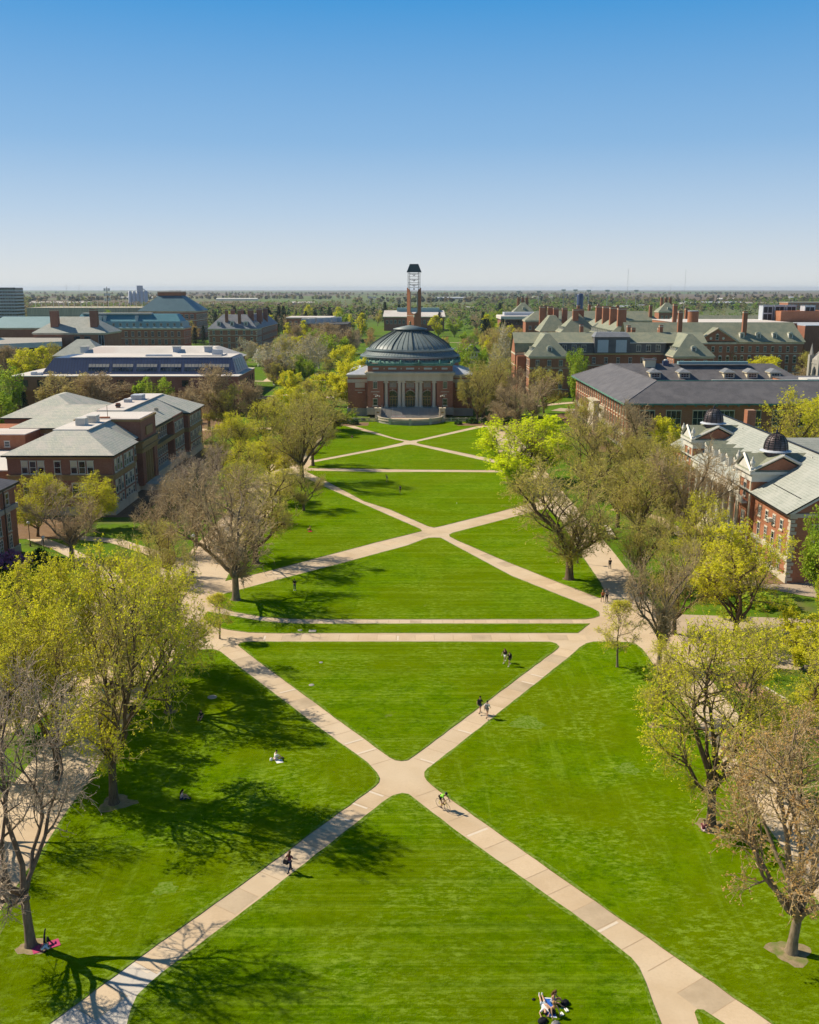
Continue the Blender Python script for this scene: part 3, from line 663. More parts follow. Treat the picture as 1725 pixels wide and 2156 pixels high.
T('rust',1667,2006,1510,350,'rust-budded tree with upright bare stems at lower right',GB_,var=0)
T('maple',1700,1545,1325,170,'yellow-green maple beyond the brick path at the right edge',GB_)
T('sparse',1590,1480,1300,150,'thin yellow-green tree between the brick path and the paved cross walk',GB_)
T('m_fresh',1735,1300,1075,120,'dark green leafy tree hiding the end wall of the columned hall',GB_)
T('maple',1790,1360,1150,150,'green tree cut by the right edge below the columned hall',GB_)
T('maple',1655,1030,828,170,'wide yellow tree behind the columned hall roof',None)
T('m_yellow',1740,990,825,120,'yellow tree at the right edge behind the slate roof',None)
T('m_bare',1190,800,748,60,'bare tree before the left pavilion of the green-roofed hall',None)
T('m_bare',1310,790,728,95,'bare spreading tree in the court of the green-roofed hall',None)
T('m_ochre',1530,805,740,60,'ochre bushy tree before the long green-roofed hall',None)
T('m_yellow',1600,815,752,90,'yellow tree in front of the long green-roofed hall',None)
T('m_olive',1700,815,742,60,'olive tree next to the pale chapel tower',None)
T('m_bare',1690,820,775,60,'bare brown tree at the foot of the pale chapel tower',None)
for (k_,x,y,ty,wd,l) in [('elm',1005,890,775,80,'olive tree overlapping the right wing of the domed hall'),('m_olive',1040,872,775,80,'olive budding tree right of the domed hall wing'),('m_bare',1075,878,775,90,'brown bare tree left of the service path'),('bare',1090,905,800,90,'bare tree between the upper crossing and the charcoal hall'),('m_olive',1145,870,775,80,'olive tree before the gable-ended pavilion'),('m_syc',1035,850,740,70,'pale-limbed tree behind the dark tree right of the dome'),
 ('elm',1290,1045,900,130,'olive elm beside the sunlit wall and the right side walk'),('elm',1300,1110,940,140,'thin olive elm left of the columned hall'),('m_olive',1225,930,840,80,'olive tree at the corner bed of the charcoal hall'),('elm',1380,1060,900,120,'olive elm by the far end of the columned hall'),('sparse',1470,1230,1040,130,'thin yellow tree between the leaning elm and the maple'),('elm',1350,1235,1060,130,'olive elm above the paved cross walk'),
 ('m_yellow',610,895,815,70,'yellow tree left of the upper lawn triangle'),('m_olive',665,880,800,70,'olive tree short of the left wing of the domed hall'),('elm',520,1095,975,110,'olive elm between the large bare tree and the hall'),('mauve',375,1110,985,110,'mauve bare tree on the bed beside the left hall'),('m_bare',520,880,800,70,'brown bare tree by the low brick wall'),
 ('m_fresh',1420,935,850,60,'fresh green tree between the two right halls'),('m_yellow',1800,1060,900,100,'yellow tree beyond the right edge'),('sparse',1640,1690,1480,200,'thin budding tree between the two large right trees'),('m_yellow',1690,1410,1290,110,'yellow-green tree over the brick path')]: T(k_,x,y,ty,wd,l,None)
for i,(x,y,w_) in enumerate([(775,893,16),(790,897,14),(805,899,20),(941,895,18),(960,893,14)]):
    g=G(x,y); 
for i,(x,y,r_,lab) in enumerate([(-17.5,303,1.7,'rounded clipped bush nearest the left curve of the plaza'),(-20.5,305,1.3,'rounded clipped bush second from the plaza, left side'),(-25,306,1.9,'wide clipped bush by the left balustrade'),(-30,306,2.1,'wide dark bush at the left end of the balustrade'),(15.5,303,1.3,'small clipped bush nearest the right curve of the plaza'),(20,305.5,2.0,'long clipped bush by the right balustrade, first'),(25,306,2.2,'long clipped bush by the right balustrade, second'),(30,306.5,2.2,'clipped bush at the right end of the balustrade')]):
    put_tree('bush',(x,y),r_*1.25,r_,lab,'clipped bushes before the plaza balustrade','bush','bush')
for i in range(6):
    put_tree('bush',(-27+i*2.4,311.6),1.1,.8,'small round shrub in the row behind the left balustrade','small shrubs behind the left balustrade','bush','bush')
put_tree('bush_light',(-19,316.5),3.2,1.7,'small yellow-green shrub against the stone base, nearer the steps',None,'shrub','bush')
put_tree('bush_light',(-24,316.5),3.2,1.8,'small yellow-green shrub against the stone base, farther from the steps',None,'shrub','bush')
T('bush_pink',25,1192,1152,80,'mauve-pink flowering bush at the corner of the near left hall',None,'bush',cat='bush')
T('bush',85,1178,1150,34,'dark bush beside the mauve-pink flowering bush',None,'bush',cat='bush')
for i,(x,y,wd,ty) in enumerate([(1600,1275,90,1245),(1540,1300,60,1272),(1650,1280,60,1255)]):
    T('bush_light',x,y,ty,wd,['wide green shrub under the yellow maple at right','small green shrub left of the wide one under the maple','green shrub right of the wide one, by the bicycles'][i],None,'shrub',cat='bush')
# ---------------------------------------------------------------- building kit
WC={}
def win_mesh(w_,h_,style):
    """window in its own frame: x along the wall, y=0 wall plane, -y outward, z from sill"""
    k=(round(w_,2),round(h_,2),style)
    if k in WC: return WC[k]
    b=MB(); fr=.09 if w_<1.6 else .12; base=style.split('_')[0]; white=M['cream'] if 'cream' in style else (M['black'] if 'dark' in style else (M['gold'] if 'gold' in style else M['white']))
    b.box(-w_/2,w_/2,-.02,.05,0,h_,1)                                    # glass
    for x0,x1,z0,z1 in ((-w_/2,-w_/2+fr,0,h_),(w_/2-fr,w_/2,0,h_)): b.box(x0,x1,-.10,.04,z0,z1,0)
    b.box(-w_/2+fr,w_/2-fr,-.10,.04,0,fr,0); b.box(-w_/2+fr,w_/2-fr,-.10,.04,h_-fr,h_,0)
    b.box(-w_/2+fr,w_/2-fr,-.075,.035,h_*.5-.04,h_*.5+.04,0)
    if base in('grid','trip'):
        n=2 if base=='grid' else 3
        for i in range(1,n): x=-w_/2+w_*i/n; b.box(x-.04,x+.04,-.07,.03,fr,h_-fr,0)
    if base=='grid':
        for f in (.27,.75): b.box(-w_/2+fr,w_/2-fr,-.065,.03,h_*f-.02,h_*f+.02,0)
    if base!='bare':
        b.box(-w_/2-.12,w_/2+.12,-.20,.05,-.17,0,2); b.box(-w_/2-.1,w_/2+.1,-.06,.05,h_,h_+.16,2)
    if base=='arch':
        n=9; pts=[(-w_/2+w_*i/(n-1),h_+.16+math.sin(math.pi*i/(n-1))*w_*.28) for i in range(n)]
        vs=[(x,-.08,z) for x,z in pts]+[(x,.04,z) for x,z in pts]
        b.add(vs,[tuple(range(n)),tuple(reversed(range(n,2*n)))]+[(i+1,i,n+i,n+i+1) for i in range(n-1)],0)
    if 'sh' in style:                                                     # half-drawn blind behind the sash
        b.box(-w_/2+fr,w_/2-fr,-.03,-.02,h_*.55,h_-fr,3)
    WC[k]=b.mesh('window',[white,M['glass_green'] if 'green' in style else M['glass'],M['stone'],M['cream']]); return WC[k]
FACE={'f':0.0,'r':math.pi/2,'b':math.pi,'l':-math.pi/2}
def window(par,face,plane,s,z,w_,h_,style='plain',name='window',label=None):
    """face f looks toward -y, r toward +x, l toward -x, b toward +y; s = coordinate along the wall"""
    me=win_mesh(w_,h_,style)
    loc={'f':(s,plane,z),'b':(s,plane,z),'r':(plane,s,z),'l':(plane,s,z)}[face]
    return link(name,me,par,loc,FACE[face],label=label)
def row(par,face,plane,s0,s1,n,z,w_,h_,style='plain',skip=()):
    for i in range(n):
        if i in skip: continue
        st=style
        if '|' in style: st=style.split('|')[(i*7+int(z*3))%len(style.split('|'))]
        window(par,face,plane,s0+(s1-s0)*(i+.5)/n,z,w_,h_,st)
def hip(b,x0,x1,y0,y1,z0,z1,ix,iy,m=0,over=.5,fascia=None,th=.35,gab=()):
    """hip/gable roof; ix,iy inset of the ridge from each side; fascia = material slot of the eave edge"""
    X0,X1,Y0,Y1=x0-over,x1+over,y0-over,y1+over
    vs=[(X0,Y0,z0),(X1,Y0,z0),(X1,Y1,z0),(X0,Y1,z0)]; fm=m if fascia is None else fascia
    b.add(vs+[(p[0],p[1],z0-th) for p in vs],[(4,5,1,0),(5,6,2,1),(6,7,3,2),(7,4,0,3),(7,6,5,4)],fm)
    if (x1-x0)>(y1-y0) if ix is None or iy is None else False: pass
    rx0,rx1,ry0,ry1=X0+ix,X1-ix,Y0+iy,Y1-iy
    top=[(rx0,ry0,z1),(rx1,ry0,z1),(rx1,ry1,z1),(rx0,ry1,z1)]
    b.add([(p[0],p[1],p[2]+.002) for p in vs]+top,[(0,1,5,4),(1,2,6,5),(2,3,7,6),(3,0,4,7),(4,5,6,7)],m)
def walls(b,x0,x1,y0,y1,z0,z1,m=0): b.box(x0,x1,y0,y1,z0,z1,m)
def band(b,x0,x1,y0,y1,z0,z1,d,m=0): b.box(x0-d,x1+d,y0-d,y1+d,z0,z1,m)
def chimney(par,x,y,z0,z1,w_,d_,mat='brick',name='chimney',cap='stone'):
    b=MB(); b.box(x-w_/2,x+w_/2,y-d_/2,y+d_/2,z0,z1-.7,0); b.box(x-w_/2-.12,x+w_/2+.12,y-d_/2-.12,y+d_/2+.12,z1-.7,z1-.35,1); b.box(x-w_/2-.02,x+w_/2+.02,y-d_/2-.02,y+d_/2+.02,z1-.35,z1,0)
    b.box(x-w_/2+.25,x+w_/2-.25,y-d_/2+.25,y+d_/2-.25,z1,z1+.06,2)
    return b.build(name,[M[mat],M[cap],M['black']],par)
DC={}
def dormer(par,face,x,y,z,w_=2.0,h_=2.2,d_=3.2,roof='slate_green',kind='seg',wall='white',style='grid'):
    k=(w_,h_,d_,roof,kind,wall,style)
    if k not in DC:
        b=MB(); b.box(-w_/2,w_/2,0,d_,0,h_,0)
        if kind=='seg':
            n=9; pts=[(-w_/2-.15+(w_+.3)*i/(n-1),h_+math.sin(math.pi*i/(n-1))*.45) for i in range(n)]
            vs=[(p[0],-.2,p[1]) for p in pts]+[(p[0],d_,p[1]) for p in pts]
            b.add(vs,[(i,i+1,n+i+1,n+i) for i in range(n-1)],1); b.add(vs[:n],[tuple(reversed(range(n)))],0)
        elif kind=='hip':
            vs=[(-w_/2-.4,-.4,h_),(w_/2+.4,-.4,h_),(w_/2+.4,d_,h_),(-w_/2-.4,d_,h_),(0,w_*.45,h_+1.1),(0,d_,h_+1.1)]
            b.add(vs,[(0,1,4),(1,2,5,4),(3,0,4,5)],1); b.add([(v[0],v[1],h_-.2) for v in vs[:4]]+vs[:4],[(0,1,5,4),(1,2,6,5),(3,0,4,7),(3,2,1,0)],0)
        elif kind=='shed': b.box(-w_/2-.2,w_/2+.2,-.3,d_,h_,h_+.15,1)
        else:
            vs=[(-w_/2-.2,-.25,h_),(w_/2+.2,-.25,h_),(0,-.25,h_+w_*.5),(-w_/2-.2,d_,h_),(w_/2+.2,d_,h_),(0,d_,h_+w_*.5)]
            b.add(vs,[(0,2,5,3),(2,1,4,5)],1); b.add([(v[0],v[1]+.1,v[2]) for v in vs[:3]],[(0,1,2)],0)
        DC[k]=b.mesh('dormer',[M[wall],M[roof]])
    o=link('dormer',DC[k],par,(x,y,z),FACE[face])
    link('window',win_mesh(round(w_*.62,2) if kind!='hip' else round(w_*.78,2),round(h_*.74,2),'bare' if style=='none' else ('trip' if kind=='hip' else 'grid')),o,(0,-.02,h_*.13))
    return o
def part(mb,name,mats,par,label=None): return mb.build(name,[M[k] for k in mats],par,label=label)
# ================================================================ domed auditorium
A=thing('auditorium','red brick auditorium with a low dark copper dome and six stone columns ','building',(0.2,0,0))
XF=14.2; YF=320.0; ZF=3.4
b=MB()
# front block, wings, rotunda drum
b.box(-XF,-8.85,YF,346,ZF,14.6,0); b.box(8.85,XF,YF,346,ZF,14.6,0); b.box(-8.85,8.85,YF+2.2,346,ZF,12.2,0)
for s in (-1,1):
    b.box(min(s*XF,s*21),max(s*XF,s*21),YF+5,352,2.2,13.2,0)
b.box(-XF+.15,XF-.15,YF+.25,346,15.2,17.2,0)
b.lathe([(17.3,2),(17.3,16.9)],48,(0,345.0,0),0,True)
part(b,'wall',['brick'],A)
b=MB()
b.box(-XF-.3,XF+.3,YF-.3,YF+3,1.0,ZF+.002,0)                      # stone base
for s in (-1,1): b.box(min(s*(XF+.3),s*21.3),max(s*(XF+.3),s*21.3),YF+4.7,352,0,2.6,0)
b.lathe([(17.7,0),(17.7,2.2)],48,(0,345,0),0)
part(b,'stone_base',['stone_grey'],A)
b=MB()                                                             # entablature and cornice
b.box(-XF-.05,XF+.05,YF-.05,345,12.2,13.9,0); b.box(-XF-.25,XF+.25,YF-.25,345,13.9,14.2,0); b.box(-XF-.55,XF+.55,YF-.7,345,14.2,14.65,0); b.box(-XF-.85,XF+.85,YF-1.05,345,14.65,15.0,0); b.box(-XF-.4,XF+.4,YF-.4,345,15.0,15.25,0)
for s in (-1,1): 
    x0,x1=sorted((s*(XF+.1),s*21.1)); b.box(x0,x1,YF+4.9,352,11.2,12.3,0); b.box(x0-.3,x1+.3,YF+4.5,352.3,13.2,13.9,0); b.box(x0,x1,YF+4.88,352,12.75,12.95,0)
for x in (-11.6,11.6):
    b.box(x-1.4,x+1.4,YF-.12,YF,8.5,8.75,0); b.box(x-1.1,x+1.1,YF-.1,YF,3.75,3.95,0)
    for dx in (-.42,0,.42): b.box(x-.17+dx,x+.17+dx,YF-.06,YF,7.6,7.95,0)
    b.lathe([(.27,0),(.27,.08),(0,.08)],12,(x,YF-.0,6.85),0)
for x in (-16.9,16.9): b.box(x-1.75,x+1.75,YF+4.85,YF+5,8.55,8.8,0); b.box(x-1.6,x+1.6,YF+4.8,YF+5,9.5,11.1,0); b.box(x-.75,x+.75,YF+4.85,YF+5,7.7,8.05,0)
for k in range(24): b.box(-XF+.3+k*1.19,-XF+.62+k*1.19,YF-.55,YF-.05,14.0,14.2,0)
part(b,'cornice',['stone'],A)
# attic panels and medallions
PANEL=MB(); PANEL.box(-1.35,1.35,-.08,.02,-.3,.3,0); PANEL.box(-1.2,1.2,-.11,-.07,-.2,.2,1); PANEL.lathe([(.2,0),(.2,.001)],10,(0,0,0),0)
for k in (-.8,-.45,.45,.8): PANEL.box(k-.12,k+.12,-.14,-.1,-.12,.12,0)
PANEL.box(-.18,.18,-.14,-.1,-.18,.18,0); pm=PANEL.mesh('attic_panel',[M['cream'],M['lead']])
for x in (-11.4,-5.9,0,5.9,11.4): link('attic_panel',pm,A,(x,YF+.24,16.25),0,(.72 if abs(x)>10 else 1,1,1))
q=MB(); q.box(-.16,.16,-.08,0,-.22,.22,0); qm=q.mesh('medallion',[M['cream']])
for x in (-8.6,-2.95,2.95,8.6): link('medallion',qm,A,(x,YF+.24,16.25))
# green cresting along the parapet
b=MB(); b.box(-XF-.1,XF+.1,YF-.05,YF+.5,17.15,17.70,0); b.box(-XF-.25,XF+.25,YF-.2,YF+.7,17.70,17.90,0)
for s in (-1,1): b.box(min(s*XF,s*(XF-.5)),max(s*XF,s*(XF-.5)),YF+.5,334,17.15,17.85,0)
for k in range(58): x=-XF+.25+k*(2*XF-.5)/57; b.box(x-.1,x+.1,YF+.02,YF+.16,17.90,18.10 if k%2 else 18.25,0)
for x in (-XF,-9.9,-3,3,9.9,XF): b.lathe([(.34,0),(.42,.25),(.25,.6),(.42,.95),(.2,1.25),(0,1.5)],8,(x,YF+.2,17.75),0); b.box(x-.7,x+.7,YF+.05,YF+.35,17.85,18.30,0)
b.lathe([(17.9,16.9),(17.9,17.9),(17.4,18.0)],48,(0,345,0),0)
for k in range(60):
    a=math.pi*(k/60)*2; b.box(17.75*math.cos(a)-.2,17.75*math.cos(a)+.2,345+17.75*math.sin(a)-.2,345+17.75*math.sin(a)+.2,17.9,18.35,0)
part(b,'cresting',['copper'],A)
# wing roofs
for s in (-1,1):
    b=MB()
    x0,x1=sorted((s*XF,s*21.3)); xi=s*XF
    vs=[(x0,YF+4.6,13.9),(x1,YF+4.6,13.9),(x1,352,13.9),(x0,352,13.9),(xi,YF+10,16.6),(xi,346,16.6)]
    if s<0: b.add(vs,[(0,1,4),(1,2,5,4),(3,0,4,5),(2,3,5)],0)
    else: b.add(vs,[(0,1,4),(1,2,5,4),(2,3,5)],0)
    part(b,'roof',['lead'],A)
# dome: clerestory drum, stepped skirts, ribbed shell, lantern
Cy=345.0; DZ=.55
b=MB(); b.lathe([(16.6,16.0),(16.6,18.1),(17.6,18.2),(17.7,18.55),(17.2,18.65),(17.0,18.7),(17.0,19.0),(16.7,19.05),(15.5,20.05),(15.15,20.1),(15.15,20.45),(15.65,20.5),(15.65,20.78),(14.9,20.85),(14.9,21.1),(14.4,21.15)],96,(0,Cy,DZ),0,False)
prof=[]
for k in range(15):
    f=k/14; prof.append((14.4-8.8*f,21.1+5.8*f**.74))
b.lathe(prof,96,(0,Cy,DZ),0); b.lathe([(5.6,26.9),(5.0,26.95+DZ),(5.0,27.6)],48,(0,Cy,DZ),1)
b.lathe([(5.95,27.55),(5.95,27.75),(.35,29.0),(0,29.0)],48,(0,Cy,DZ),0)
b.lathe([(.35,28.95),(.55,29.2),(.3,29.4),(.5,29.75),(.25,30.2),(0,30.35)],12,(0,Cy,DZ),2)
dm=part(b,'dome',['dome','dome_rib','gold'],A)
b=MB()
for k in range(48):
    a=2*math.pi*(k+.5)/48
    if k%4 in (0,): w_=.17
    else: w_=.085
    pts=[((r_+.05)*math.cos(a),Cy+(r_+.05)*math.sin(a),z_+.05+DZ) for r_,z_ in prof]
    b.tube(pts,w_,4,0,cap=False)
    if k%4==0:
        for j in range(0,14):
            for f in (0,.5):
                r_=prof[j][0]*(1-f)+prof[j+1][0]*f; z_=prof[j][1]*(1-f)+prof[j+1][1]*f; b.lathe([(.17,0),(.17,.22),(0,.3)],5,((r_+.1)*math.cos(a),Cy+(r_+.1)*math.sin(a),z_+.1+DZ),0)
for k in range(96):
    a=2*math.pi*k/96; b.tube([(16.75*math.cos(a),Cy+16.75*math.sin(a),19.1+DZ),(15.5*math.cos(a),Cy+15.5*math.sin(a),20.12+DZ)],.05,3,0,cap=False)
for k in range(64):
    a=2*math.pi*k/64; b.tube([(16.95*math.cos(a),Cy+16.95*math.sin(a),16.9),(16.95*math.cos(a),Cy+16.95*math.sin(a),18.3+DZ)],.11,4,0,cap=False)
for k in range(28):
    a=2*math.pi*k/28; b.lathe([(.24,0),(.3,.25),(.2,.5)],6,(5.15*math.cos(a),Cy+5.15*math.sin(a),26.95+DZ),0)
b.build('rib',[M['dome_rib']],dm)
# portico columns
CLM=MB(); CLM.box(-.78,.78,-.78,.78,0,.3,0); CLM.lathe([(.72,.3),(.74,.45),(.62,.55),(.6,.6),(.6,3.5),(.53,8.1),(.56,8.2)],20,(0,0,0),0); CLM.box(-.78,.78,-.62,.62,8.2,8.45,0); CLM.box(-.62,.62,-.6,.6,8.45,8.8,0)
for s in (-1,1): CLM.tube([(s*.62,-.6,8.3),(s*.62,.6,8.3)],.25,10,0)
cm=CLM.mesh('column',[M['stone']])
for x in (-8.0,-3.55,-2.25,2.25,3.55,8.0): link('column',cm,A,(x,YF+.85,ZF))
b=MB()
for x in (-8.0,-2.9,2.9,8.0): b.box(x-1.1 if abs(x)>5 else x-1.3,x+1.1 if abs(x)>5 else x+1.3,YF+1.6,YF+2.25,ZF,12.2,0)
part(b,'pilaster',['brick_dark'],A)
# doors with fan lights, panels above
DO=MB(); DO.box(-1.75,1.75,-.05,.1,0,3.3,1); DO.box(-1.75,1.75,-.16,-.05,3.2,3.6,0)
for x in (-1.7,-.85,0,.85,1.7): DO.box(x-.09,x+.09,-.18,-.05,0,3.2,0)
for x in (-1.275,-.425,.425,1.275): DO.box(x-.34,x+.34,-.1,-.04,0,.35,0); DO.box(x-.34,x+.34,-.1,-.04,2.35,2.5,0)
dmh=DO.mesh('door',[M['gold'],M['glass']])
FN=MB(); n=13; pts=[(1.7*math.cos(math.pi*i/(n-1)),1.7*math.sin(math.pi*i/(n-1))) for i in range(n)]
FN.add([(x,-.02,z) for x,z in pts],[tuple(range(n))],1)
for i in range(n-1):
    FN.tube([(pts[i][0],-.08,pts[i][1]),(pts[i+1][0],-.08,pts[i+1][1])],.09,4,0); 
    if i%2==0: FN.tube([(0,-.06,0),(pts[i][0],-.06,pts[i][1])],.045,4,0)
FN.tube([(1.9*math.cos(math.pi*i/12),-.05,1.9*math.sin(math.pi*i/12)) for i in range(13)],.14,5,2); FN.box(-.2,.2,-.25,0,1.75,2.35,2)
fnm=FN.mesh('fanlight',[M['gold'],M['glass_green'],M['stone']])
PN=MB(); PN.box(-1.35,1.35,-.06,.02,0,2.0,0); PN.box(-1.2,1.2,-.11,-.05,.15,1.85,1); PN.lathe([(.0,0),(.001,0)],4,(0,0,0),0); PN.tube([(.62*math.cos(a*math.pi/8),-.13,1+.62*math.sin(a*math.pi/8)) for a in range(17)],.06,4,0); PN.box(-1.5,1.5,-.15,.02,-.35,-.2,0)
pnm=PN.mesh('relief_panel',[M['stone'],M['stone_grey']])
for x in (-5.85,0,5.85): link('door',dmh,A,(x,YF+2.2,ZF)); link('fanlight',fnm,A,(x,YF+2.17,ZF+3.6)); link('relief_panel',pnm,A,(x,YF+2.18,ZF+6.5))
for x in (-11.6,11.6): window(A,'f',YF,x,9.8,1.35,2.1,'grid_cream_green'); window(A,'f',YF,x,4.1,1.5,2.2,'plain_cream_green')
for y in (331,338,345): window(A,'l',-21,y,9.2,1.5,2.4,'plain_cream_green'); window(A,'l',-21,y,4.0,1.5,2.4,'plain_cream_green')
# steps between pedestals
b=MB(); n=12
for k in range(n): b.box(-9.6,9.6,311.8+k*.55,YF+2.3,.95+k*.205,.95+(k+1)*.205,0)
part(b,'steps',['stone_grey'],A)
b=MB()
for x in (-9.3,-5.8,-2.8,0,2.8,5.8,9.3):
    b.tube([(x,311.9,1.95),(x,318.3,4.4),(x,YF+.2,4.45)],.035,5,0)
    for y,z in ((311.9,1.0),(313.9,1.7),(316,2.5),(318.3,3.4)): b.tube([(x,y,z),(x,y,z+.98)],.03,4,0)
part(b,'handrail',['steel'],A)
for s in (-1,1):
    b=MB(); b.box(s*10.5-.95,s*10.5+.95,311.2,313.2,.0,4.0,0); b.box(s*10.5-1.1,s*10.5+1.1,311.05,313.35,4.0,4.25,0); b.box(s*10.5-.95,s*10.5+.95,313.2,YF-.3,.5,3.4,0); b.box(s*10.5-.4,s*10.5+.4,311.14,311.2,2.6,3.1,1)
    part(b,'pedestal',['stone','gold'],A)
LPM=MB(); LPM.lathe([(.25,0),(.2,.3),(.09,.5),(.07,3.4),(.11,3.5),(.05,3.6)],10,(0,0,0),0)
for s in (-1,1): LPM.tube([(0,0,3.2),(s*.35,0,3.15),(s*.55,0,3.45)],.04,5,0)
lpm=LPM.mesh('post',[M['black']])
GLB=MB(); GLB.lathe([(0,-.26),(.15,-.2),(.26,0),(.15,.2),(0,.26)],12,(0,0,0),0); glm=GLB.mesh('globe',[M['white']])
for s in (-1,1):
    e=thing('street_lamp','three-globe lamp standing on the %s pedestal of the auditorium steps'%('left' if s<0 else 'right'),'lamp',(.2+s*10.5,312.2,4.25),0,'lamps on the pedestals')
    link('post',lpm,e)
    for q in ((-.55,0,3.7),(.55,0,3.7),(0,0,3.9)): link('globe',glm,e,q)
# semicircular terrace with balustrade
b=MB(); n=40; RT=10.9
arc=[(RT*1.0*math.cos(math.pi+math.pi*i/n)*1.0,312+RT*1.02*math.sin(math.pi+math.pi*i/n)) for i in range(n+1)]
arc=[(x*1.0,y) for x,y in arc]
b.prism(arc+[(10.9,313),(-10.9,313)],0,.95,0,1); 
tp=thing('terrace','semicircular raised terrace with a stone balustrade before the auditorium steps','terrace',(.2,0,0))
part(b,'terrace_floor',['stone_grey','concrete'],tp)
b=MB(); seg=[i for i in range(4,37)]
for z0,z1,w_ in ((.95,1.15,.22),(1.75,1.95,.25)):
    P_=[arc[i] for i in seg]
    for i in range(len(P_)-1):
        a_,c_=Vector(P_[i]),Vector(P_[i+1]); d=(c_-a_).normalized(); nn=Vector((-d.y,d.x))*w_
        q=[a_-nn,c_-nn,c_+nn,a_+nn]; b.prism([(v.x,v.y) for v in reversed(q)] if False else [(v.x,v.y) for v in q],z0,z1,0)
for i in seg[:-1]:
    for f in (.12,.37,.62,.87):
        x=arc[i][0]*(1-f)+arc[i+1][0]*f; y=arc[i][1]*(1-f)+arc[i+1][1]*f
        b.lathe([(.1,0),(.15,.2),(.07,.45),(.1,.6)],6,(x,y,1.15),0)
for i in (4,12,20,28,36): x,y=arc[i]; b.box(x-.4,x+.4,y-.4,y+.4,0,2.1,0)
part(b,'balustrade',['stone'],tp)
for s in (-1,1):
    e=thing('balustrade','straight stone balustrade running out to the %s of the terrace'%('left' if s<0 else 'right'),'balustrade',(.2,0,0)); b=MB()
    L=11.5 if s<0 else 19.0; x0=10.9
    for k in range(int(L/2.4)+1): xx=s*(x0+k*2.4); b.box(xx-.22,xx+.22,309.8,310.2,0,1.3,0)
    xa,xb=sorted((s*x0,s*(x0+L))); b.box(xa,xb,309.9,310.1,1.05,1.2,0); b.box(xa,xb,309.88,310.12,.1,.3,0)
    part(b,'rail',['stone'],e); b=MB()
    for k in range(int(L/.34)): xx=s*(x0+.2+k*.34); b.lathe([(.06,0),(.1,.2),(.05,.5),(.07,.75)],5,(xx,310,.3),0)
    part(b,'baluster',['stone'],e)
b=MB(); b.box(-.55,.55,-.05,.05,.35,.85,0); 
for x in (-.5,.5): b.box(x-.03,x+.03,-.2,.2,0,.9,1)
for x in (-.35,0,.35): b.box(x-.12,x+.12,-.06,-.05,.45,.75,1)
tag(b.build('barrier_sign',[M['orange'],M['white']],loc=(8.3,305.6,.95)),'small orange barrier board at the right end of the curved balustrade','sign')
t=NT('rainbow_rug'); X,Y,Z=t.sep(t.n.new('ShaderNodeTexCoord').outputs['Object'])[0:3]
r=t.n.new('ShaderNodeValToRGB'); r.color_ramp.interpolation='CONSTANT'; e=r.color_ramp.elements
cs=[(0,(.35,.06,.08)),(.17,(.6,.55,.5)),(.33,(.45,.1,.1)),(.5,(.6,.56,.5)),(.66,(.15,.3,.2)),(.83,(.6,.56,.5))]
while len(e)<6: e.new(.5)
for i,(p_,c_) in enumerate(cs): e[i].position=p_; e[i].color=(*c_,1)
t.l.new(t.math('FRACT',t.math('MULTIPLY',Y,.62)),r.inputs[0]); M['stripes']=t.done(r.outputs[0],.8)
b=MB()
for k in range(3): b.box(-6.5+k*.25,-1.2-k*.2,311.76+k*.55,311.8+k*.55,.95+k*.205,1.13+(k)*.205,0); b.box(-6.5+k*.25,-1.2-k*.2,311.76+k*.55,312.3+k*.55,1.156+k*.205,1.162+k*.205,0)
tag(b.build('stair_banner',M['stripes'],loc=(.2,0,0)),'red white and green striped banner laid over the lowest auditorium steps','banner')
rebase(A,.2,333.0)
# ================================================================ bell tower
BT=thing('bell_tower','tall red brick bell tower with an open steel belfry behind the dome','tower',(0,575,0))
cx=PY(872,650,575).x; BT.location.x=cx; hw=4.15
tz=lambda y: PY(872,y,575).z
zt=tz((1000+830/7.7)/1.829); zu0=tz((1000+1600/7.7)/1.829); ztop=tz((1000+128/7.7)/1.829); zroof=tz((1000+370/7.7)/1.829)
slot=1.95
b=MB(); b.prism([(-hw,0),(0,-hw),(hw,0),(0,hw)],0,zu0,0)
def pier(b,sg,xi,xo,z0,z1,m=0):
    """one slice of a brick pier: triangle in plan between the slot and the outer corner"""
    o=hw-xi; q=hw-xo
    P_=[(sg*xi,-o),(sg*xi,o),(sg*xo,q),(sg*xo,-q)]
    b.prism(P_ if sg<0 else list(reversed(P_)),z0,z1,m)
nz=9; sl=[]
for i in range(nz):
    z0=zu0+slot*i/nz; z1=zu0+slot*(i+1)/nz; t_=1-(i+.7)/nz; sl.append((slot*math.sqrt(max(0,1-t_*t_)),hw-.001,z0,z1))
sl.append((slot,hw-.001,zu0+slot,zt-2.2))
for i in range(5): sl.append((slot+.35+(i/4)**1.6*1.2,hw-.001,zt-2.2+i*.44,zt-2.2+(i+1)*.44))
for sg in (-1,1):
    for xi,xo,z0,z1 in sl: pier(b,sg,xi,xo,z0,z1)
part(b,'brick_shaft',['brick_orange'],BT)
b=MB()
for sg in (-1,1):
    for xi,xo,z0,z1 in sl:
        if xi<=slot+.01: o=hw-xi; b.box(min(sg*(xi-.22),sg*(xi+.28)),max(sg*(xi-.22),sg*(xi+.28)),-o-.12,-o+.3,z0,z1,0); b.box(min(sg*(xi-.22),sg*xi),max(sg*(xi-.22),sg*xi),-o+.3,o-.3,z0,z1,0)
part(b,'stone_edging',['stone_grey'],BT)
b=MB()
for k in (1.2,8.2): b.add([(-hw-.02,-.02,zu0-k),(-.3,-hw+.26,zu0-k),(-.3,-hw+.26,zu0-k+.3),(-hw-.02,-.02,zu0-k+.3)],[(0,1,2,3)],0)
b.box(-.5,.5,-hw+.45,-hw+.55,0,zu0-.9,1)
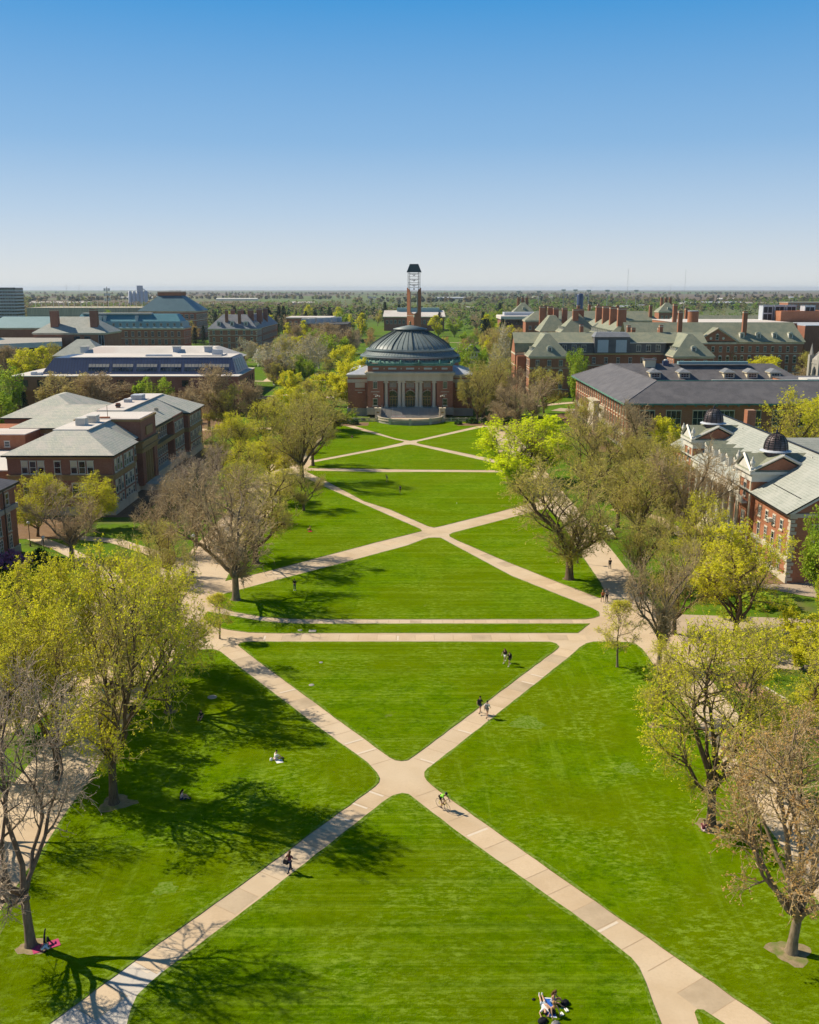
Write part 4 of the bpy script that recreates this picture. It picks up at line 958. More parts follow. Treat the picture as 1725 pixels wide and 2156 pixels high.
b.prism([(-.5,-hw+.44),(0,-hw-.03),(.5,-hw+.44)],zu0-1.9,zu0-.5,2)
for z in (zu0-4,zu0-8,zu0-11): b.box(-.4,.4,-hw+.40,-hw+.44,z-1.2,z,3)
part(b,'stair_slot',['stone','black','cream','lead'],BT)
b=MB(); posts=[(sx__*3.45,sy__*.55) for sx__ in (-1,1) for sy__ in (-1,1)]+[(sx__*2.5,sy__*1.55) for sx__ in (-1,1) for sy__ in (-1,1)]
for x,y in posts: b.tube([(x,y,zt-2.3),(x,y,zroof+.2)],.17,6,0)
U=(zroof-zt)/460
for y_ in (410,505,570,675,725,820):
    z=zt+(830-y_)*U
    for y in (-1.5,1.5): b.tube([(-2.6,y,z),(2.6,y,z)],.09,4,0)
    for x in (-3.45,3.45): b.tube([(x,-.55,z),(x,.55,z)],.08,4,0); b.tube([(x,-.55,z),(x*.73,-1.55,z)],.08,4,0)
for y_ in (1035,1235,1435):
    z=zt-(y_-830)*U; b.box(-slot-.1,slot+.1,-1.2,1.2,z,z+.22,0)
z=zt-205*U
for k in range(9): b.box(-slot+.3+k*.4,-slot+.36+k*.4,-1.25,-1.2,z+.2,z+1.1,0)
b.box(-slot,slot,-1.28,-1.18,z+1.05,z+1.15,0)
part(b,'belfry_frame',['black'],BT)
b=MB(); b.frustum((-4.3,4.3,-4.3,4.3),(-2.45,2.45,-2.45,2.45),zroof,ztop,0); part(b,'roof',['dome_rib'],BT)
BL=MB(); BL.lathe([(0,0),(.18,-.02),(.26,-.35),(.32,-.7),(.5,-.95)],12,(0,0,0),0); BL.tube([(0,0,0),(0,0,.2)],.06,5,0); bm=BL.mesh('bell',[M['black']])
for y_ in (410,570,725):
    for x,s_ in ((-2.1,.5),(-1.1,.8),(0,1.2),(1.1,.8),(2.1,.5)): link('bell',bm,BT,(x,-1.5,zt+(830-y_)*U-.1),0,(s_,s_,s_))
link('bell',bm,BT,(0,-1.5,zt-.05),0,(1.1,1.1,1.1))
def bld(name,label): return thing(name,label,'building')
def fascia_slots(): return None
# ================================================================ left: slate-roofed brick hall
D=bld('college_hall','three-storey brick hall with pale slate hip roofs and a columned porch, left of the lawns')
X1=-56.0
b=MB()
b.box(-75.7,X1,178,193,1.6,11.6,0)           # near wing
b.box(-75,X1-1.6,193,206,1.6,11.6,0)       # link
b.box(-72,X1-2.4,212,230,1.6,12.2,0); b.box(-72,X1-.9,230,241,1.6,12.0,0)
b.box(-75,X1+.2,241,257,1.6,11.6,0)        # far wing
b.box(-90,-72,217,241,0,11.2,0); b.box(-100,-80,236,262,0,11,0); b.box(-112,-84,208,226,0,10.9,1); b.box(-112,-77.6,184,208,0,7.4,1)
part(b,'wall',['brick_dark','brick_orange'],D)
b=MB(); b.box(-75.9,X1+.2,177.8,193.2,0,1.6,0); b.box(-75.2,X1-1.4,193.2,206,0,1.6,0); b.box(-72,X1-.7,212,240.8,0,1.6,0); b.box(-75.2,X1+.4,240.8,257.2,0,1.6,0)
part(b,'stone_base',['stone'],D)
b=MB()                                     # tan string courses and eaves frieze
for (x0,x1,y0,y1) in ((-75.7,X1,178,193),(-75,X1+.2,241,257)):
    b.box(x0-.12,x1+.12,y0-.12,y1+.12,6.75,7.5,0); b.box(x0-.3,x1+.3,y0-.3,y1+.3,7.5,7.8,0); b.box(x0-.1,x1+.1,y0-.1,y1+.1,10.9,11.55,0)
b.box(-75.1,X1-1.45,193.3,206,6.8,7.7,0); b.box(-75.1,X1-1.45,193.2,206,11.0,11.5,0)
b.box(-72.1,X1-.75,212,240.7,6.8,7.7,0); b.box(-72.1,X1-.75,212,240.7,11.2,11.5,0)
b.box(-90.1,-76,216.9,240,9.9,10.9,0)
part(b,'string_course',['terra'],D)
def froof(lo,z0,hi,z1,fas=.35):
    b=MB(); b.frustum(lo,hi,z0,z1,0); b.box(lo[0],lo[1],lo[2],lo[3],z0-fas,z0-.003,1); part(b,'roof',['slate_mix','black'],D)
froof((-76.5,X1+.75,177.2,194),11.62,(-68.8,-62.6,184.6,193.99),15.2)
froof((-76.4,X1-.9,194,207),11.60,(-68.8,-62.6,194,207),15.2)
froof((-76.2,X1-1.0,212,241),11.95,(-69.6,-64,213,241),15.3)
froof((-75.8,X1+.95,240.3,257.8),11.64,(-69.6,-64,241,250.4),15.35)
froof((-90.8,-70,216.4,242),11.22,(-82.2,-67,228,230),15.0)
froof((-100.8,-79.5,235.4,262.6),11.02,(-90.5,-89.5,245,252),15.6)
for a_ in ((-69.2,-62.3,185,200,15.2,15.4,0),(-70,-63.8,214,249.5,15.35,15.55,0),(-112.3,-83.8,207.8,216.9,10.9,11.1,0),(-112.3,-77.4,183.8,207.8,7.4,7.6,0),(-83,-76.6,185,196,5.0,5.2,0)):
    b=MB(); b.box(*a_); part(b,'flat_roof',['white_roof'],D)
# entrance block with attic, porch columns
b=MB(); b.box(-70,X1-3.2,200,212,0,15.2,0); b.box(X1-3.2,X1-.3,200,202.4,1.2,8.2,0); b.box(X1-3.2,X1-.3,209.6,212,1.2,8.2,0); b.box(X1-3.2,X1-.35,200.02,211.98,10.6,14.9,0)
part(b,'entrance_block',['brick_dark'],D)
b=MB(); b.box(-70.2,X1-.2,199.8,212.2,8.2,9.0,0); b.box(-70.4,X1+.2,199.5,212.5,9.0,9.35,0); b.box(-70.3,X1-.1,199.7,212.3,9.35,10.6,0); b.box(-70.5,X1+.3,199.4,212.6,10.55,10.8,0); b.box(-70.2,X1-.15,199.75,212.25,14.9,15.35,0); b.box(X1-.32,X1-.1,203.5,208.5,11.6,13.4,0)
part(b,'entablature',['terra'],D)
b=MB(); b.box(-70,X1-.5,200,212,15.35,15.5,0); part(b,'flat_roof',['white_roof'],D)
b=MB(); b.box(X1-3.2,X1+2.2,201,211,0,1.4,0)
for k in range(5): b.box(X1+2.2+k*.45,X1+2.65+k*.45,201.5,210.5,0,1.4-(k+1)*.24,0)
part(b,'steps',['stone'],D)
c=MB(); c.box(-.55,.55,-.55,.55,0,.3,0); c.lathe([(.48,.3),(.46,2.8),(.40,6.5),(.5,6.7)],14,(0,0,0),0); c.box(-.55,.55,-.55,.55,6.7,6.9,0); cme=c.mesh('column',[M['terra']])
for y in (203.3,205.1,206.9,208.7): link('column',cme,D,(X1-.9,y,1.35),0,(1,1,1))
window(D,'f',200,X1-7.0,12.0,1.2,1.6,'plain'); window(D,'f',200,X1-6.6,5.2,.9,2.2,'plain')
# windows: near wing front, quad side
row(D,'f',178,-73.2,-59.3,9,8.0,1.25,2.4,'plainsh|plain|plainsh',skip=(3,5)); row(D,'f',178,-73.2,-59.3,9,3.6,1.25,2.5,'plain|plainsh',skip=(3,5))
for z,h_ in ((8.0,2.4),(4.0,2.4),(1.75,1.5)):
    row(D,'r',X1,179.2,184.8,3,z,1.2,h_,'plainsh|plain'); row(D,'r',X1,185.6,192,4,z,1.2,h_,'plain|plainsh'); row(D,'r',X1-1.6,193.6,199.8,4,z,1.15,h_,'plain|plainsh')
    row(D,'r',X1-2.4,213,229.5,8,z,1.15,h_,'plain|plainsh') if False else row(D,'r',X1-.9,231,240.5,5,z,1.15,h_,'plain|plainsh')
    row(D,'r',X1-2.4,212.6,229.4,9,z,1.15,h_,'plain'); row(D,'r',X1+.2,242.5,255.8,6,z,1.2,h_,'plain|plainsh')
row(D,'f',217,-83.6,-77,3,8.0,1.3,1.8,'plainsh'); row(D,'f',208,-110,-86,6,8.3,1.2,1.2,'plain'); row(D,'f',184,-110,-80,8,3,1.2,1.5,'plain')
# small roof plant
for (x,y,z,w_,d_,h_,m_,nm) in ((-65.6,191.4,15.4,1.9,2.2,1.4,'white','rooftop_unit'),(-64.6,195.4,15.4,1.9,2.2,1.4,'white','rooftop_unit'),(-66.6,236,15.55,2.6,3.4,1.1,'lead','rooftop_unit'),(-67.4,230,15.55,1.6,1.6,.7,'lead','rooftop_unit')):
    b=MB(); b.box(x-w_/2,x+w_/2,y-d_/2,y+d_/2,z,z+h_,0); b.box(x-w_/2-.06,x+w_/2+.06,y-d_/2-.06,y+d_/2+.06,z+h_,z+h_+.08,0)
    for k in range(5): b.box(x-w_/2+.1,x+w_/2-.1,y-d_/2-.04,y-d_/2,z+.15+k*h_/6,z+.25+k*h_/6,1)
    part(b,nm,[m_,'steel'],D)
chimney(D,-71.5,221.5,12.4,14.9,.9,.9,'brick_dark','vent',cap='black'); chimney(D,-66.5,219,14.6,16.6,.8,.8,'brick_dark','vent',cap='black'); chimney(D,-60.5,229,12.4,14.3,.7,.7,'stone','vent')
b=MB(); b.tube([(-63.4,201,15.3),(-63.4,201,18.2)],.06,6,0); b.box(-65,-63,200.6,201.4,15.4,15.8,1); part(b,'mast',['wood','brick_orange'],D)
rebase(D,-64,215)
# ================================================================ near left corner hall
H0=bld('corner_hall','dark brick hall with tall stone-framed bays cut off by the left edge')
b=MB(); b.box(-100,-63.8,128,151.8,1.0,11.6,0); part(b,'wall',['brick_dark'],H0)
b=MB(); b.box(-100,-63.6,127.8,152,0,1.4,0); b.box(-100,-63.5,127.7,152.1,7.5,8.3,0); b.box(-100,-63.65,127.85,151.95,10.9,11.7,0); part(b,'stone_band',['stone_grey'],H0)
b=MB(); hip(b,-100,-63.8,128,151.8,11.7,16.0,9,11.8,0,.7,1); part(b,'roof',['shingle_dark','black'],H0)
for y in (130,133,136,139,142,145,148.6): window(H0,'r',-63.8,y,8.6,1.3,1.9,'plain'); window(H0,'r',-63.8,y,4.3,1.3,2.9,'grid'); window(H0,'r',-63.8,y,1.5,1.3,2.2,'grid')

b=MB(); b.tube([(-63.5,146.8,.5),(-63.5,146.8,11.5)],.1,5,0); part(b,'drainpipe',['black'],H0)
rebase(H0,-80,140)
# ================================================================ modern brick hall with navy clerestory
L_=bld('modern_hall','long modern brick hall with overhanging upper floor and navy sloped clerestory under a white roof')
b=MB(); b.box(-135,-58,327,362,8.2,13.0,0); b.box(-133,-64,330,358,0,8.2,0); b.box(-58.8,-58.0,327,328,0,8.2,0)
for y in (327.8,336,344.5,353,360.5): b.box(-60.2,-58.1,y-.7,y+.7,0,8.2,0)
for x in (-134,-127): b.box(x-.8,x+.8,327.5,328.8,0,8.2,0)
b.box(-57.5,-49.5,344,353,0,3.6,0)
part(b,'wall',['brick_dark'],L_)
b=MB(); b.box(-135.25,-57.75,326.75,362.25,13.0,13.25,0); b.box(-118,-62,337,356,18.6,18.9,0); b.box(-80,-66,340,352,18.9,19.3,0); b.box(-57.6,-49.4,343.9,344.2,3.6,3.8,0); b.box(-49.7,-49.4,344.2,353,3.6,3.8,0)
part(b,'roof',['white_roof'],L_)
b=MB(); b.frustum((-127,-59.8,333.5,360),(-123.5,-61.5,337,356.5),13.25,18.6,0); part(b,'clerestory',['navy'],L_)
# lights in the sloping face
e=math.atan2(3.5,5.35)
b=MB()
def slope_y(z): return 333.5+(z-13.25)/5.35*3.5
for k in range(6):
    x=-111+k*8.3
    for j in range(6):
        for z0,z1,m_ in ((15.6,16.6,1),(14.2,15.4,0)):
            xa=x+j*1.2; b.add([(xa,slope_y(z0)-.06,z0),(xa+1.05,slope_y(z0)-.06,z0),(xa+1.05,slope_y(z1)-.06,z1),(xa,slope_y(z1)-.06,z1)],[(0,1,2,3)],m_)
cl=part(b,'clerestory_glazing',['glass','stone_grey'],L_)
b=MB()
for k in range(66):
    x=-126+k*1.0; b.add([(x,slope_y(13.4)-.05,13.4),(x+.07,slope_y(13.4)-.05,13.4),(x+.07,slope_y(18.4)-.05,18.4),(x,slope_y(18.4)-.05,18.4)],[(0,1,2,3)],0)
part(b,'seam',['black'],L_)
def sx_(z): return -59.8-(z-13.25)/5.35*1.7
for k in range(4):
    y=339+k*4.2; b=MB(); b.add([(sx_(13.9)+.08,y,13.9),(sx_(13.9)+.08,y+3.0,13.9),(sx_(18)+.08,y+3.0,18),(sx_(18)+.08,y,18)],[(0,1,2,3)],0)
    for yy in (y,y+1.5,y+3.0): b.tube([(sx_(13.9)+.1,yy,13.9),(sx_(18)+.1,yy,18)],.09,4,1)
    part(b,'sloped_window',['lead','white'],L_)
for x in (-130.5,-125,-116,-108,-98,-91,-84,-76,-69): window(L_,'f',327,x,9.6,2.3,2.2,'bare_dark')
for y in (331,334,340,343,346,352,357): window(L_,'r',-58,y,9.2,1.5,2.3,'bare_dark')
for (x,y,z,w_,h_) in ((-128.5,331,13.25,1.6,.9),(-126.5,331,13.25,1.4,.7),(-68,344,19.3,3.5,1.6),(-88,341,18.9,9,.5)):
    b=MB(); b.box(x-w_/2,x+w_/2,y-1,y+1,z,z+h_,0); b.box(x-w_/2+.2,x+w_/2-.2,y-.8,y+.8,z+h_,z+h_+.12,0); part(b,'rooftop_unit',['lead'],L_)
rebase(L_,-96,345)
# ================================================================ right: charcoal-roofed hall
N=bld('charcoal_hall','brick hall with low charcoal hip roofs and green copper gutters, right of the dome')
x0=57.5
b=MB(); b.box(x0,76.5,252,333,0,12.6,0); b.box(76.5,170,252,272,0,12.6,0); b.box(76.5,128,316,333,0,12.6,0); b.box(118,150,283,316,0,14.0,1)
part(b,'wall',['brick_orange','brick_orange'],N)
b=MB(); b.box(x0-.25,x0+.2,251.9,333.1,3.2,4.4,0); b.box(x0-.15,x0+.2,252,333,0,.8,0); b.box(x0-.12,76,251.85,252,3.2,4.0,0)
part(b,'stone_band',['stone'],N)
b=MB()
hip(b,x0,76.5,252,333,12.8,17.7,10.9,10.9,0,1.5,1,.45); part(b,'roof',['shingle_dark','copper'],N); b=MB()
X0,X1_=64,171.5; vs=[(56,250.5,12.803),(X1_,250.5,12.803),(X1_,261.3,17.703),(67,261.3,17.703),(67,272,12.9),(X1_,272,12.9)]
b.add(vs,[(0,1,2,3),(3,2,5,4)],0); b.add([(76,250.48,12.35),(X1_,250.48,12.35),(X1_,250.48,12.8),(76,250.48,12.8),(76,252,12.35),(X1_,252,12.35)],[(0,1,2,3),(0,4,5,1)],1)
part(b,'roof',['shingle_dark','copper'],N); b=MB()
vs=[(67,312.5,12.9),(128,312.5,12.9),(121,323.5,17.70),(67,323.5,17.70),(67,334.5,12.8),(128,334.5,12.8)]; b.add(vs,[(0,1,2,3),(3,2,5,4),(1,5,2)],0)
part(b,'roof',['shingle_dark','copper'],N)
b=MB(); b.tube([(56,250.5,12.82),(67,261.4,17.76),(67,323,17.76),(56,334.2,12.82)],.12,5,1); b.box(67,171,261.15,261.45,17.66,17.85,0); b.box(82,150,261.45,262.1,17.70,17.95,2); b.box(89,112,320.6,322.6,17.6,18.5,3); b.box(117.8,150.2,282.8,316,14.0,14.3,1); b.box(122,142,296,303,14.3,15.0,2)
part(b,'ridge_flashing',['copper','shingle_dark','white','teal_pale'],N)
for x in (80,89.5,104,111.5,119): dormer(N,'f',x,314.2,13.6,3.4,1.9,5,'slate_blue','hip','cream')
b=MB(); b.box(78,81.5,321,324,16.5,19.0,0); b.box(77.6,81.9,320.6,324.4,19.0,19.25,1); part(b,'roof_hatch',['cream','shingle_dark'],N)
b=MB(); b.box(84.3,86.2,322,323.5,16.8,18.6,0); b.lathe([(.5,0),(.7,.3),(.4,.5)],8,(85.2,322.7,18.6),1); part(b,'vent',['navy','white'],N)
# tall pilastered windows on the quad side
PL=MB(); PL.box(-.42,.42,-.22,.02,0,7.8,0); PL.box(-.5,.5,-.26,.02,7.3,7.8,1); plm=PL.mesh('pilaster',[M['brick_orange'],M['stone']])
for k in range(22):
    y=254.5+k*3.55
    if k<22: link('pilaster',plm,N,(x0,y-1.75,4.4),FACE['l'])
    window(N,'l',x0,y,8.6,1.9,3.2,'trip_cream'); 
    if 7<k<14: window(N,'l',x0,y,4.8,1.9,2.8,'grid_cream')
    else: window(N,'l',x0,y,4.8,1.9,2.8,'trip_cream')
    window(N,'l',x0,y,1.0,1.4,1.6,'plain_cream')
b=MB()
for y0_,y1_ in ((281,289),(300,304)):
    b.box(x0-.5,x0-.2,y0_,y1_,4.4,8.2,0)
b.box(x0-2.0,x0-.2,289,298,0,8.6,0); b.box(x0-2.3,x0,288.7,298.3,8.6,9.2,0)
part(b,'stone_portal',['stone'],N)
for k in range(14): window(N,'f',252,62.5+k*7.0,6.6,4.0,4.2,'trip_cream'); window(N,'f',252,62.5+k*7.0,1.4,4.0,3.6,'trip_cream')
b=MB(); 
for k in range(40): b.box(58+k*2.8,58.3+k*2.8,250.9,252,11.9,12.34,0)
part(b,'bracket',['copper'],N)
rebase(N,67,290)
# ================================================================ right: columned hall with cupolas
E_=bld('columned_hall','red brick hall with white columns and two brown-domed cupola towers, right of the lawns')
ex=55.0
b=MB(); b.box(ex,74,134.5,149.5,0,10.4,0); b.box(ex,74,188,197.2,0,10.4,0); b.box(ex+3.4,74,155.5,182,0,10.4,0)
b.add([(ex,134.5,10.4),(74,134.5,10.4),(64.5,134.5,16.3)],[(0,1,2)],0); b.add([(ex,197.2,10.4),(74,197.2,10.4),(64.5,197.2,16.3)],[(0,2,1)],0)
for y0_,y1_ in ((149.5,155.5),(182,188)): b.box(ex-.6,ex+8.2,y0_,y1_,0,13.4,0)
b.box(68.5,70.2,194,196,12,18.0,0)
part(b,'wall',['brick_orange'],E_)
b=MB()
for (y0_,y1_) in ((134.3,149.5),(188,197.4)): b.box(ex-.25,ex+.1,y0_,y1_,3.3,4.0,0); b.box(ex-.35,ex+.1,y0_,y1_,9.9,10.55,0); b.box(ex-.2,ex+.1,y0_,y1_,0,1.1,0); part(b,'stone_band',['stone','white'],E_); b=MB()
for k in range(17): b.box(ex-.12,ex+(.55 if k%2 else .85),134.38,134.5,.4+k*.58,.4+k*.58+.46,0); b.box(ex-.12,ex,134.5,134.5+(.85 if k%2 else .55),.4+k*.58,.4+k*.58+.46,0)
b.box(ex-.2,74.2,134.25,134.5,9.9,10.5,0)
part(b,'stone_trim',['stone','white'],E_); b=MB()
for y0_,y1_ in ((149.5,155.5),(182,188)): b.box(ex-.85,ex+8.4,y0_-.25,y1_+.25,12.2,13.4,1); b.box(ex-1.3,ex+8.8,y0_-.7,y1_+.7,13.4,13.85,1); b.box(ex-.75,ex-.6,y0_+.2,y0_+.7,0,12.2,0); b.box(ex-.75,ex-.6,y1_-.7,y1_-.2,0,12.2,0); part(b,'tower_cornice',['stone','white'],E_); b=MB()
b.add([(ex-.7,134.2,10.45),(64.5,134.2,16.7),(64.5,134.2,16.15),(ex+.2,134.2,10.45)],[(0,3,2,1)],1); b.add([(74.7,134.2,10.45),(64.5,134.2,16.7),(64.5,134.2,16.15),(73.8,134.2,10.45)],[(0,1,2,3)],1)
part(b,'rake_trim',['stone','white'],E_)
b=MB()
def gable(b,x0,x1,xm,y0,y1,z0,z1,m,o=.9): 
    vs=[(x0-o,y0,z0),(xm,y0,z1),(x1+o,y0,z0),(x0-o,y1,z0),(xm,y1,z1),(x1+o,y1,z0)]
    b.add(vs,[(0,1,4,3),(1,2,5,4)],m); b.add([(v[0],v[1],v[2]-.25) for v in vs]+vs,[(0,3,4,1),(1,4,5,2),(6,9,3,0),(2,5,11,8),(0,1,7,6),(1,2,8,7)],1)
gable(b,ex,74,64.5,134.1,197.6,10.5,16.7,0)
b.box(64.3,64.7,134.1,197.6,16.62,16.8,1)
# cross wing roof at the back right
vs=[(64.5,168,16.4),(96,168,16.4),(96,158,11),(68,158,11),(96,178,11),(68,178,11)]; b.add(vs,[(0,3,2,1),(0,1,4,5)],0)
part(b,'roof',['slate_pale','black'],E_)
for y0_,y1_ in ((149.5,155.5),(182,188)):
    ym=(y0_+y1_)/2; b=MB()
    # small gables on two faces over the tower
    for (a,c) in (((ex-1.3,y0_-.7),(ex+8.8,y1_+.7)),):
        xm=(a[0]+c[0])/2; zt_=16.5
        b.add([(a[0],a[1],13.85),(c[0],a[1],13.85),(xm,a[1],zt_),(a[0],c[1],13.85),(c[0],c[1],13.85),(xm,c[1],zt_)],[(0,2,5,3),(1,4,5,2)],0)
        b.add([(a[0],a[1],13.851),(a[0],c[1],13.851),(a[0],ym,16.3),(c[0],a[1],13.851),(c[0],c[1],13.851),(c[0],ym,16.3)],[(0,3,5,2),(1,2,5,4)],0)
        # pediment faces
        b.add([(a[0]+.9,a[1]+.35,13.86),(c[0]-.9,a[1]+.35,13.86),(xm,a[1]+.35,zt_-.55)],[(0,1,2)],1)
        for s in (0,1):
            xa=a[0] if s==0 else c[0]; b.tube([(xa,a[1]+.1,13.95),(xm,a[1]+.1,zt_-.02)],.24,4,2,smooth=False)
            ya=a[1] if s==0 else c[1]; b.tube([(a[0]+.1,ya,13.95),(a[0]+.1,ym,16.28)],.24,4,2,smooth=False)
        b.add([(a[0]+.3,a[1]+.8,13.86),(a[0]+.3,c[1]-.8,13.86),(a[0]+.3,ym,15.9)],[(0,2,1)],2)
    part(b,'gable',['slate_green','brick','white'],E_)
    xm=ex+3.8
    b=MB(); b.lathe([(1.7,15.0),(1.7,16.6)],20,(xm,ym,0),0); b.lathe([(2.45,16.6),(2.45,16.72),(1.85,16.9)],24,(xm,ym,0),1)
    n=10; dp=[(1.85*math.cos(math.pi/2*k/n)**.8,16.88+2.55*math.sin(math.pi/2*k/n)) for k in range(n)]+[(.15,19.45)]
    b.lathe(dp,24,(xm,ym,0),0)
    for k in range(12):
        a=2*math.pi*k/12; b.tube([(xm+(r_+.03)*math.cos(a),ym+(r_+.03)*math.sin(a),z_) for r_,z_ in dp],.07,4,2,cap=False)
    for j in range(1,8): b.lathe([(dp[j][0]+.05,dp[j][1]-.05),(dp[j][0]+.05,dp[j][1]+.05)],24,(xm,ym,0),2)
    b.lathe([(.2,19.4),(.3,19.6),(.14,19.75),(.2,19.95),(.05,20.1),(.03,20.6),(0,20.6)],10,(xm,ym,0),2)
    part(b,'cupola',['cupola','lead','black','copper'],E_)
    ur=MB(); ur.box(-.5,.5,-.5,.5,0,1.0,0); ur.lathe([(.3,1.0),(.2,1.2),(.5,1.6),(.6,2.2),(.3,2.4),(.45,2.55),(.12,2.9),(.18,3.2),(0,3.4)],12,(0,0,0),0); um=ur.mesh('urn',[M['white']])
    for (x,y) in ((ex-.9,y0_-.3),(ex+8.4,y0_-.3),(ex-.9,y1_+.3)): link('urn',um,E_,(x,y,13.85),0,(.72,.72,.72))
    window(E_,'l',ex-.6,ym,9.3,1.2,2.3,'arch'); window(E_,'l',ex-.6,ym,3.2,1.4,3.6,'grid'); window(E_,'l',ex-.6,ym,6.0,.1,.1,'bare')
    b=MB(); b.box(ex-1.5,ex-.6,ym-1.4,ym+1.4,8.3,8.6,0); b.box(ex-1.5,ex-1.35,ym-1.4,ym+1.4,8.6,9.4,0); part(b,'balconette',['white'],E_)
    o=MB(); o.lathe([(.95,0),(.95,.12),(.7,.16),(.7,.06)],20,(0,0,0),0); o.lathe([(.72,.05),(0,.05)],20,(0,0,0),1)
    for k in range(4): a=math.pi*k/4; o.tube([(-.7*math.cos(a),-.7*math.sin(a),.1),(.7*math.cos(a),.7*math.sin(a),.1)],.04,4,0)
    ro=o.build('round_window',[M['white'],M['glass']],E_,(ex+4.2,y0_,10.6)); ro.rotation_euler=(math.pi/2,0,0)
    if y0_<160:
        for x in (ex+1.6,ex+6.8): b=MB(); b.box(x-.25,x+.25,y0_-.05,y0_,11.4,11.9,0); part(b,'stone_block',['stone'],E_)
# colonnade between the towers
b=MB(); b.box(ex-.6,ex+3.6,155.5,182,8.6,10.0,0); b.box(ex-1.0,ex+3.6,155.5,182,10.0,10.35,0); b.box(ex-.8,ex+3.4,155.5,182,0,1.6,1)
for k in range(5): b.box(ex-.8-(k+1)*.5,ex-.8-k*.5,158,179.5,0,1.6-(k+1)*.27,1)
part(b,'entablature',['white','stone'],E_)
c=MB(); c.box(-.62,.62,-.62,.62,0,.3,0); c.lathe([(.58,.3),(.52,.5),(.52,2.8),(.43,6.5),(.55,6.75)],16,(0,0,0),0); c.box(-.6,.6,-.6,.6,6.75,7.0,0); cme=c.mesh('column',[M['white']])
for k in range(8): link('column',cme,E_,(ex+.1,157.2+k*3.3,1.6))
for k in range(8): window(E_,'l',ex+3.4,158.0+k*3.1,5.6,1.2,2.2,'grid'); window(E_,'l',ex+3.4,158.0+k*3.1,2.0,1.2,2.6,'grid')
for k in range(6): dormer(E_,'l',ex+.9,158.5+k*4.1,11.4,1.5,2.0,5.5,'slate_green','gable','white','grid')
for z,h_ in ((7.3,1.5),(4.1,2.2),(1.3,1.7)):
    row(E_,'l',ex,136.3,148.3,4,z,1.1,h_,'grid|plain'); row(E_,'l',ex,189,196.5,3,z,1.1,h_,'grid')
row(E_,'f',134.5,57,72,5,4.3,1.2,2.1,'grid'); row(E_,'f',134.5,57,72,5,7.3,1.2,1.5,'grid'); row(E_,'f',134.5,57,72,5,1.4,1.2,1.7,'plain')
b=MB(); b.box(ex-.75,ex-.1,141.0,142.0,7.6,8.2,0); b.box(ex-.8,ex-.75,141.1,141.9,7.7,8.1,1); part(b,'air_conditioner',['white','steel'],E_)
b=MB()
for k in range(22): b.box(ex+1.9,ex+2.0,136.5+k*.5,136.75+k*.5,11.95,12.3,0)
part(b,'snow_guard',['black'],E_)
rebase(E_,64.5,166)
def hall(name,label,x0,x1,y0,y1,ze,zr,ix,iy,roof,wall='brick',zb=0.0,over=.6,trim='stone',floors=(),n=8,wn=(1.1,1.9),side=None,ns=6,style='grid',fascia='stone',bands=(),th=.5,skip=()):
    e=bld(name,label); b=MB(); b.box(x0,x1,y0,y1,zb,ze-.2,0); part(b,'wall',[wall],e)
    b=MB(); b.box(x0-.25,x1+.25,y0-.25,y1+.25,ze-1.0,ze-.02,0)
    for z in bands: b.box(x0-.12,x1+.12,y0-.12,y1+.12,z,z+.35,0)
    part(b,'cornice',[trim],e)
    b=MB(); hip(b,x0,x1,y0,y1,ze,zr,ix,iy,0,over,1,th); part(b,'roof',[roof,fascia],e)
    for z in floors:
        row(e,'f',y0,x0+1,x1-1,n,z,wn[0],wn[1],style,skip)
        if side: row(e,side,x1 if side=='r' else x0,y0+1,y1-1,ns,z,wn[0],wn[1],style)
    return e
# ---- green-slate hall with two pavilions
K=bld('pavilion_hall','brick hall with steep green slate roofs and two hipped pavilions, right of the dome')
b=MB(); b.box(43.5,121.5,400,415,0,16.2,0)
for x in (47.7,105.0): b.box(x,x+15.6,385,402,0,15.7,0)
b.box(44,47.7,396,402,0,15.2,0)
b.add([(43.5,400,16.2),(43.5,415,16.2),(43.5,407.5,23.4)],[(0,2,1)],0)
part(b,'wall',['brick'],K)
b=MB()
for x in (47.7,105.0): b.box(x-.15,x+15.75,384.85,400,15.0,15.85,0); b.box(x-.05,x+15.65,384.95,400,11.1,11.4,0); b.box(x-.1,x+15.7,384.9,400,2.6,2.9,0)
b.box(43.4,121.6,399.85,415.1,15.5,16.15,0); b.box(43.4,121.6,399.9,415.1,11.1,11.4,0)
part(b,'cornice',['stone'],K)
b=MB()
vs=[(42.9,398.8,20.3),(122.1,398.8,20.3),(122.1,407.5,24.3),(42.9,407.5,24.3),(42.9,416.0,16.2),(122.1,416.0,16.2)]; b.add(vs,[(0,1,2,3),(3,2,5,4)],0)
b.add([(43.2,399.2,16.5),(57,399.2,16.5),(57,399.1,20.4),(43.2,399.1,20.4)],[(0,1,2,3)],0)
part(b,'roof',['slate_green','stone'],K)
for x in (47.7,105.0):
    b=MB(); o=.6; hip(b,x,x+15.6,385,402,15.9,24.3,7.3,0.01,0,o,1) if False else None
    vs=[(x-o,384.4,15.9),(x+15.6+o,384.4,15.9),(x+15.6+o,404,15.9),(x-o,404,15.9),(x+6.9,392,24.25),(x+8.7,392,24.25),(x+8.7,407,24.25),(x+6.9,407,24.25)]
    b.add(vs,[(0,1,5,4),(1,2,6,5),(3,0,4,7),(4,5,6,7)],0)
    b.add([(v[0],v[1],15.5) for v in vs[:4]]+[(v[0],v[1],15.898) for v in vs[:4]],[(0,1,5,4),(1,2,6,5),(3,0,4,7)],1)
    part(b,'roof',['slate_green','stone'],K)
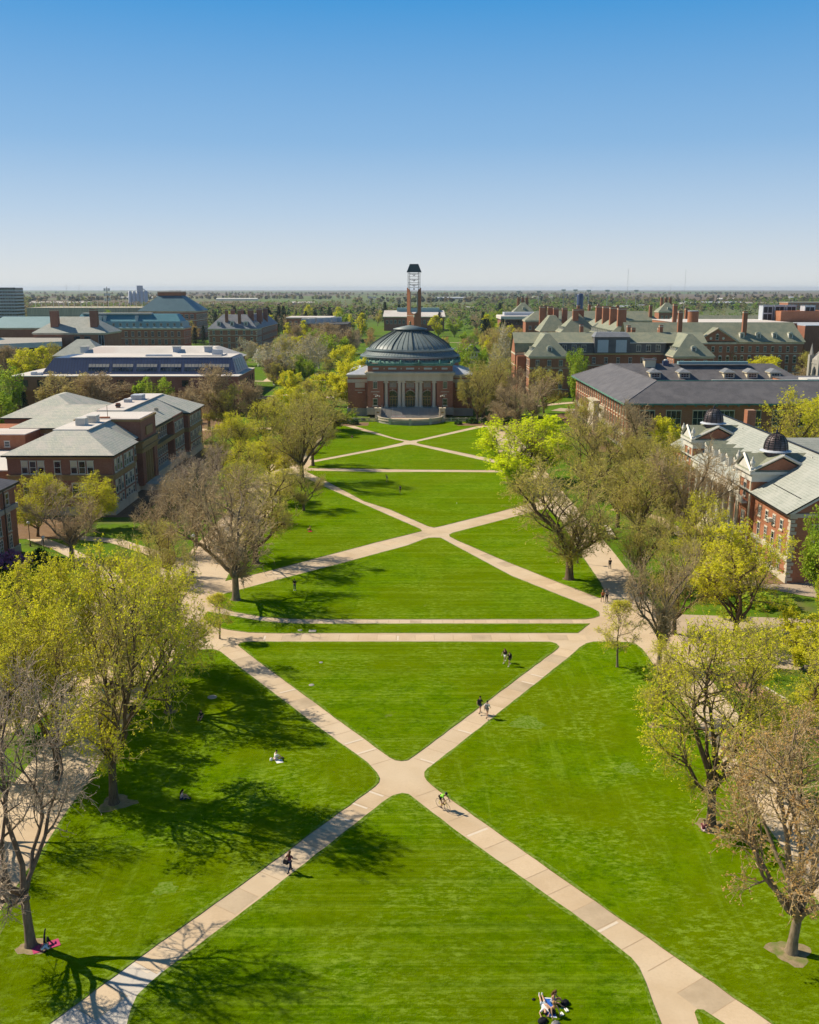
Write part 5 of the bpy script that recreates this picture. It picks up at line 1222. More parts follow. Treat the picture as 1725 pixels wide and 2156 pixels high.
b=MB(); b.box(57.5,105,399.0,400.6,16.2,20.2,0); b.box(57.5,105,398.2,400.6,20.2,20.5,1); b.box(75.5,90,397.4,401,16.2,22.8,0); b.frustum((75.2,90.3,397,404),(76.6,89,399.5,404),22.8,24.6,2)
part(b,'mansard',['shingle_dark','white_roof','slate_blue'],K)
for x in (59.5,63.5,67.5,71.5,94,98,102): window(K,'f',399,x,17.0,1.9,2.5,'grid')
for x in (79,86.5): b=MB(); b.box(x-2.2,x+2.2,397.25,397.4,16.6,21.6,0); [b.box(x-2.2+k*.75,x-2.16+k*.75,397.2,397.25,16.6,21.6,1) for k in range(1,6)]; part(b,'sloped_window',['lead','white'],K)
for x in (47.7,105.0):
    for k in range(3): window(K,'f',385,x+3.2+k*4.6,12.1,1.5,2.2,'grid'); window(K,'f',385,x+3.2+k*4.6,7.2,1.6,3.0,'arch'); window(K,'f',385,x+3.2+k*4.6,3.2,1.5,2.4,'grid'); window(K,'f',385,x+3.2+k*4.6,.4,1.5,1.4,'grid')
    for k in range(4): window(K,'l',x,387.4+k*3.3,12.1,1.3,2.2,'grid'); window(K,'l',x,387.4+k*3.3,7.2,1.3,3.0,'grid')
    dormer(K,'f',x+8.0,386.2,17.2,2.0,2.3,4,'slate_green','seg')
    for k in range(3): dormer(K,'l',x+1.1,388.5+k*3.2,17.0,1.5,2.1,3.5,'slate_green','shed')
for x in (61,66,71,76,81,86,91,96,101): window(K,'f',400,x,12.0,1.4,2.3,'grid'); window(K,'f',400,x,7.2,1.4,2.6,'grid')
chimney(K,72,409,22,27.4,1.4,1.4); chimney(K,92,410,22,27.0,1.4,1.4); chimney(K,105,408,22,27.2,1.4,1.4)
rebase(K,82,400)
# ---- long green-roofed hall with pediment
V=bld('long_hall','long brick hall with green slate roof, pediment and four dormers near the right edge')
b=MB(); b.box(99,178,440,458,0,18.4,0); b.box(130,147,438.8,441,0,18.4,0); b.add([(129.8,438.8,18.9),(147.2,438.8,18.9),(138.5,438.8,24.2)],[(0,1,2)],0); part(b,'wall',['brick'],V)
b=MB(); b.box(98.8,178.3,439.8,458.2,17.6,18.5,0); b.box(129.7,147.3,438.5,440,17.6,18.5,0); b.box(98.9,178.2,439.9,458,13.2,13.5,0); b.box(98.9,178.2,439.9,458,4.6,4.9,0)
for s in (-1,1): b.tube([(138.5+s*9.6,438.6,18.7),(138.5,438.6,24.7)],.4,4,0,smooth=False)
part(b,'cornice',['stone'],V)
b=MB(); vs=[(98,439.2,18.5),(178.8,439.2,18.5),(176,449,27.0),(98,449,27.0),(98,459,18.5),(178.8,459,18.5)]; b.add(vs,[(0,1,2,3),(3,2,5,4),(1,5,2)],0)
part(b,'roof',['slate_green'],V); b=MB(); b.add([(128.4,438.4,18.5),(138.5,438.4,24.9),(138.5,447.5,24.9),(128.4,439.3,18.55),(148.6,438.4,18.5),(148.6,439.3,18.55)],[(0,1,2,3),(4,5,2,1)],0)
part(b,'roof',['slate_green'],V)
for k in range(13): 
    x=133.5+k*3.42
    if 3<k or True: window(V,'f',440 if x>147.5 else 438.8,x,14.2,1.3,2.3,'plain' if k%2 else 'grid')
    window(V,'f',440 if x>147.5 else 438.8,x,9.2,1.5,3.0,'arch'); window(V,'f',440 if x>147.5 else 438.8,x,5.6,1.3,2.2,'grid'); window(V,'f',440 if x>147.5 else 438.8,x,1.6,1.3,2.2,'grid')
window(V,'f',438.8,138.5,19.6,1.3,2.2,'arch')
for s in (-1,1): o=MB(); o.lathe([(.6,0),(.6,.1),(.4,.1),(.4,.02),(0,.02)],14,(0,0,0),0); q=o.build('round_window',[M['white']],V,(138.5+s*2.8,438.8,20.2)); q.rotation_euler=(math.pi/2,0,0)
for x in (150.5,158,165.3,172.5): dormer(V,'f',x,441.2,20.0,2.0,2.4,4.5,'slate_green','seg')
for x in (104,113,122): dormer(V,'f',x,441.2,20.0,2.0,2.2,4.5,'slate_green','seg')
chimney(V,151.8,443.2,21,32.0,1.9,1.6); chimney(V,122.5,443.2,21,32.2,1.9,1.6); chimney(V,113.0,441,20,24.8,1.7,1.7); chimney(V,94.0+7,441,20,24.8,1.7,1.7); chimney(V,125,462,24,35,1.8,1.8)
b=MB(); b.lathe([(2.6,0),(2.6,5.6)],10,(134,463,26),0); b.lathe([(2.75,5.6),(2.75,5.9)],10,(134,463,26),1); part(b,'roof_turret',['brick_orange','lead'],V)
rebase(V,138,449)
# flat block behind, with rooftop plant
W=bld('flat_hall','big flat-roofed dark brick block rising behind the long hall at the right edge')
b=MB(); b.box(129,183,462,520,0,26.0,1); b.box(183,260,452,520,0,25.2,0); b.box(188,250,496,515,25.2,31.0,1); part(b,'wall',['brick_dark','brick_orange'],W)
b=MB(); b.box(128.7,183.2,461.7,520,26.0,26.3,1); b.box(183.0,260,451.7,495,25.2,25.5,0); part(b,'roof',['lead','white_roof'],W); rebase(W,195,480)
CT=MB(); CT.box(-2.6,2.6,-3,3,0,8.0,0); CT.box(-2.75,2.75,-3.1,3.1,8,8.3,1)
for z in (.8,4.4):
    CT.box(-2.1,-.15,-3.06,-3,z,z+3,2); CT.box(.15,2.1,-3.06,-3,z,z+3,2)
for x in (-2.4,0,2.4): CT.box(x-.07,x+.07,-3.12,-3.0,0,8,1)
ctm=CT.mesh('cooling_unit',[M['lead'],M['steel'],M['black']])
for i,x in enumerate((184.5,190.5,196.5,202.8)):
    e=thing('cooling_tower',['leftmost','second','third','rightmost'][i]+' grey louvred cooling unit of four on the flat roof','cooling tower',(x,508 if i<3 else 500,26.3 if x<183 else 25.5),0,'rooftop cooling units'); link('casing',ctm,e)
# ---- chimney hall behind
Q=bld('chimney_hall','brick hall with a row of tall broad chimneys over green roofs, right background')
b=MB(); b.box(92,112,454,535,0,20.0,0); b.box(78,92,500,518,0,20.2,0); b.box(84,112,535,550,0,20,0); part(b,'wall',['brick'],Q)
b=MB(); b.box(91.7,112.3,453.8,535,19.3,20.05,0); b.box(77.7,92,499.7,518.3,19.4,20.2,0); part(b,'cornice',['stone'],Q)
b=MB(); hip(b,92,112,454,535,20.1,27.2,9.8,8,0,.6,1); part(b,'roof',['slate_green','stone'],Q); b=MB(); hip(b,78,96,500,518,20.3,29.5,8.9,7.5,0,.6,1); part(b,'roof',['slate_green','stone'],Q); b=MB(); hip(b,70,84,520,540,20.0,28,6,7,0,.6,1); part(b,'roof',['slate_green','stone'],Q)
for y in (460,478,496,514): chimney(Q,99.6,y,22,33.2,3.9,2.4)
for x,y in ((80,536),(84.5,534),(85.5,505),(89,509)): chimney(Q,x,y,22,31.8,2.8,2.2)
for x in (73,77.5): chimney(Q,x,540,22,32.5,2.8,2.2)
for k in range(10): dormer(Q,'l',92.6,459+k*6.2,20.4,2.2,2.4,3.5,'slate_green','shed')
for k in range(4): dormer(Q,'l',78.6,502.5+k*4,20.6,1.6,2.2,3,'slate_green','shed')
row(Q,'l',78,501,517,5,14,1.4,2.6,'grid'); row(Q,'l',78,501,517,5,9,1.4,2.6,'grid'); row(Q,'f',500,79,91,4,14,1.4,2.6,'grid')
rebase(Q,96,500)
Q2=hall('rear_hall','low green-roofed hall with thin chimneys behind the broad-chimneyed hall',77,165,648,664,21.5,27.5,8,8.4,'slate_green',floors=(15.5,),n=22,wn=(1.6,2.4))
for x in (90,112,138,160): chimney(Q2,x,651,22,31.5,1.9,1.9)
for x in (121,127): chimney(Q2,x,660,26,32,1.6,1.6)
rebase(Q2,120,655)
Q3=hall('ridge_hall','long plain green-roofed hall between the thin chimneys and the long hall',150,230,560,578,20,27.0,4,9.4,'slate_green'); chimney(Q3,159,562,22,31,2.2,2.2); chimney(Q3,208,566,22,29.5,1.8,1.8,name='chimney'); rebase(Q3,190,570)
for i,(x,y,lab) in enumerate([(105,900,'small hip-roofed hall with three dark chimneys, left of the silo'),(238,900,'small hip-roofed hall with three dark chimneys near the right background')]):
    e=hall('hip_hall',lab,x-9,x+9,y,y+16,21.5,29.5,8.2,7.8,'slate_green',floors=(15,),n=4,wn=(1.8,2.6)); 
    for k in (-4,0,4): chimney(e,x+k,y+12,23,34.5,2.2,2)
    dormer(e,'f',x,y+1,23,2.2,2.2,4,'slate_green','seg'); rebase(e,x,y+8)
# ---- chapel tower at right edge
Z=bld('chapel_tower','pale gothic stone tower with pinnacles and a gold cross at the right edge')
b=MB(); b.box(144,152,340,348,0,17.5,0)
for x in (144,152):
    for y in (340,348): b.box(x-.8,x+.8,y-.8,y+.8,0,19,0); b.lathe([(.75,0),(.6,1.0),(0,4.2)],4,(x,y,19),0,False)
b.add([(144,340,17.5),(152,340,17.5),(148,340,21.5),(144,348,17.5),(152,348,17.5),(148,348,21.5)],[(0,1,2),(3,5,4),(0,2,5,3),(1,4,5,2)],0)
for z in (6,12,16): b.box(143.8,152.2,339.8,348.2,z,z+.3,0)
part(b,'stone_shaft',['stone_grey'],Z)
b=MB(); 
for fx,loc in (('f',(148,339.75)),('l',(143.75,344))):
    n=9; pts=[(-1.7,7),(1.7,7),(1.7,12),(1.2,14),(0,15.3),(-1.2,14),(-1.7,12)]
    if fx=='f': b.add([(loc[0]+x,loc[1],z) for x,z in pts],[tuple(range(7))],0)
    else: b.add([(loc[0],loc[1]-x,z) for x,z in pts],[tuple(range(7))],0)
part(b,'arch_window',['glass'],Z)
b=MB(); b.box(147.9,148.1,343.9,344.1,21.2,24.2,0); b.box(147.4,148.6,343.92,344.08,23.1,23.3,0); part(b,'cross',['gold'],Z); rebase(Z,148,344)
# ---- left background
SH=hall('slate_hall','brick hall with steep blue slate roof and many tall chimneys, left of the dome',-138,-104.7,670,692,15.2,24.6,9,10.9,'slate_blue','brick',bands=(10.6,5.5),floors=(11.4,6.6,2.2),n=6,wn=(1.6,2.7),side='r',ns=6)
b=MB(); b.box(-122,-104.7,692,775,0,15,0); part(b,'wall',['brick'],SH); b=MB(); hip(b,-124,-104.7,690,775,15.25,24.0,9,8,0,.6,1); part(b,'roof',['slate_blue','stone'],SH)
b=MB()
for k in range(12): b.box(-105.2 if k%2 else -105.6,-104.55,669.85,670.3,.5+k*1.25,.5+k*1.25+.7,0); b.box(-138.15,-137.4 if k%2 else -137,669.85,670.3,.5+k*1.25,.5+k*1.25+.7,0)
part(b,'quoin',['stone'],SH)
for x in (-131,-122,-112.5): dormer(SH,'f',x,671.8,17.0,2.6,2.8,5,'slate_blue','seg')
for k in range(4): dormer(SH,'r',-106,676+k*4,16.5,1.8,2.4,4,'slate_blue','shed')
row(SH,'r',-104.7,696,772,16,11.4,1.5,2.6,'grid'); row(SH,'r',-104.7,696,772,16,6.6,1.5,2.6,'grid'); row(SH,'r',-104.7,696,772,16,2.2,1.5,2.6,'grid')
for x,y,s in ((-126,675,2),(-117,674,2),(-110,682,3),(-107.5,700,3),(-124,688,2.6),(-118,690,2.6),(-113,694,2.6),(-109,715,3.2),(-108,735,3.2)): chimney(SH,x,y,17,28.0,s,s*.8,'brick_dark')
rebase(SH,-120,700)
TE=hall('teal_hall','long brick hall under a stepped teal metal roof, left background',-254,-162,700,724,14.4,15.0,.5,.5,'teal_pale','brick',floors=(8.6,3.2),n=19,wn=(2.0,3.4),side='r',ns=5,bands=(7.2,))
b=MB(); b.frustum((-253.5,-162.5,700.6,723.5),(-252.5,-163.5,702,722),14.9,19.2,0); part(b,'mansard',['teal_pale'],TE)
b=MB(); b.frustum((-240,-164.5,703,721.5),(-237,-168,708,718),19.2,24.2,0); b.box(-236,-186,706,712,24.0,25.0,1); part(b,'roof',['teal_roof','white_roof'],TE)
for k in range(18): window(TE,'f',700.9,-246+k*4.85,15.9,1.7,2.0,'grid')
for x in (-219,-222,-196): b=MB(); b.box(x-1,x+1,703,706,19,23,0); part(b,'vent',['lead'],TE)
rebase(TE,-208,712)
PYR=bld('pyramid_hall','tall brick hall crowned by a steep pyramid metal roof, left background')
b=MB(); b.box(-229,-181,830,878,0,23.4,0); part(b,'wall',['brick'],PYR)
b=MB(); b.box(-229.3,-180.7,829.7,878.3,22.4,23.5,0); [b.box(-229.2,-180.8,829.8,878.2,z,z+.8,0) for z in (9,15.5)]; part(b,'band',['stone'],PYR)
b=MB(); b.frustum((-230,-180,829,879),(-215.5,-196.5,845,863),23.5,36.2,0); M['deep_teal']=mottled('deep_teal_roof',(.04,.105,.14),(.06,.14,.175),.1,1,.5,.4); part(b,'roof',['deep_teal'],PYR)
b=MB(); b.box(-216,-196,844.5,863.5,36.2,39.6,0); b.box(-216.3,-195.7,844.2,863.8,38.9,39.4,1); part(b,'roof_box',['brick_orange','stone'],PYR)
b=MB(); 
for k in range(9): x=-206+k*1.2; b.tube([(x,846,39.6),(x,846,40.6),(x+.5,846,40.9)],.12,5,0)
part(b,'vent',['black'],PYR)
for z in (4.5,10.8,17.2): row(PYR,'f',830,-200,-182,4,z,3.0,3.6,'trip'); row(PYR,'r',-181,832,876,10,z,2.6,3.6,'trip')
rebase(PYR,-205,854)
ST=hall('stone_roof_hall','brick hall with stained pale slate roof and two broad dark chimneys, left background',-216,-174.5,560,590,17.3,26.0,12.5,14.5,'slate_pale','brick',n=3,floors=())
for x in (-192,-178.5-1,): pass
chimney(ST,-205,566,19,30.2,4.4,3.4,'brick_dark'); chimney(ST,-182.2,566,19,30.4,4.2,3.4,'brick_dark')
for x in (-191,-185): window(ST,'f',560,x,12.6,3.4,2.8,'trip_dark')
b=MB(); b.box(-178.5,-175.5,559.9,560,4,16,0); [b.box(-178.5+k*1.5-.08,-178.5+k*1.5+.08,559.8,559.9,4,16,1) for k in range(3)]; part(b,'tall_window',['glass','lead'],ST); rebase(ST,-195,575)
TL=hall('teal_hip_hall','low brick building with a pale teal hip roof at the left edge',-262,-206,600,625,18.6,25.0,9,12,'teal_pale','brick_dark'); rebase(TL,-234,612)
GL_=bld('glass_hall','low glass-walled building with a flat white fascia at the left edge')
pl=[(-222,480),(-186,520),(-200,560),(-270,560),(-270,480)]
b=MB(); b.prism(pl,0,12.0,0); part(b,'glazing',['glass'],GL_); b=MB(); b.prism([(-221.5,479.5),(-185.4,519.6),(-200,560.5),(-270,560.5),(-270,479.5)],12.0,14.6,0,1); part(b,'fascia',['lead','stone_grey'],GL_)
b=MB()
for k in range(22): x=-222+36*k/22; y=480+40*k/22; b.tube([(x+.1,y-.15,0),(x+.1,y-.15,12)],.13,4,0)
for k in range(20): b.tube([(-222-48*k/20,479.85,0),(-222-48*k/20,479.85,12)],.13,4,0)
part(b,'mullion',['black'],GL_); b=MB(); b.frustum((-252,-224,500,540),(-246,-230,510,530),14.6,19,0); part(b,'skylight',['teal_roof'],GL_); rebase(GL_,-225,520)
SM=hall('small_hip_hall','small building with a plain grey hip roof behind the modern hall',-157.5,-136,430,448,13.0,19.8,8.5,8.8,'slate_pale','brick_dark'); rebase(SM,-147,439)
WR=bld('white_roof_hall','low auditorium wing with a broad shallow white roof behind the modern hall')
b=MB(); b.box(-135,-73,392,430,0,13.4,0); part(b,'wall',['brick_dark'],WR)
b=MB(); vs=[(-137,390.5,13.4),(-72,390.5,13.4),(-81,405,18.3),(-131,405,18.3),(-72,431,13.4),(-137,431,13.4),(-81,415,18.3),(-131,415,18.3)]; b.add(vs,[(0,1,2,3),(1,4,6,2),(4,5,7,6),(5,0,3,7),(3,2,6,7)],0); b.box(-136.8,-72.2,390.7,391.2,12.6,13.38,1); b.box(-136,-118,389,392,11.6,12.4,1); part(b,'roof',['white_roof','stone'],WR)
for x in (-134,-96,-83): b=MB(); b.box(x-1.4,x+1.4,400,403,16.2,18.6,0); b.box(x-1.6,x+1.6,399.8,403.2,18.6,18.9,1); part(b,'rooftop_unit',['lead','white'],WR)
rebase(WR,-104,410)
# office tower, parking deck, phone mast
OT=bld('office_tower','grey striped office tower with a dark red stair shaft at the left edge')
X=-400; b=MB(); b.box(-470,-400,1000,1020,0,43,0); part(b,'wall',['lead'],OT)
b=MB()
for k in range(13): b.box(-470.1,-399.9,999.8,1020.1,2.5+k*3.2,4.2+k*3.2,0)
part(b,'window_band',['glass'],OT); b=MB(); b.box(-431.5,-421,999.5,1000,0,43.2,0); part(b,'stair_shaft',['brick_dark'],OT); b=MB()
for k in range(26): b.box(-470+k*2.7,-469.8+k*2.7,999.6,999.8,0,43,0)
b.box(-470,-400,999.7,1000,41,43.1,1); part(b,'mullion',['lead','shingle_dark'],OT)
b=MB(); b.tube([(-466,1010,43),(-466,1010,47)],.15,4,0); b.box(-469,-463,1009,1011,46,46.4,0); part(b,'antenna',['black'],OT); rebase(OT,-435,1010)
PD=bld('parking_deck','long pale concrete parking deck left of centre in the background')
b=MB(); b.box(-353,-243,905,960,8,25.0,0); b.box(-353,-243,905,960,0,8,1); part(b,'wall',['stone','brick'],PD)
b=MB()
for k in range(72): b.box(-352.5+k*1.5,-352.1+k*1.5,904.8,905,19,24.6,0)
b.box(-353,-243,904.9,905,17.5,18.6,1); part(b,'louvre',['stone_grey','stone_grey'],PD)
b=MB(); r=random.Random(4)
for k in range(20): x=-350+k*5.2+r.uniform(-1,1); b.box(x,x+.35,920,920.3,25,29+r.uniform(0,3),0)
part(b,'lamp_pole',['white'],PD); rebase(PD,-298,930)
BR=hall('plain_hall','low plain brick building in front of the parking deck',-400,-180,780,800,15.5,15.9,.4,.4,'stone_grey','brick',floors=(9.5,4.5),n=40,wn=(1.6,2.4)); rebase(BR,-290,790)
cx=PY(226.4,630,1000).x
PM=thing('phone_mast','phone mast crowded with panel antennas above the trees at left','mast',(cx,1000,0)); b=MB(); b.tube([(0,0,0),(0,0,44)],[.6,.3],8,0); part(b,'pole',['wood'],PM); b=MB()
for z,n_ in ((41,9),(36,9),(31,7)):
    b.tube([(2.0*math.cos(k*math.pi/6),2.0*math.sin(k*math.pi/6),z) for k in range(13)],.12,4,0)
    for k in range(n_): a=2*math.pi*k/n_; b.box(2.6*math.cos(a)-.4,2.6*math.cos(a)+.4,2.6*math.sin(a)-.25,2.6*math.sin(a)+.25,z-1.2,z+1.4,0)
part(b,'antenna',['lead'],PM)
# behind the dome
WH=hall('gym_hall','wide brick hall with a plain white metal roof behind the bell tower',-26,35.5,1000,1040,14.2,20.0,1,20,'white_roof','brick_dark',floors=(7,),n=14,wn=(2.4,3.6),over=1.2); b=MB(); b.box(-13,31,1015,1032,18,22.5,0); part(b,'upper_roof',['teal_pale'],WH); rebase(WH,5,1020)
MH=bld('white_unit_hall','flat dark-roofed building carrying a row of white rooftop units left of the bell tower')
b=MB(); b.box(-88,-50,780,840,0,14.0,0); part(b,'wall',['brick_dark'],MH); b=MB(); b.box(-88.4,-49.6,779.6,840.4,14,14.4,0); part(b,'roof',['asphalt'],MH)
for x,y,s in ((-84,790,6),(-80,800,6),(-74,812,6),(-69,822,6),(-64,832,5),(-60,836,4)): b=MB(); b.box(x-s/2,x+s/2,y-3,y+3,14.4,18.5,0); b.box(x-s/2+.5,x+s/2-.5,y-3.1,y-3,15,17.5,1); part(b,'rooftop_unit',['white','lead'],MH)
rebase(MH,-69,810)
BH=hall('low_brick_hall','long low brick building with a pale flat roof left of centre behind the slate hall',-108,-68,860,900,17.2,17.6,.4,.4,'white_roof','brick_orange',floors=(11,5),n=8,wn=(2.6,3.2)); rebase(BH,-88,880)
FL=hall('flat_white_hall','modern flat building with white fascia and dark window bands right of the bell tower',72,122,760,800,21.0,21.4,.4,.4,'white_roof','brick_dark',floors=(),over=1.2,fascia='white_roof',th=2.2); b=MB(); b.box(72.5,121.5,759.8,760,14.5,18.4,0); part(b,'window_band',['glass'],FL)
b=MB(); b.box(75,100,775,790,21.4,23.8,0); part(b,'penthouse',['lead'],FL); rebase(FL,97,780)
HS=hall('white_house','small white frame house on the lawn right of the dome',33,40,560,570,7,10.5,3.6,.1,'shingle_dark','white',floors=(1.2,4.2),n=3,wn=(.9,1.5),style='dark',trim='white'); rebase(HS,36.5,565)
RB=hall('far_brick_hall','flat red brick building far off near the right edge',655,790,1700,1740,19,19.4,.3,.3,'stone_grey','brick_orange',floors=(13,7.5,2),n=24,wn=(2.6,3.0)); rebase(RB,720,1720)
def at(x,y,Y): return PY(x,y,Y)
SI=thing('silo','dark blue cylindrical silo in the distance above the chimneys','silo',(at(1222,620,1500).x,1500,0)); b=MB(); b.lathe([(5,0),(5,33),(4,34.5),(0,35)],20,(0,0,0),0); part(b,'shell',['navy'],SI)
GE=thing('grain_elevator','grey grain elevator with a head house on the left horizon','elevator',(at(534,620,2600).x-0,2600,0))
GE.location.x=at(1155*.4638/1.829,620,2600).x; b=MB()
for k in range(5): b.lathe([(5,0),(5,34),(0,37)],12,(-24+k*10.5,0,0),0)
b.box(-4,10,-4,4,34,50,0); b.tube([(3,0,47),(28,0,30)],1.2,5,0); part(b,'shell',['lead'],GE)
for i,(x,y,Y,lab) in enumerate([(788.9,626,2000,'tall floodlight pole left of the bell tower, nearer the tower'),(779,626,1900,'tall floodlight pole left of the bell tower, farther from the tower'),(1187,611,1800,'floodlight mast first from left over the green field'),(1212,611,1800,'floodlight mast second from left over the green field'),(1240,612,1750,'short floodlight mast beside the thin chimneys'),(1279.3,612,1700,'floodlight mast standing over the rear green roof'),(1135,614,1800,'floodlight mast behind the fir at the hip-roofed hall'),(1340,612,1800,'tall floodlight mast right of the silo'),(1092,614,1800,'thin floodlight pole right of the white house')]):
    e=thing('floodlight_mast',lab,'light mast',(at(x,y,Y).x,Y,0)); z=at(x,y,Y).z; b=MB(); b.tube([(0,0,0),(0,0,z)],[.7,.4],6,0); part(b,'pole',['steel'],e); b=MB(); b.box(-4,4,-.6,.6,z-1.5,z+1.5,0); part(b,'lamp_bank',['white'],e)
r=random.Random(9)
for i,(x,Y,hh) in enumerate([(1322,1620,73),(1443,1650,73.5),(550*.4638/1.829,1650,49),(655*.4638/1.829,1700,49),(1413,1900,52)]):
    e=thing('radio_mast',['hair-thin radio mast on the horizon, left of the right pair','hair-thin radio mast on the horizon, right of the right pair','short radio mast on the left horizon, nearest the office tower','short radio mast on the left horizon, nearest the phone mast','short mast over the right fields'][i],'mast',(at(x,600,Y).x,Y,0)); b=MB(); b.tube([(0,0,0),(0,0,hh)],.22,5,0); part(b,'pole',['lead'],e)
# farm sheds scattered on the plain
for i,(x,Y,w_,d_,m_) in enumerate([(1252,1900,26,12,'white_roof'),(1310,2000,34,12,'lead'),(1347,2100,20,10,'lead'),(640,2600,60,14,'white_roof'),(1420,2400,44,12,'white_roof'),(1500,2600,150,30,'lead'),(1600,2500,90,20,'stone_grey'),(130,2600,160,30,'white_roof'),(420,2300,120,20,'white_roof'),(990,1900,16,9,'white_roof'),(1530,3600,60,40,'white'),(1675,4200,60,30,'lead'),(500,3600,150,20,'white'),(950,4000,120,20,'lead'),(1140,4200,90,20,'white'),(300,4200,200,20,'white')]):
    p=at(x,640,Y); e=thing('shed',['long','low','plain','broad'][i%4]+' distant shed '+['by the green field below the silo','right of the silo on the green field','at the far side of the green field','left of the bell tower on the plain','with a white roof above the rear chimneys','stretched along the plain at right','grey, behind the cooling units','pale, beyond the parking deck','pale, right of the phone mast','tiny, beyond the lawn trees right of the bell tower','white, on the right horizon','grey, near the right edge horizon','on the left horizon past the pyramid roof','on the horizon right of the bell tower','on the horizon over the small hip hall','on the horizon over the parking deck'][i],'shed',(p.x,Y,0))
    b=MB(); b.box(-w_/2,w_/2,-d_/2,d_/2,0,5.5,0); part(b,'wall',['stone_grey' if m_!='white' else 'white'],e); b=MB(); hip(b,-w_/2,w_/2,-d_/2,d_/2,5.5,9,.1,d_/2,0,.5); part(b,'roof',[m_],e)
# ---------------------------------------------------------------- background trees
FP=[(-6,6,560,5000) if False else (0,0,0,0),(-141,-104,668,778),(-256,-160,698,726),(-231,-179,828,880),(-218,-172,558,592),(-270,-186,480,560),(-159,-135,428,450),(-137,-71,390,432),(-136,-56,325,364),(40,124,383,418),(97,180,437,460),(127,262,450,522),(68,114,452,552),(75,167,646,666),(148,232,558,580),(94,116,898,918),(227,249,898,918),(142,154,338,350),(-470,-400,998,1022),(-355,-241,903,962),(-402,-178,778,802),(-28,38,998,1042),(-89,-49,778,842),(-110,-66,858,902),(71,123,758,802),(32,41,558,572),(-8,9,570,580),(-22,22,315,365),(55,175,250,336),(53,76,132,200),(-264,-204,598,627),(-38,-6,590,1000),(8,40,400,620)]
def clear(x,y,m=5): return not any(a-m<x<b+m and c-m<y<d+m for a,b,c,d in FP)
FR=random.Random(77); placed=[]
def zone(xa,xb,ya,yb,n,keys,h,lab,grp=None,gap=5,rxk=.42):
    """n trees standing between survey columns xa..xb at ya..yb metres out"""
    k=0;tries=0
    while k<n and tries<n*60:
        tries+=1; Y=math.exp(FR.uniform(math.log(ya),math.log(yb))); X=(FR.uniform(xa,xb)-862.5)/CF*(Y*CC+8)
        if not clear(X,Y): continue
        if any((X-p[0])**2+(Y-p[1])**2<gap*gap for p in placed): continue
        placed.append((X,Y)); key=FR.choice(keys); hh=FR.uniform(*h)*(1.25 if key=='conifer' else 1); names={'conifer':'dark evergreen','f_bare':'bare grey-brown','f_olive':'olive budding','f_yellow':'bright yellow-green','f_fresh':'fresh green','f_ochre':'ochre budding','f_rust':'rust-coloured','m_bare':'bare brown','m_olive':'olive budding','m_yellow':'yellow-green','m_fresh':'fresh green','m_ochre':'ochre budding','m_syc':'pale-barked'}
        put_tree(key,(X,Y),hh,hh*(.31 if key=='conifer' else rxk)*FR.uniform(.85,1.2),'%s tree %s'%(names[key],lab),'%s trees %s'%(names[key],lab)); k+=1
zone(590,690,500,640,16,['m_olive','m_yellow','m_fresh','m_bare','m_syc'],(12,17),'between the slate hall with chimneys and the dome')
zone(595,700,640,900,13,['m_bare','m_olive','f_fresh','f_yellow','f_bare'],(12,18),'behind the budding trees left of the dome')
zone(520,590,430,640,6,['m_olive','m_bare','m_ochre'],(8,12),'on the grass near the slate hall')
zone(1035,1085,460,640,8,['m_syc','m_ochre','m_olive','m_yellow'],(13,19),'left of the gabled end of the green-roofed hall')
zone(960,1050,470,700,7,['m_olive','m_yellow','m_fresh','m_ochre'],(10,14),'right of the dome beyond the green lawn')
zone(990,1170,620,860,14,['f_fresh','f_ochre','f_bare','f_yellow','f_rust','f_olive'],(12,19),'before the flat white-banded hall')
zone(1020,1060,720,800,3,['conifer'],(15,17),'before the flat white-banded hall')
zone(415,600,800,1100,14,['conifer'],(15,22),'behind the slate hall with chimneys',gap=7)
zone(400,600,800,1250,4,['f_bare','f_olive','f_yellow'],(13,20),'among the evergreens behind the slate hall')
zone(600,860,850,1150,7,['conifer','conifer','f_bare'],(13,20),'in the dark belt left of the bell tower',gap=7)
zone(640,850,900,1400,2,['f_bare','f_olive','f_ochre','f_fresh'],(12,18),'in the mixed belt left of the bell tower')
zone(890,1060,860,1300,4,['f_olive','f_yellow','f_bare','f_fresh','conifer','f_ochre'],(12,19),'in the mixed belt right of the bell tower')
zone(40,290,960,1300,3,['f_bare','f_yellow','f_fresh','conifer'],(13,19),'behind the pale parking deck')
zone(195,225,860,940,2,['f_fresh'],(20,24),'beside the phone mast')
zone(230,300,820,1000,3,['f_bare'],(16,21),'left of the pyramid roof')
zone(395,430,700,820,4,['f_rust','f_ochre','conifer'],(10,16),'between the teal hall and the slate hall')
zone(1060,1340,930,1500,3,['f_bare','f_ochre','conifer','f_yellow'],(11,17),'behind the chimneyed roofs')
zone(1340,1725,920,1600,4,['f_bare','f_yellow','f_fresh','f_ochre'],(12,18),'beyond the cooling units')
zone(1330,1560,590,760,8,['f_bare','f_olive','f_yellow','conifer'],(12,17),'just behind the long hall roof')
zone(1150,1200,560,640,3,['f_rust'],(11,14),'left of the chimneyed hall')
zone(215,330,470,555,3,['m_olive','m_bare'],(6,9),'in front of the teal-roofed hall')
zone(560,700,345,500,9,['m_fresh','m_yellow','m_olive'],(8,12),'on the lawns between the modern hall and the dome')
zone(560,860,880,1250,16,['conifer','f_fresh','f_yellow','conifer','f_olive'],(16,22),'in the tall mixed belt left of the bell tower',gap=7)
zone(890,1060,880,1250,10,['conifer','f_fresh','f_yellow','f_bare'],(16,22),'in the tall mixed belt right of the bell tower',gap=7)
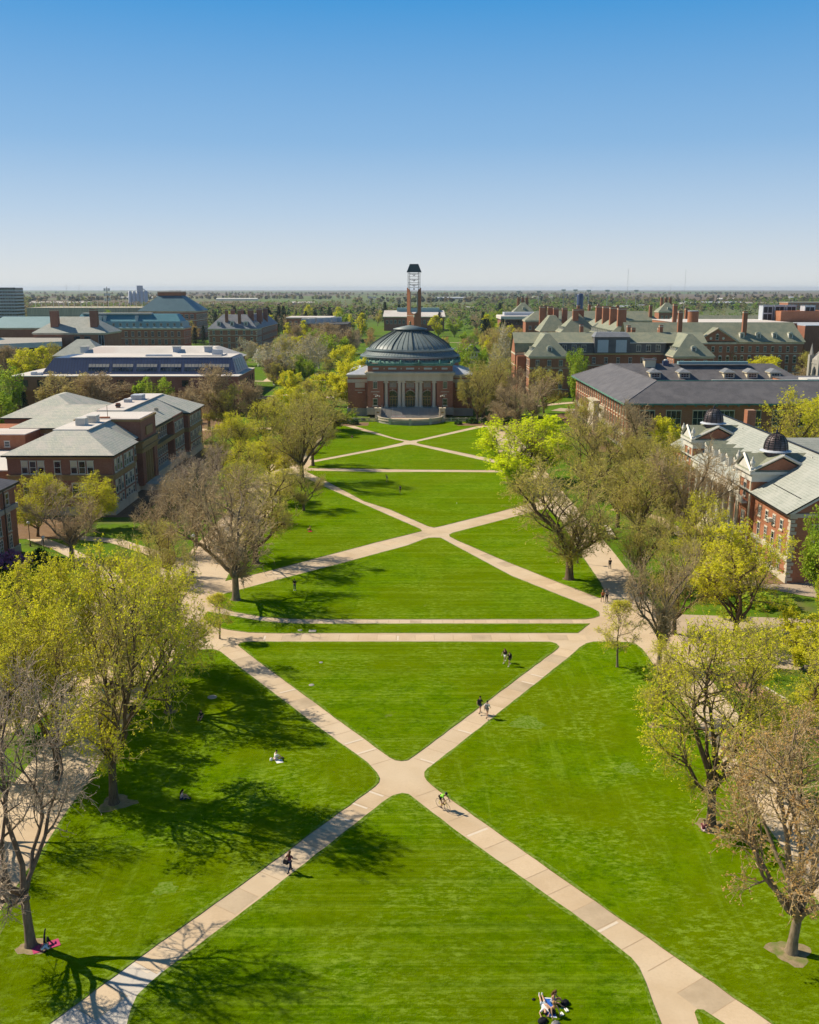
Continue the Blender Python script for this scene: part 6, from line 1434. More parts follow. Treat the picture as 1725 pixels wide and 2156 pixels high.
for i in range(10):                       # avenue beyond the dome
    s=i%2; put_tree(['f_bare','f_rust'][s],(-36+s*10-i*.8,640+i*22),9.5,4.0,'small bare avenue tree standing on the lawn left of the bell tower','avenue trees left of the bell tower')
for i in range(9): put_tree(['f_rust','f_bare','f_olive'][i%3],(12+i*4.2+(i%3),600+(i%4)*22),10,3.8,'small rust or grey tree standing in the row right of the bell tower','row trees right of the bell tower')
for x,y in ((-14,640),(-9,660),(13,650)): put_tree('f_fresh',(x,y),8,6,'low fresh green tree at the foot of the bell tower','low green trees by the bell tower')
put_tree('bush_plum',(31,556),4,3.4,'dark plum-red bush beside the small white house',None,'bush','bush')
# far woods: too many to count
def woods(name,spots,cols,seed,sz=2.4,hh=(9,15)):
    r=random.Random(seed); b=MB()
    for X,Y in spots:
        h_=r.uniform(*hh); m_=r.choice(cols); w_=h_*.42
        for k in range(22):
            a=r.uniform(0,6.28); zz=r.uniform(.12,1); rr_=w_*math.sqrt(max(.05,1-(zz-.45)**2*2.6))*r.uniform(.5,1)
            leafquad(b,Vector((X+rr_*math.cos(a),Y+rr_*math.sin(a),zz*h_)),sz*r.uniform(.55,1.1),r,m_)
    tag(b.build(name,WF),kind='stuff')
WF=[leafmat('far_brown',(.18,.15,.085),(.26,.22,.12)),leafmat('far_olive',(.19,.22,.06),(.28,.31,.085)),leafmat('far_yellow',(.34,.36,.06),(.44,.45,.08)),leafmat('far_green',(.15,.27,.035),(.24,.37,.05)),LF['dark'],leafmat('far_ochre',(.27,.22,.11),(.35,.29,.15))]
def belt(xa,xb,ya,yb,n,seed,nz=.0016,th=.0):
    r=random.Random(seed); out=[]
    from mathutils import noise
    while len(out)<n:
        Y=math.exp(r.uniform(math.log(ya),math.log(yb))); X=(r.uniform(xa,xb)-862.5)/CF*Y
        if noise.noise(Vector((X*nz,Y*nz*1.6,seed)))>th and clear(X,Y,8): out.append((X,Y))
    return out
woods('woods',belt(400,860,1250,1700,260,31,.004,-.4),[1,3,4,0,4,1],31,2.4,(12,19))
woods('woods',belt(890,1340,1250,1700,200,32,.004,-.4),[1,3,4,0,5,1],32,2.4,(12,18))
woods('woods',belt(400,860,930,1500,110,21,.004,-.3),[1,3,0,4,5,4],21,2.0)
woods('woods',belt(890,1725,950,1600,230,22,.004,-.3),[0,1,3,3,5,4,4],22,2.0)
woods('woods',belt(40,400,960,1300,110,23,.004,-.4),[0,1,2,3,4],23,2.0)
woods('woods',belt(20,720,1450,2300,1500,5,.002,-.05),[0,0,1,0,5,3],5)
woods('woods',belt(-200,420,1250,1700,500,6,.002,-.2),[0,1,3,0,5,4],6)
woods('woods',belt(560,1900,1500,2600,650,8,.003,.12),[3,1,5,3,4],8)
woods('woods',belt(1000,2000,1700,3800,1000,10,.0016,.0),[0,1,3,1,4],10,3.2)
woods('woods',belt(-300,2100,3000,9000,1500,12,.0009,.1),[0,0,5,1,4],12,7,(10,17))
# ---------------------------------------------------------------- people
def clothm(n,c,c2=None): return mottled(n,c,c2 or tuple(min(1,q*1.25+.004) for q in c),3,14,.85,.2)
CM={'skin':clothm('skin',(.50,.30,.20)),'skin_tan':clothm('tan_skin',(.38,.21,.13)),'black':clothm('black_cloth',(.012,.012,.015)),'maroon':clothm('maroon_cloth',(.16,.035,.055)),'navy':clothm('navy_cloth',(.018,.025,.06)),'white':clothm('white_cloth',(.72,.70,.68)),'grey':clothm('grey_cloth',(.22,.21,.21)),'denim':clothm('denim',(.04,.07,.13)),'palegrey':clothm('light_denim',(.35,.40,.45)),'red':clothm('red_cloth',(.45,.04,.04)),'pink':clothm('pink_cloth',(.42,.05,.13)),'olive':clothm('olive_cloth',(.13,.10,.03)),'yellow':clothm('yellow_cloth',(.55,.42,.03)),'green':clothm('green_cloth',(.25,.6,.05)),'teal':clothm('teal_cloth',(.05,.3,.22)),'rose':clothm('rose_cloth',(.50,.36,.36)),
 'hair_dark':clothm('dark_hair',(.015,.010,.008)),'hair_brown':clothm('brown_hair',(.10,.045,.018)),'hair_fair':clothm('fair_hair',(.38,.22,.08)),'sole':clothm('shoe',(.05,.04,.04)),'blue':clothm('blue_towel',(.02,.10,.42)),'orangeb':clothm('orange_cloth',(.4,.12,.03))}
pending=[]
def skinobj(name,verts,edges,rad,mat,parent,sub=1):
    me=bpy.data.meshes.new(name); me.from_pydata([tuple(v) for v in verts],edges,[]); me.materials.append(mat)
    o=bpy.data.objects.new(name,me); COL.objects.link(o); o.parent=parent
    o.modifiers.new('s','SKIN')
    sv=me.skin_vertices[0].data
    for i,r_ in enumerate(rad):
        r_=r_ if hasattr(r_,'__len__') else (r_,r_); sv[i].radius=r_; sv[i].use_root=(i==0)
    o.modifiers[0].use_smooth_shade=True; m=o.modifiers.new('d','SUBSURF'); m.levels=sub; m.render_levels=sub
    pending.append(o); return o
def V(*a): return Vector(a)
POSE={
'walk':dict(pel=V(0,0,.93),ch=V(0,.03,1.25),nk=V(0,.03,1.45),hd=V(0,.07,1.62),sh=.19,el=[V(-.25,-.13,1.13),V(.25,.10,1.14)],wr=[V(-.25,-.08,.88),V(.24,.28,.98)],kn=[V(-.09,.24,.52),V(.09,-.06,.49)],an=[V(-.09,.30,.09),V(.09,-.34,.16)]),
'stand':dict(pel=V(0,0,.93),ch=V(0,.02,1.25),nk=V(0,.03,1.45),hd=V(0,.09,1.61),sh=.19,el=[V(-.24,.02,1.13),V(.24,.02,1.13)],wr=[V(-.12,.24,1.08),V(.12,.24,1.10)],kn=[V(-.10,.02,.50),V(.10,.02,.50)],an=[V(-.11,-.02,.08),V(.12,-.02,.08)]),
'throw':dict(pel=V(0,0,.88),ch=V(-.12,.14,1.15),nk=V(-.18,.20,1.33),hd=V(-.22,.27,1.48),sh=.19,el=[V(-.50,.25,1.22),V(.22,-.02,1.10)],wr=[V(-.68,.35,1.02),V(.48,-.10,1.22)],kn=[V(-.25,.20,.48),V(.16,-.12,.48)],an=[V(-.30,.16,.08),V(.32,-.30,.10)]),
'sit':dict(pel=V(0,0,.14),ch=V(0,.03,.46),nk=V(0,.08,.66),hd=V(0,.15,.82),sh=.18,el=[V(-.22,.14,.42),V(.22,.14,.42)],wr=[V(-.10,.36,.38),V(.10,.36,.38)],kn=[V(-.22,.38,.34),V(.20,.40,.32)],an=[V(-.10,.62,.08),V(.12,.64,.08)]),
'sitlong':dict(pel=V(0,0,.13),ch=V(0,-.10,.44),nk=V(0,-.14,.63),hd=V(0,-.10,.80),sh=.18,el=[V(-.26,-.30,.36),V(.26,-.30,.36)],wr=[V(-.26,-.40,.10),V(.26,-.40,.10)],kn=[V(-.12,.42,.32),V(.08,.44,.12)],an=[V(-.10,.80,.08),V(.10,.86,.08)]),
'lie':dict(pel=V(0,0,.13),ch=V(0,-.36,.14),nk=V(0,-.55,.14),hd=V(0,-.72,.16),sh=.18,el=[V(-.34,-.62,.10),V(.30,-.66,.12)],wr=[V(-.30,-.86,.08),V(.16,-.86,.12)],kn=[V(-.10,.42,.16),V(.10,.42,.15)],an=[V(-.08,.84,.08),V(.09,.84,.08)]),
'lieup':dict(pel=V(0,0,.13),ch=V(0,-.36,.14),nk=V(0,-.55,.15),hd=V(0,-.72,.18),sh=.18,el=[V(-.30,-.40,.10),V(.30,-.40,.10)],wr=[V(-.16,-.18,.24),V(.16,-.18,.24)],kn=[V(-.10,.34,.50),V(.10,.30,.46)],an=[V(-.06,.62,.78),V(.12,.52,.08)]),
'cycle':dict(pel=V(0,-.28,.98),ch=V(0,.05,1.20),nk=V(0,.22,1.32),hd=V(0,.36,1.42),sh=.18,el=[V(-.25,.30,1.06),V(.25,.30,1.06)],wr=[V(-.20,.50,.93),V(.20,.50,.93)],kn=[V(-.10,.06,.80),V(.10,.02,.58)],an=[V(-.10,-.06,.42),V(.10,-.10,.18)]),
}
def person(loc,rz,pose,label,top='black',legs='navy',skin='skin',hair='hair_dark',long_hair=False,sleeve='short',leglen='long',shoe='sole',bag=None,bagm='black',s=1.0,group=None,wr=None):
    P=dict(POSE[pose]); 
    if wr: P['wr']=wr
    e=thing('person',label,'person',loc,rz,group); e.scale=(s,s,s)
    pel,ch,nk,hd=P['pel'],P['ch'],P['nk'],P['hd']; up=(hd-nk).normalized(); tors=(nk-pel).normalized()
    side=V(1,0,0); sho=[nk-tors*.06+side*(-P['sh']),nk-tors*.06+side*P['sh']]; hip=[pel+V(-.09,0,-.02),pel+V(.09,0,-.02)]
    fwd=(up.cross(side)*-1).normalized()
    if pose in('lie','lieup'): fwd=V(0,0,1)
    else: fwd=(V(0,1,0)-up*up.dot(V(0,1,0))).normalized()
    v=[pel,ch,nk,hd,hd+up*.09,hd+fwd*.115-up*.01,hd+fwd*.06-up*.08]; r=[(.125,.10),(.14,.10),(.052,.052),(.082,.092),(.05,.06),(.014,.014),(.045,.04)]; ed=[(0,1),(1,2),(2,3),(3,4),(3,5),(3,6)]
    for k in (0,1):
        sg=-1 if k==0 else 1
        b0=len(v); v+=[sho[k],P['el'][k],P['wr'][k]]; r+=[.056,.041,.026]; ed+=[(1,b0),(b0,b0+1),(b0+1,b0+2)]
        d=(P['wr'][k]-P['el'][k]).normalized(); p=P['wr'][k]+d*.055; v.append(p); r.append((.034,.018)); ed.append((b0+2,b0+3)); pi_=b0+3
        n=d.cross(V(0,0,1)); n=(n if n.length>.1 else V(1,0,0)).normalized(); cu=n.cross(d)
        for q,(off,L) in enumerate(((-.027,.068),(-.009,.078),(.009,.074),(.026,.058))):
            b1=len(v); v+=[p+n*off+d*.035,p+n*off*1.2+d*(.035+L*.5)-cu*.006,p+n*off*1.2+d*(.03+L*.85)-cu*.026]; r+=[.010,.009,.008]; ed+=[(pi_,b1),(b1,b1+1),(b1+1,b1+2)]
        b1=len(v); v+=[p-n*.045*sg-d*.0,p-n*.062*sg+d*.03]; r+=[.012,.010]; ed+=[(pi_,b1),(b1,b1+1)]
        b2=len(v); dl=(P['an'][k]-P['kn'][k]).normalized(); tf=V(0,1,0) if abs(dl.z)>.5 else V(0,.25,1)
        if pose in('lie',): tf=V(0,.4,.9)
        v+=[hip[k],P['kn'][k],P['an'][k],P['an'][k]+tf.normalized()*.13-V(0,0,.03 if abs(dl.z)>.5 else 0)]; r+=[.082,.055,.038,(.036,.028)]; ed+=[(0,b2),(b2,b2+1),(b2+1,b2+2),(b2+2,b2+3)]
    for sg in (-1,1): v.append(hd+side*sg*.088); r.append(.02); ed.append((3,len(v)-1))
    skinobj('body',v,ed,r,CM[skin],e)
    # clothes
    v=[pel+tors*.0,pel.lerp(ch,.5),ch,nk-tors*.05]; r=[(.148,.12),(.14,.115),(.162,.122),(.10,.085)]; ed=[(0,1),(1,2),(2,3)]
    for k in (0,1):
        b0=len(v); end=P['el'][k] if sleeve=='short' else P['wr'][k]
        v+=[sho[k],sho[k].lerp(P['el'][k],.75) if sleeve=='short' else P['el'][k]]; r+=[.072,.062 if sleeve=='short' else .055]; ed+=[(2,b0),(b0,b0+1)]
        if sleeve=='long': v.append(P['wr'][k]); r.append(.04); ed.append((b0+1,b0+2))
    if sleeve!='none': skinobj('top',v,ed,r,CM[top],e)
    else: skinobj('top',v[:4],[(0,1),(1,2),(2,3)],r[:4],CM[top],e)
    v=[pel+tors*.05]; r=[(.145,.12)]; ed=[]
    for k in (0,1):
        b0=len(v); v+=[hip[k],hip[k].lerp(P['kn'][k],.55 if leglen=='short' else .999)]; r+=[.102,.085 if leglen=='short' else .072]; ed+=[(0,b0),(b0,b0+1)]
        if leglen=='long': v.append(P['kn'][k].lerp(P['an'][k],.93)); r.append(.056); ed.append((b0+1,b0+2))
    skinobj('trousers' if leglen=='long' else 'shorts',v,ed,r,CM[legs],e)
    for k in (0,1):
        dl=(P['an'][k]-P['kn'][k]).normalized(); tf=(V(0,1,0) if abs(dl.z)>.5 else V(0,.3,1)).normalized()
        b=MB(); a=P['an'][k]; b.tube([a-tf*.08+V(0,0,-.02),a-V(0,0,.02),a+tf*.10-V(0,0,.035),a+tf*.18-V(0,0,.04)],[.045,.056,.05,.03],8,0); b.build('shoe',[CM[shoe]],e)
    b=MB(); 
    hc=hd+up*.035-fwd*.022
    for i in range(1): 
        vs=[];fs=[];n1,n2=7,12
        ax=up; 
        for a in range(n1):
            th=math.pi*.60*a/(n1-1)
            for c in range(n2):
                ph=2*math.pi*c/n2; q=hc+ax*(.112*math.cos(th))+(side*math.cos(ph)*.098+fwd*math.sin(ph)*(.098 if math.sin(ph)<0 else .085))*math.sin(th); vs.append(q)
        for a in range(n1-1):
            for c in range(n2): fs.append((a*n2+c,a*n2+(c+1)%n2,(a+1)*n2+(c+1)%n2,(a+1)*n2+c))
        b.add(vs,fs,0,True)
    if long_hair: b.tube([hd-fwd*.05+up*.02,hd-fwd*.09-up*.12,nk-fwd*.12-tors*.10,nk-fwd*.13-tors*.22],[.08,.085,.08,.03],8,0)
    b.build('hair',[CM[hair]],e)
    b=MB()
    for sg in (-1,1): b.lathe([(0,-.011),(.012,0),(0,.011)],6,tuple(hd+fwd*.088+side*sg*.033+up*.012),0)
    b.build('eyes',[CM['hair_dark']],e)
    if bag=='backpack':
        b=MB(); c=nk.lerp(pel,.42)-V(0,.20,0); b.add([c+V(x*.15,y*.085,z*.22) for x,y,z in ((-1,-1,-1),(1,-1,-1),(1,1,-1),(-1,1,-1),(-.8,-.7,1),(.8,-.7,1),(.8,1,1),(-.8,1,1))],[(0,1,5,4),(1,2,6,5),(2,3,7,6),(3,0,4,7),(4,5,6,7),(3,2,1,0)],0)
        b.box(c.x-.1,c.x+.1,c.y-.13,c.y-.08,c.z-.16,c.z+.02,0)
        for sg in (-1,1): b.tube([c+V(sg*.09,.07,.2),nk+V(sg*.11,.02,.02),ch+V(sg*.12,.13,.02),c+V(sg*.12,.10,-.15)],.02,5,0)
        o=b.build('backpack',[CM[bagm]]); o.location=loc; o.rotation_euler=(0,0,rz); o.scale=(s,s,s); tag(o,bagm+' backpack on the back of the '+label.split(' walking')[0].split(' carrying')[0],'backpack')
        o['label']=' '.join(o['label'].split()[:16])
    return e
def ppl(x,y,*a,**k): p=G(x,y,.06); p.z=k.pop('z',.06); return person(p,R(a[0]),*a[1:],**k)
wm=ppl(610.5,1837,-32,'walk','woman in maroon top and dark trousers walking up the lower left path',top='maroon',legs='navy',skin='skin_tan',hair='hair_brown',long_hair=True,wr=[V(-.22,.10,.95),V(.42,.22,1.12)])
b=MB(); b.add([V(x*.20,y*.09,z*.15) for x,y,z in ((-1,-1,-1),(1,-1,-1),(1,1,-1),(-1,1,-1),(-.85,-.7,1),(.85,-.7,1),(.85,.7,1),(-.85,.7,1))],[(0,1,5,4),(1,2,6,5),(2,3,7,6),(3,0,4,7),(4,5,6,7),(3,2,1,0)],0); b.tube([(-.15,0,.15),(.0,.05,.4),(.18,.12,.55)],.018,5,0)
p=wm.location; tag(b.build('shoulder_bag',[CM['black']],loc=(p.x-.27,p.y-.08,.98),rz=R(-32)),'black shoulder bag carried by the woman in maroon','bag')
ppl(1010.5,1502,-26,'walk','man in black T-shirt and dark shorts walking up the path, left of the pair',top='black',legs='denim',leglen='short',bag='backpack',bagm='black',s=1.06)
ppl(1025.5,1511.5,-26,'walk','man in white T-shirt and pale shorts walking up the path, right of the pair',top='white',legs='rose',leglen='short',bag='backpack',bagm='grey',s=1.05,shoe='sole')
ppl(1063,1395,140,'walk','woman in black top and white shorts crossing the grass, left of two',top='black',legs='white',leglen='short',hair='hair_brown',long_hair=True,bag='backpack',bagm='maroon',shoe='white',s=.99)
ppl(1073,1402,140,'walk','woman in all black crossing the grass, right of two',top='black',legs='black',leglen='short',hair='hair_brown',long_hair=True,bag='backpack',bagm='black',shoe='white',s=.97)
# cyclist and road bicycle
def bicycle(loc,rz,label,fr='yellow',s=1.0):
    e=thing('bicycle',label,'bicycle',loc,rz); e.scale=(s,s,s)
    for yy in (-.5,.5):
        b=MB(); b.tube([(0,yy+.33*math.cos(a*math.pi/12),.34+.33*math.sin(a*math.pi/12)) for a in range(25)],.016,5,0,cap=False)
        w_=b.build('wheel',[M['black'],M['steel']],e); b2=MB()
        for k in range(10): a=2*math.pi*k/10; b2.tube([(0,yy,.34),(0,yy+.32*math.cos(a),.34+.32*math.sin(a))],.003,3,0)
        b2.build('spokes',[M['steel']],w_)
    b=MB(); S_=[((0,-.5,.34),(0,-.08,.28)),((0,-.08,.28),(0,-.22,.82)),((0,-.22,.78),(0,.34,.84)),((0,-.08,.28),(0,.36,.74)),((0,-.5,.34),(0,-.21,.76)),((0,.5,.34),(0,.36,.74)),((0,.36,.74),(0,.33,.92))]
    for a,c in S_: b.tube([a,c],.02,6,0)
    b.build('frame',[CM[fr]],e)
    b=MB(); b.tube([(-.2,.5,.80),(-.2,.56,.92),(-.2,.42,.95),(0,.38,.95),(.2,.42,.95),(.2,.56,.92),(.2,.5,.80)],.015,6,0); b.build('handlebar',[M['black']],e)
    b=MB(); b.tube([(0,-.36,.88),(0,-.24,.90),(0,-.10,.89)],[.06,.05,.02],8,0); b.tube([(0,-.22,.8),(0,-.25,.88)],.015,5,0); b.build('saddle',[M['black']],e)
    b=MB(); b.tube([(0,-.08,.28),(-.09,-.08,.28),(-.09,-.04,.42)],.012,5,0); b.tube([(0,-.08,.28),(.09,-.08,.28),(.09,-.12,.14)],.012,5,0); b.lathe([(.1,-.005),(.1,.005)],14,(0,0,0),0) if False else None; b.build('crank',[M['black']],e)
    return e
cp=G(933,1704,.06); 
bicycle(cp,R(-141),'yellow and black road bicycle ridden down the lower right path',s=1.08)
person(cp,R(-141),'cycle','cyclist in bright green and black jersey bent over a road bicycle',top='green',legs='black',leglen='short',skin='skin_tan',hair='hair_dark',s=1.08)
b=MB(); b.lathe([(0,.12),(.08,.1),(.115,.02),(.115,-.03)],12,(0,0,0),0)
q=cp+Matrix.Rotation(R(-141),3,'Z')@V(0,.36*1.08,1.49*1.08); tag(b.build('cycle_helmet',[M['black']],loc=q),'black helmet on the head of the cyclist','helmet')
# lawn sitters
ppl(382,1684,-75,'sit','woman reading with knees up in the shade of the big left tree',top='rose',legs='navy',leglen='short',hair='hair_dark',long_hair=True)
b=MB(); b.tube([(0,0,.02),(0,.03,.2),(0,.02,.34)],[.14,.16,.07],8,0); b.tube([(-.06,-.1,.3),(0,-.14,.2),(.06,-.1,.3)],.02,5,1); tag(b.build('backpack',[CM['navy'],CM['white']],loc=G(390,1683,.06)),'dark backpack standing beside the woman reading in tree shade','backpack')
ppl(425,1512,170,'sit','reader sitting on the forked tree shadow at left',top='black',legs='black',leglen='short',hair='hair_brown')
ppl(580,1600,-60,'sit','person in white sitting on the lawn left of the crossing',top='white',legs='rose',leglen='short',hair='hair_dark',sleeve='long')
b=MB(); b.box(-.3,.3,-.35,.35,0,.015,0); tag(b.build('small_blanket',[CM['white']],loc=G(588,1603,.06),rz=.4),'pale small blanket right of the person in white','blanket')
b=MB(); b.tube([(0,0,.0),(0,.02,.16),(0,.02,.24)],[.13,.13,.05],8,0); tag(b.build('tote_bag',[CM['white']],loc=G(571,1601,.06)),'white tote bag left of the person in white','bag')
g=G(97,1993,.06); b=MB(); b.box(-.38,.38,-.85,.85,0,.03,0)
mt=b.build('picnic_mat',[CM['pink']],loc=g,rz=R(-58)); tag(mt,'bright pink mat on the shaded grass at lower left','mat')
person(g+V(0,0,.03),R(15),'lieup','person in black lying on the pink mat with legs up',top='white',legs='black',leglen='long',hair='hair_dark',shoe='black')
ppl(621,1243,180,'stand','woman in black top and jeans standing in tree shade on the middle lawn',top='black',legs='denim',sleeve='long',hair='hair_brown',long_hair=True,shoe='white')
ppl(815.5,1014,95,'throw','man in dark shirt leaning forward mid game on the rhombus lawn',top='grey',legs='grey',leglen='short',hair='hair_dark',s=1.05)
ppl(843,1038,175,'stand','woman in navy dress standing on the rhombus lawn',top='navy',legs='navy',leglen='short',hair='hair_brown',skin='skin_tan')
ppl(654,1117,60,'sit','person in yellow top sitting at the left lawn edge',top='yellow',legs='black',leglen='short',hair='hair_dark')
b=MB(); b.box(-.35,.35,-.25,.25,0,.1,0); tag(b.build('red_bag',[CM['red']],loc=G(653,1119.5,.06)),'red bag in front of the person in the yellow top','bag')
ppl(742,922,30,'sit','tiny figure in red sitting on the upper left lawn triangle',top='red',legs='white',leglen='short',hair='hair_brown')
ppl(891,882,70,'walk','person in dark clothes walking across the round terrace',top='maroon',legs='black',z=.96)
ppl(803,859,0,'stand','person in blue standing at the auditorium doors',top='denim',legs='denim',z=3.42)
ppl(883+0,869,180,'walk','person in black going down the auditorium steps',top='black',legs='black',z=2.2)
ppl(407,1222,0,'stand','man in dark blue standing where the left walks meet',top='navy',legs='navy',sleeve='long',s=1.05)
ppl(1269,1268,10,'walk','person in tan top walking at the tip of the middle lawn, left of the pair',top='orangeb',legs='black',leglen='short',hair='hair_fair')
ppl(1277.5,1267,10,'stand','person in grey shirt and black trousers at the tip of the middle lawn',top='grey',legs='black',s=1.07)
ppl(1284.5,1198,0,'walk','dark figure walking up the right side walk alone',top='black',legs='black',sleeve='long')
for i,(x,y,t_,l_,lab) in enumerate([(1211,1127,'teal','navy','person in teal leading the group on the right side walk'),(1223,1129,'grey','navy','person in grey second in the group on the right side walk'),(1236,1128,'navy','denim','person in navy third in the group on the right side walk'),(1245,1126,'black','black','person in black last in the group on the right side walk')]): ppl(x,y,170,'walk',lab,top=t_,legs=l_,leglen='long')
ppl(222,1478,-20,'walk','person in a green top walking behind the big left tree',top='teal',legs='rose',leglen='short',hair='hair_brown')
ppl(1481,1750,-30,'sit','person sitting against the big budding tree at right',top='maroon',legs='rose',leglen='short')
ppl(1581,1662,10,'walk','person in white and navy walking behind the rust-budded tree',top='white',legs='navy',hair='hair_dark')
ppl(1351,1268,0,'stand','person in a red top by the white notice board',top='red',legs='black')
# sunbathers on the blue towel
tw=[G(1146,2102,.075),G(1161,2103,.075),G(1172,2143,.075),G(1151,2140,.075)]
b=MB(); b.add([(p.x-tw[3].x,p.y-tw[3].y,z) for z in (.015,.0) for p in tw],[(3,2,1,0),(4,5,6,7),(0,1,5,4),(1,2,6,5),(2,3,7,6),(3,0,4,7)],0)
for k in range(9):
    for a_,c_ in ((tw[0],tw[1]),(tw[3],tw[2])): p=a_.lerp(c_,k/8); b.box(p.x-tw[3].x-.02,p.x-tw[3].x+.02,p.y-tw[3].y-.05,p.y-tw[3].y+.05,.012,.022,1)
tag(b.build('beach_towel',[CM['blue'],CM['white']],loc=tw[3]),'blue fringed beach towel on the grass at lower right','towel')
person(G(1144,2119,.06),R(3),'lie','sunbather in white top and denim shorts lying left of the towel',top='white',legs='palegrey',leglen='short',hair='hair_dark',long_hair=True,shoe='white')
person(G(1163,2134,.09),R(28),'sitlong','sunbather leaning back with legs stretched across the blue towel',top='black',legs='black',leglen='short',hair='hair_fair',long_hair=True,shoe='white',sleeve='none')
person(G(1164,2112,.09),R(-115),'sit','sunbather with long brown hair sitting at the far corner of the towel',top='rose',legs='palegrey',leglen='short',skin='skin_tan',hair='hair_brown',long_hair=True,sleeve='none')
def lump(name,x,y,mat,label,cat,sx=.28,sy=.2,sz=.2,strap=True):
    b=MB(); n=12; prof=[(0.01,0),(.9,.0),(1,.25),(.85,.6),(.5,.9),(0.01,1)]
    b.lathe([(r_*sx,z_*sz) for r_,z_ in prof],n,(0,0,0),0,True,1,sy/sx)
    if strap: b.tube([(-sx*.6,0,sz*.8),(0,sy*.3,sz*1.25),(sx*.6,0,sz*.8)],.015,5,0)
    return tag(b.build(name,[CM[mat]],loc=G(x,y,.06),rz=.5),label,cat)
lump('bag',1190,2114,'black','black bag right of the blue towel','bag',.3,.22,.26); lump('bag',1143,2151,'black','black bag by the head of the lying sunbather','bag',.34,.24,.22); lump('bag',1170,2158,'grey','dark bag at the bottom edge below the towel','bag',.3,.22,.22)
lump('sandals',1124,2105,'black','small dark sandals left of the sunbathers','shoes',.12,.1,.07,False)
for x,y,l in ((1183,2136,'pair of cream shoes nearest the towel edge'),(1193,2128,'pair of white trainers beside the black bag')):
    e=thing('shoes',l,'shoes',G(x,y,.06),.4)
    for s_ in (-.06,.06): b=MB(); b.tube([(s_,-.13,.04),(s_,0,.05),(s_,.13,.035)],[.045,.05,.035],8,0); b.build('shoe',[CM['white']],e)
b=MB(); b.tube([(0,0,.03),(.2,.02,.03)],.035,8,0); tag(b.build('bottle',[CM['teal']],loc=G(1181,2124,.06)),'pale bottle lying between the towel and the white trainers','bottle')
# convert skins
dg=bpy.context.evaluated_depsgraph_get(); conv=[]
for o in pending: conv.append((o,bpy.data.meshes.new_from_object(o.evaluated_get(dg))))
for o,me in conv: o.modifiers.clear(); me.name=o.name.split('.')[0]; o.data=me
# ---------------------------------------------------------------- lamps and small furniture
b=MB(); b.lathe([(.16,0),(.14,.25),(.075,.4),(.065,3.7),(.1,3.8)],8,(0,0,0),0); lpo=b.mesh('post',[M['wood']])
b=MB(); b.lathe([(0,-.3),(.17,-.24),(.3,0),(.17,.24),(0,.3)],14,(0,0,0),0); lgl=b.mesh('globe',[M['white']])
for x,y,l in ((64,1150,'lamp post in front of the left brick hall, nearest the corner hall'),(95.5,1184,'lamp post beside the yellow clump, below the left brick hall'),(449,931,'lamp post before the far end of the left brick hall'),(475,900,'lamp post nearest the modern brick hall'),(593,801,'lamp post on the grass by the white blossoming tree'),(578,831,'lamp post by the low brick wall of the modern hall'),(608,985,'lamp post behind the leaning olive elm'),(1216.6,1186,'slim lamp post on the right triangle of lawn'),(958.6,745,'thin lamp post on the lawn right of the dome'),(1033,722,'thin lamp post far right on the lawn behind the dome'),(1245,870,'lamp post by the service path at right'),(410,1180,'lamp post by the left paved circle'),(430,1100,'lamp post beside the left side walk')):
    e=thing('street_lamp',l,'lamp',G(x,y,.03)); link('post',lpo,e); link('globe',lgl,e,(0,0,4.05))
e=thing('notice_board','white folding notice board on the paving at right','sign',G(1381,1299,.02),.2); b=MB()
b.add([(-.45,-.3,0),(.45,-.3,0),(.45,0,1.15),(-.45,0,1.15),(-.45,.3,0),(.45,.3,0)],[(0,1,2,3),(5,4,3,2)],0); b.build('panel',[M['white']],e); b=MB(); b.box(-.2,.0,-.165,-.15,.45,.8,0); b.build('poster',[CM['red']],e); e.children[1].location.y-=.06
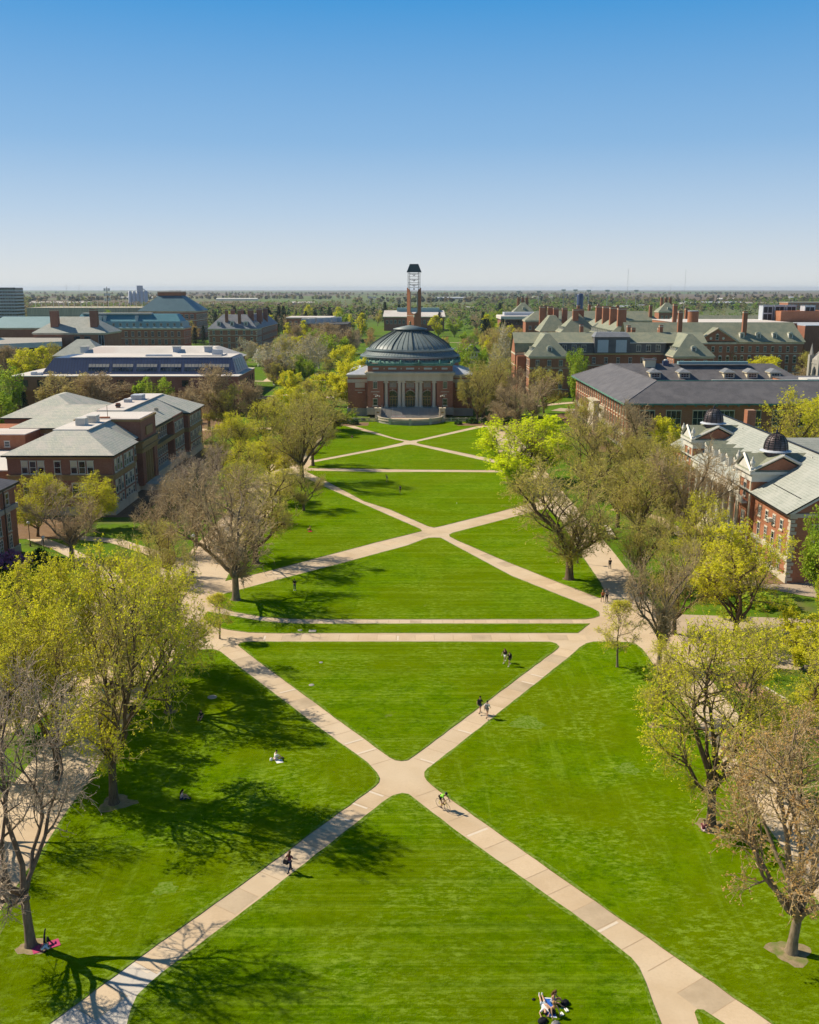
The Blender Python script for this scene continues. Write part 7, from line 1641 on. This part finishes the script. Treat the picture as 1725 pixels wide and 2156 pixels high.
e=thing('stone_bench','long pale stone bench beside the right side walk','bench',G(1284,1124,.0),R(-4)); b=MB(); b.box(-.45,.45,-4,4,.38,.55,0); b.build('seat',[M['stone']],e)
for y in (-3.4,0,3.4): b=MB(); b.box(-.3,.3,y-.25,y+.25,0,.38,0); b.build('support',[M['stone']],e)
bl=MB(); bl.lathe([(.32,0),(.34,.9),(.36,.95),(.2,1.1),(0,1.12)],12,(0,0,0),0); blm=bl.mesh('bin',[M['black']])
for x,y,l in ((268,1500,'dark litter bin left of two behind the big left tree'),(281,1500,'dark litter bin right of two behind the big left tree'),(1405,1290,'dark litter bin by the white notice board')):
    o=link('litter_bin',blm,None,G(x,y,.02)); tag(o,l,'litter bin')
pm_=MB(); pm_.lathe([(.12,0),(.11,.9),(.13,.93),(0,1.0)],8,(0,0,0),0); pmm=pm_.mesh('bollard',[M['wood']])
for i,(x,y) in enumerate(((1436,1385),(1452,1375),(1475,1362),(1620,1360))): o=link('bollard',pmm,None,G(x,y,.02)); tag(o,['wooden bollard nearest the thin dark tree','second wooden bollard from the thin dark tree','third wooden bollard from the thin dark tree','wooden bollard apart near the right edge'][i],'bollard','bollards at the paved cross walk')
bicycle(G(1702,1238,.03),R(70),'grey bicycle parked by the end wall of the columned hall','grey'); bicycle(G(1716,1238,.03),R(70),'red bicycle parked at the right edge by the columned hall','red')
b=MB(); b.lathe([(0,.07),(.05,.05),(.07,0),(.05,-.05),(0,-.07)],10,(0,0,0),0); tag(b.build('ball',[M['white']],loc=G(962,1059,.13)),'small white ball on the rhombus lawn','ball')
# fence of rope and posts by the left beds
e=thing('rope_fence','low orange rope fence beside the lamp post and yellow clump','fence',G(85,1172,.0)); b=MB()
for k in range(5): b.tube([(-2.5+k*1.3,0,0),(-2.5+k*1.3,0,.8)],.04,5,0)
b.build('posts',[M['wood']],e); b=MB(); b.tube([(-2.5+k*.65,0,.72-(.1 if k%2 else 0)) for k in range(9)],.025,4,0); b.build('rope',[M['orange']],e)
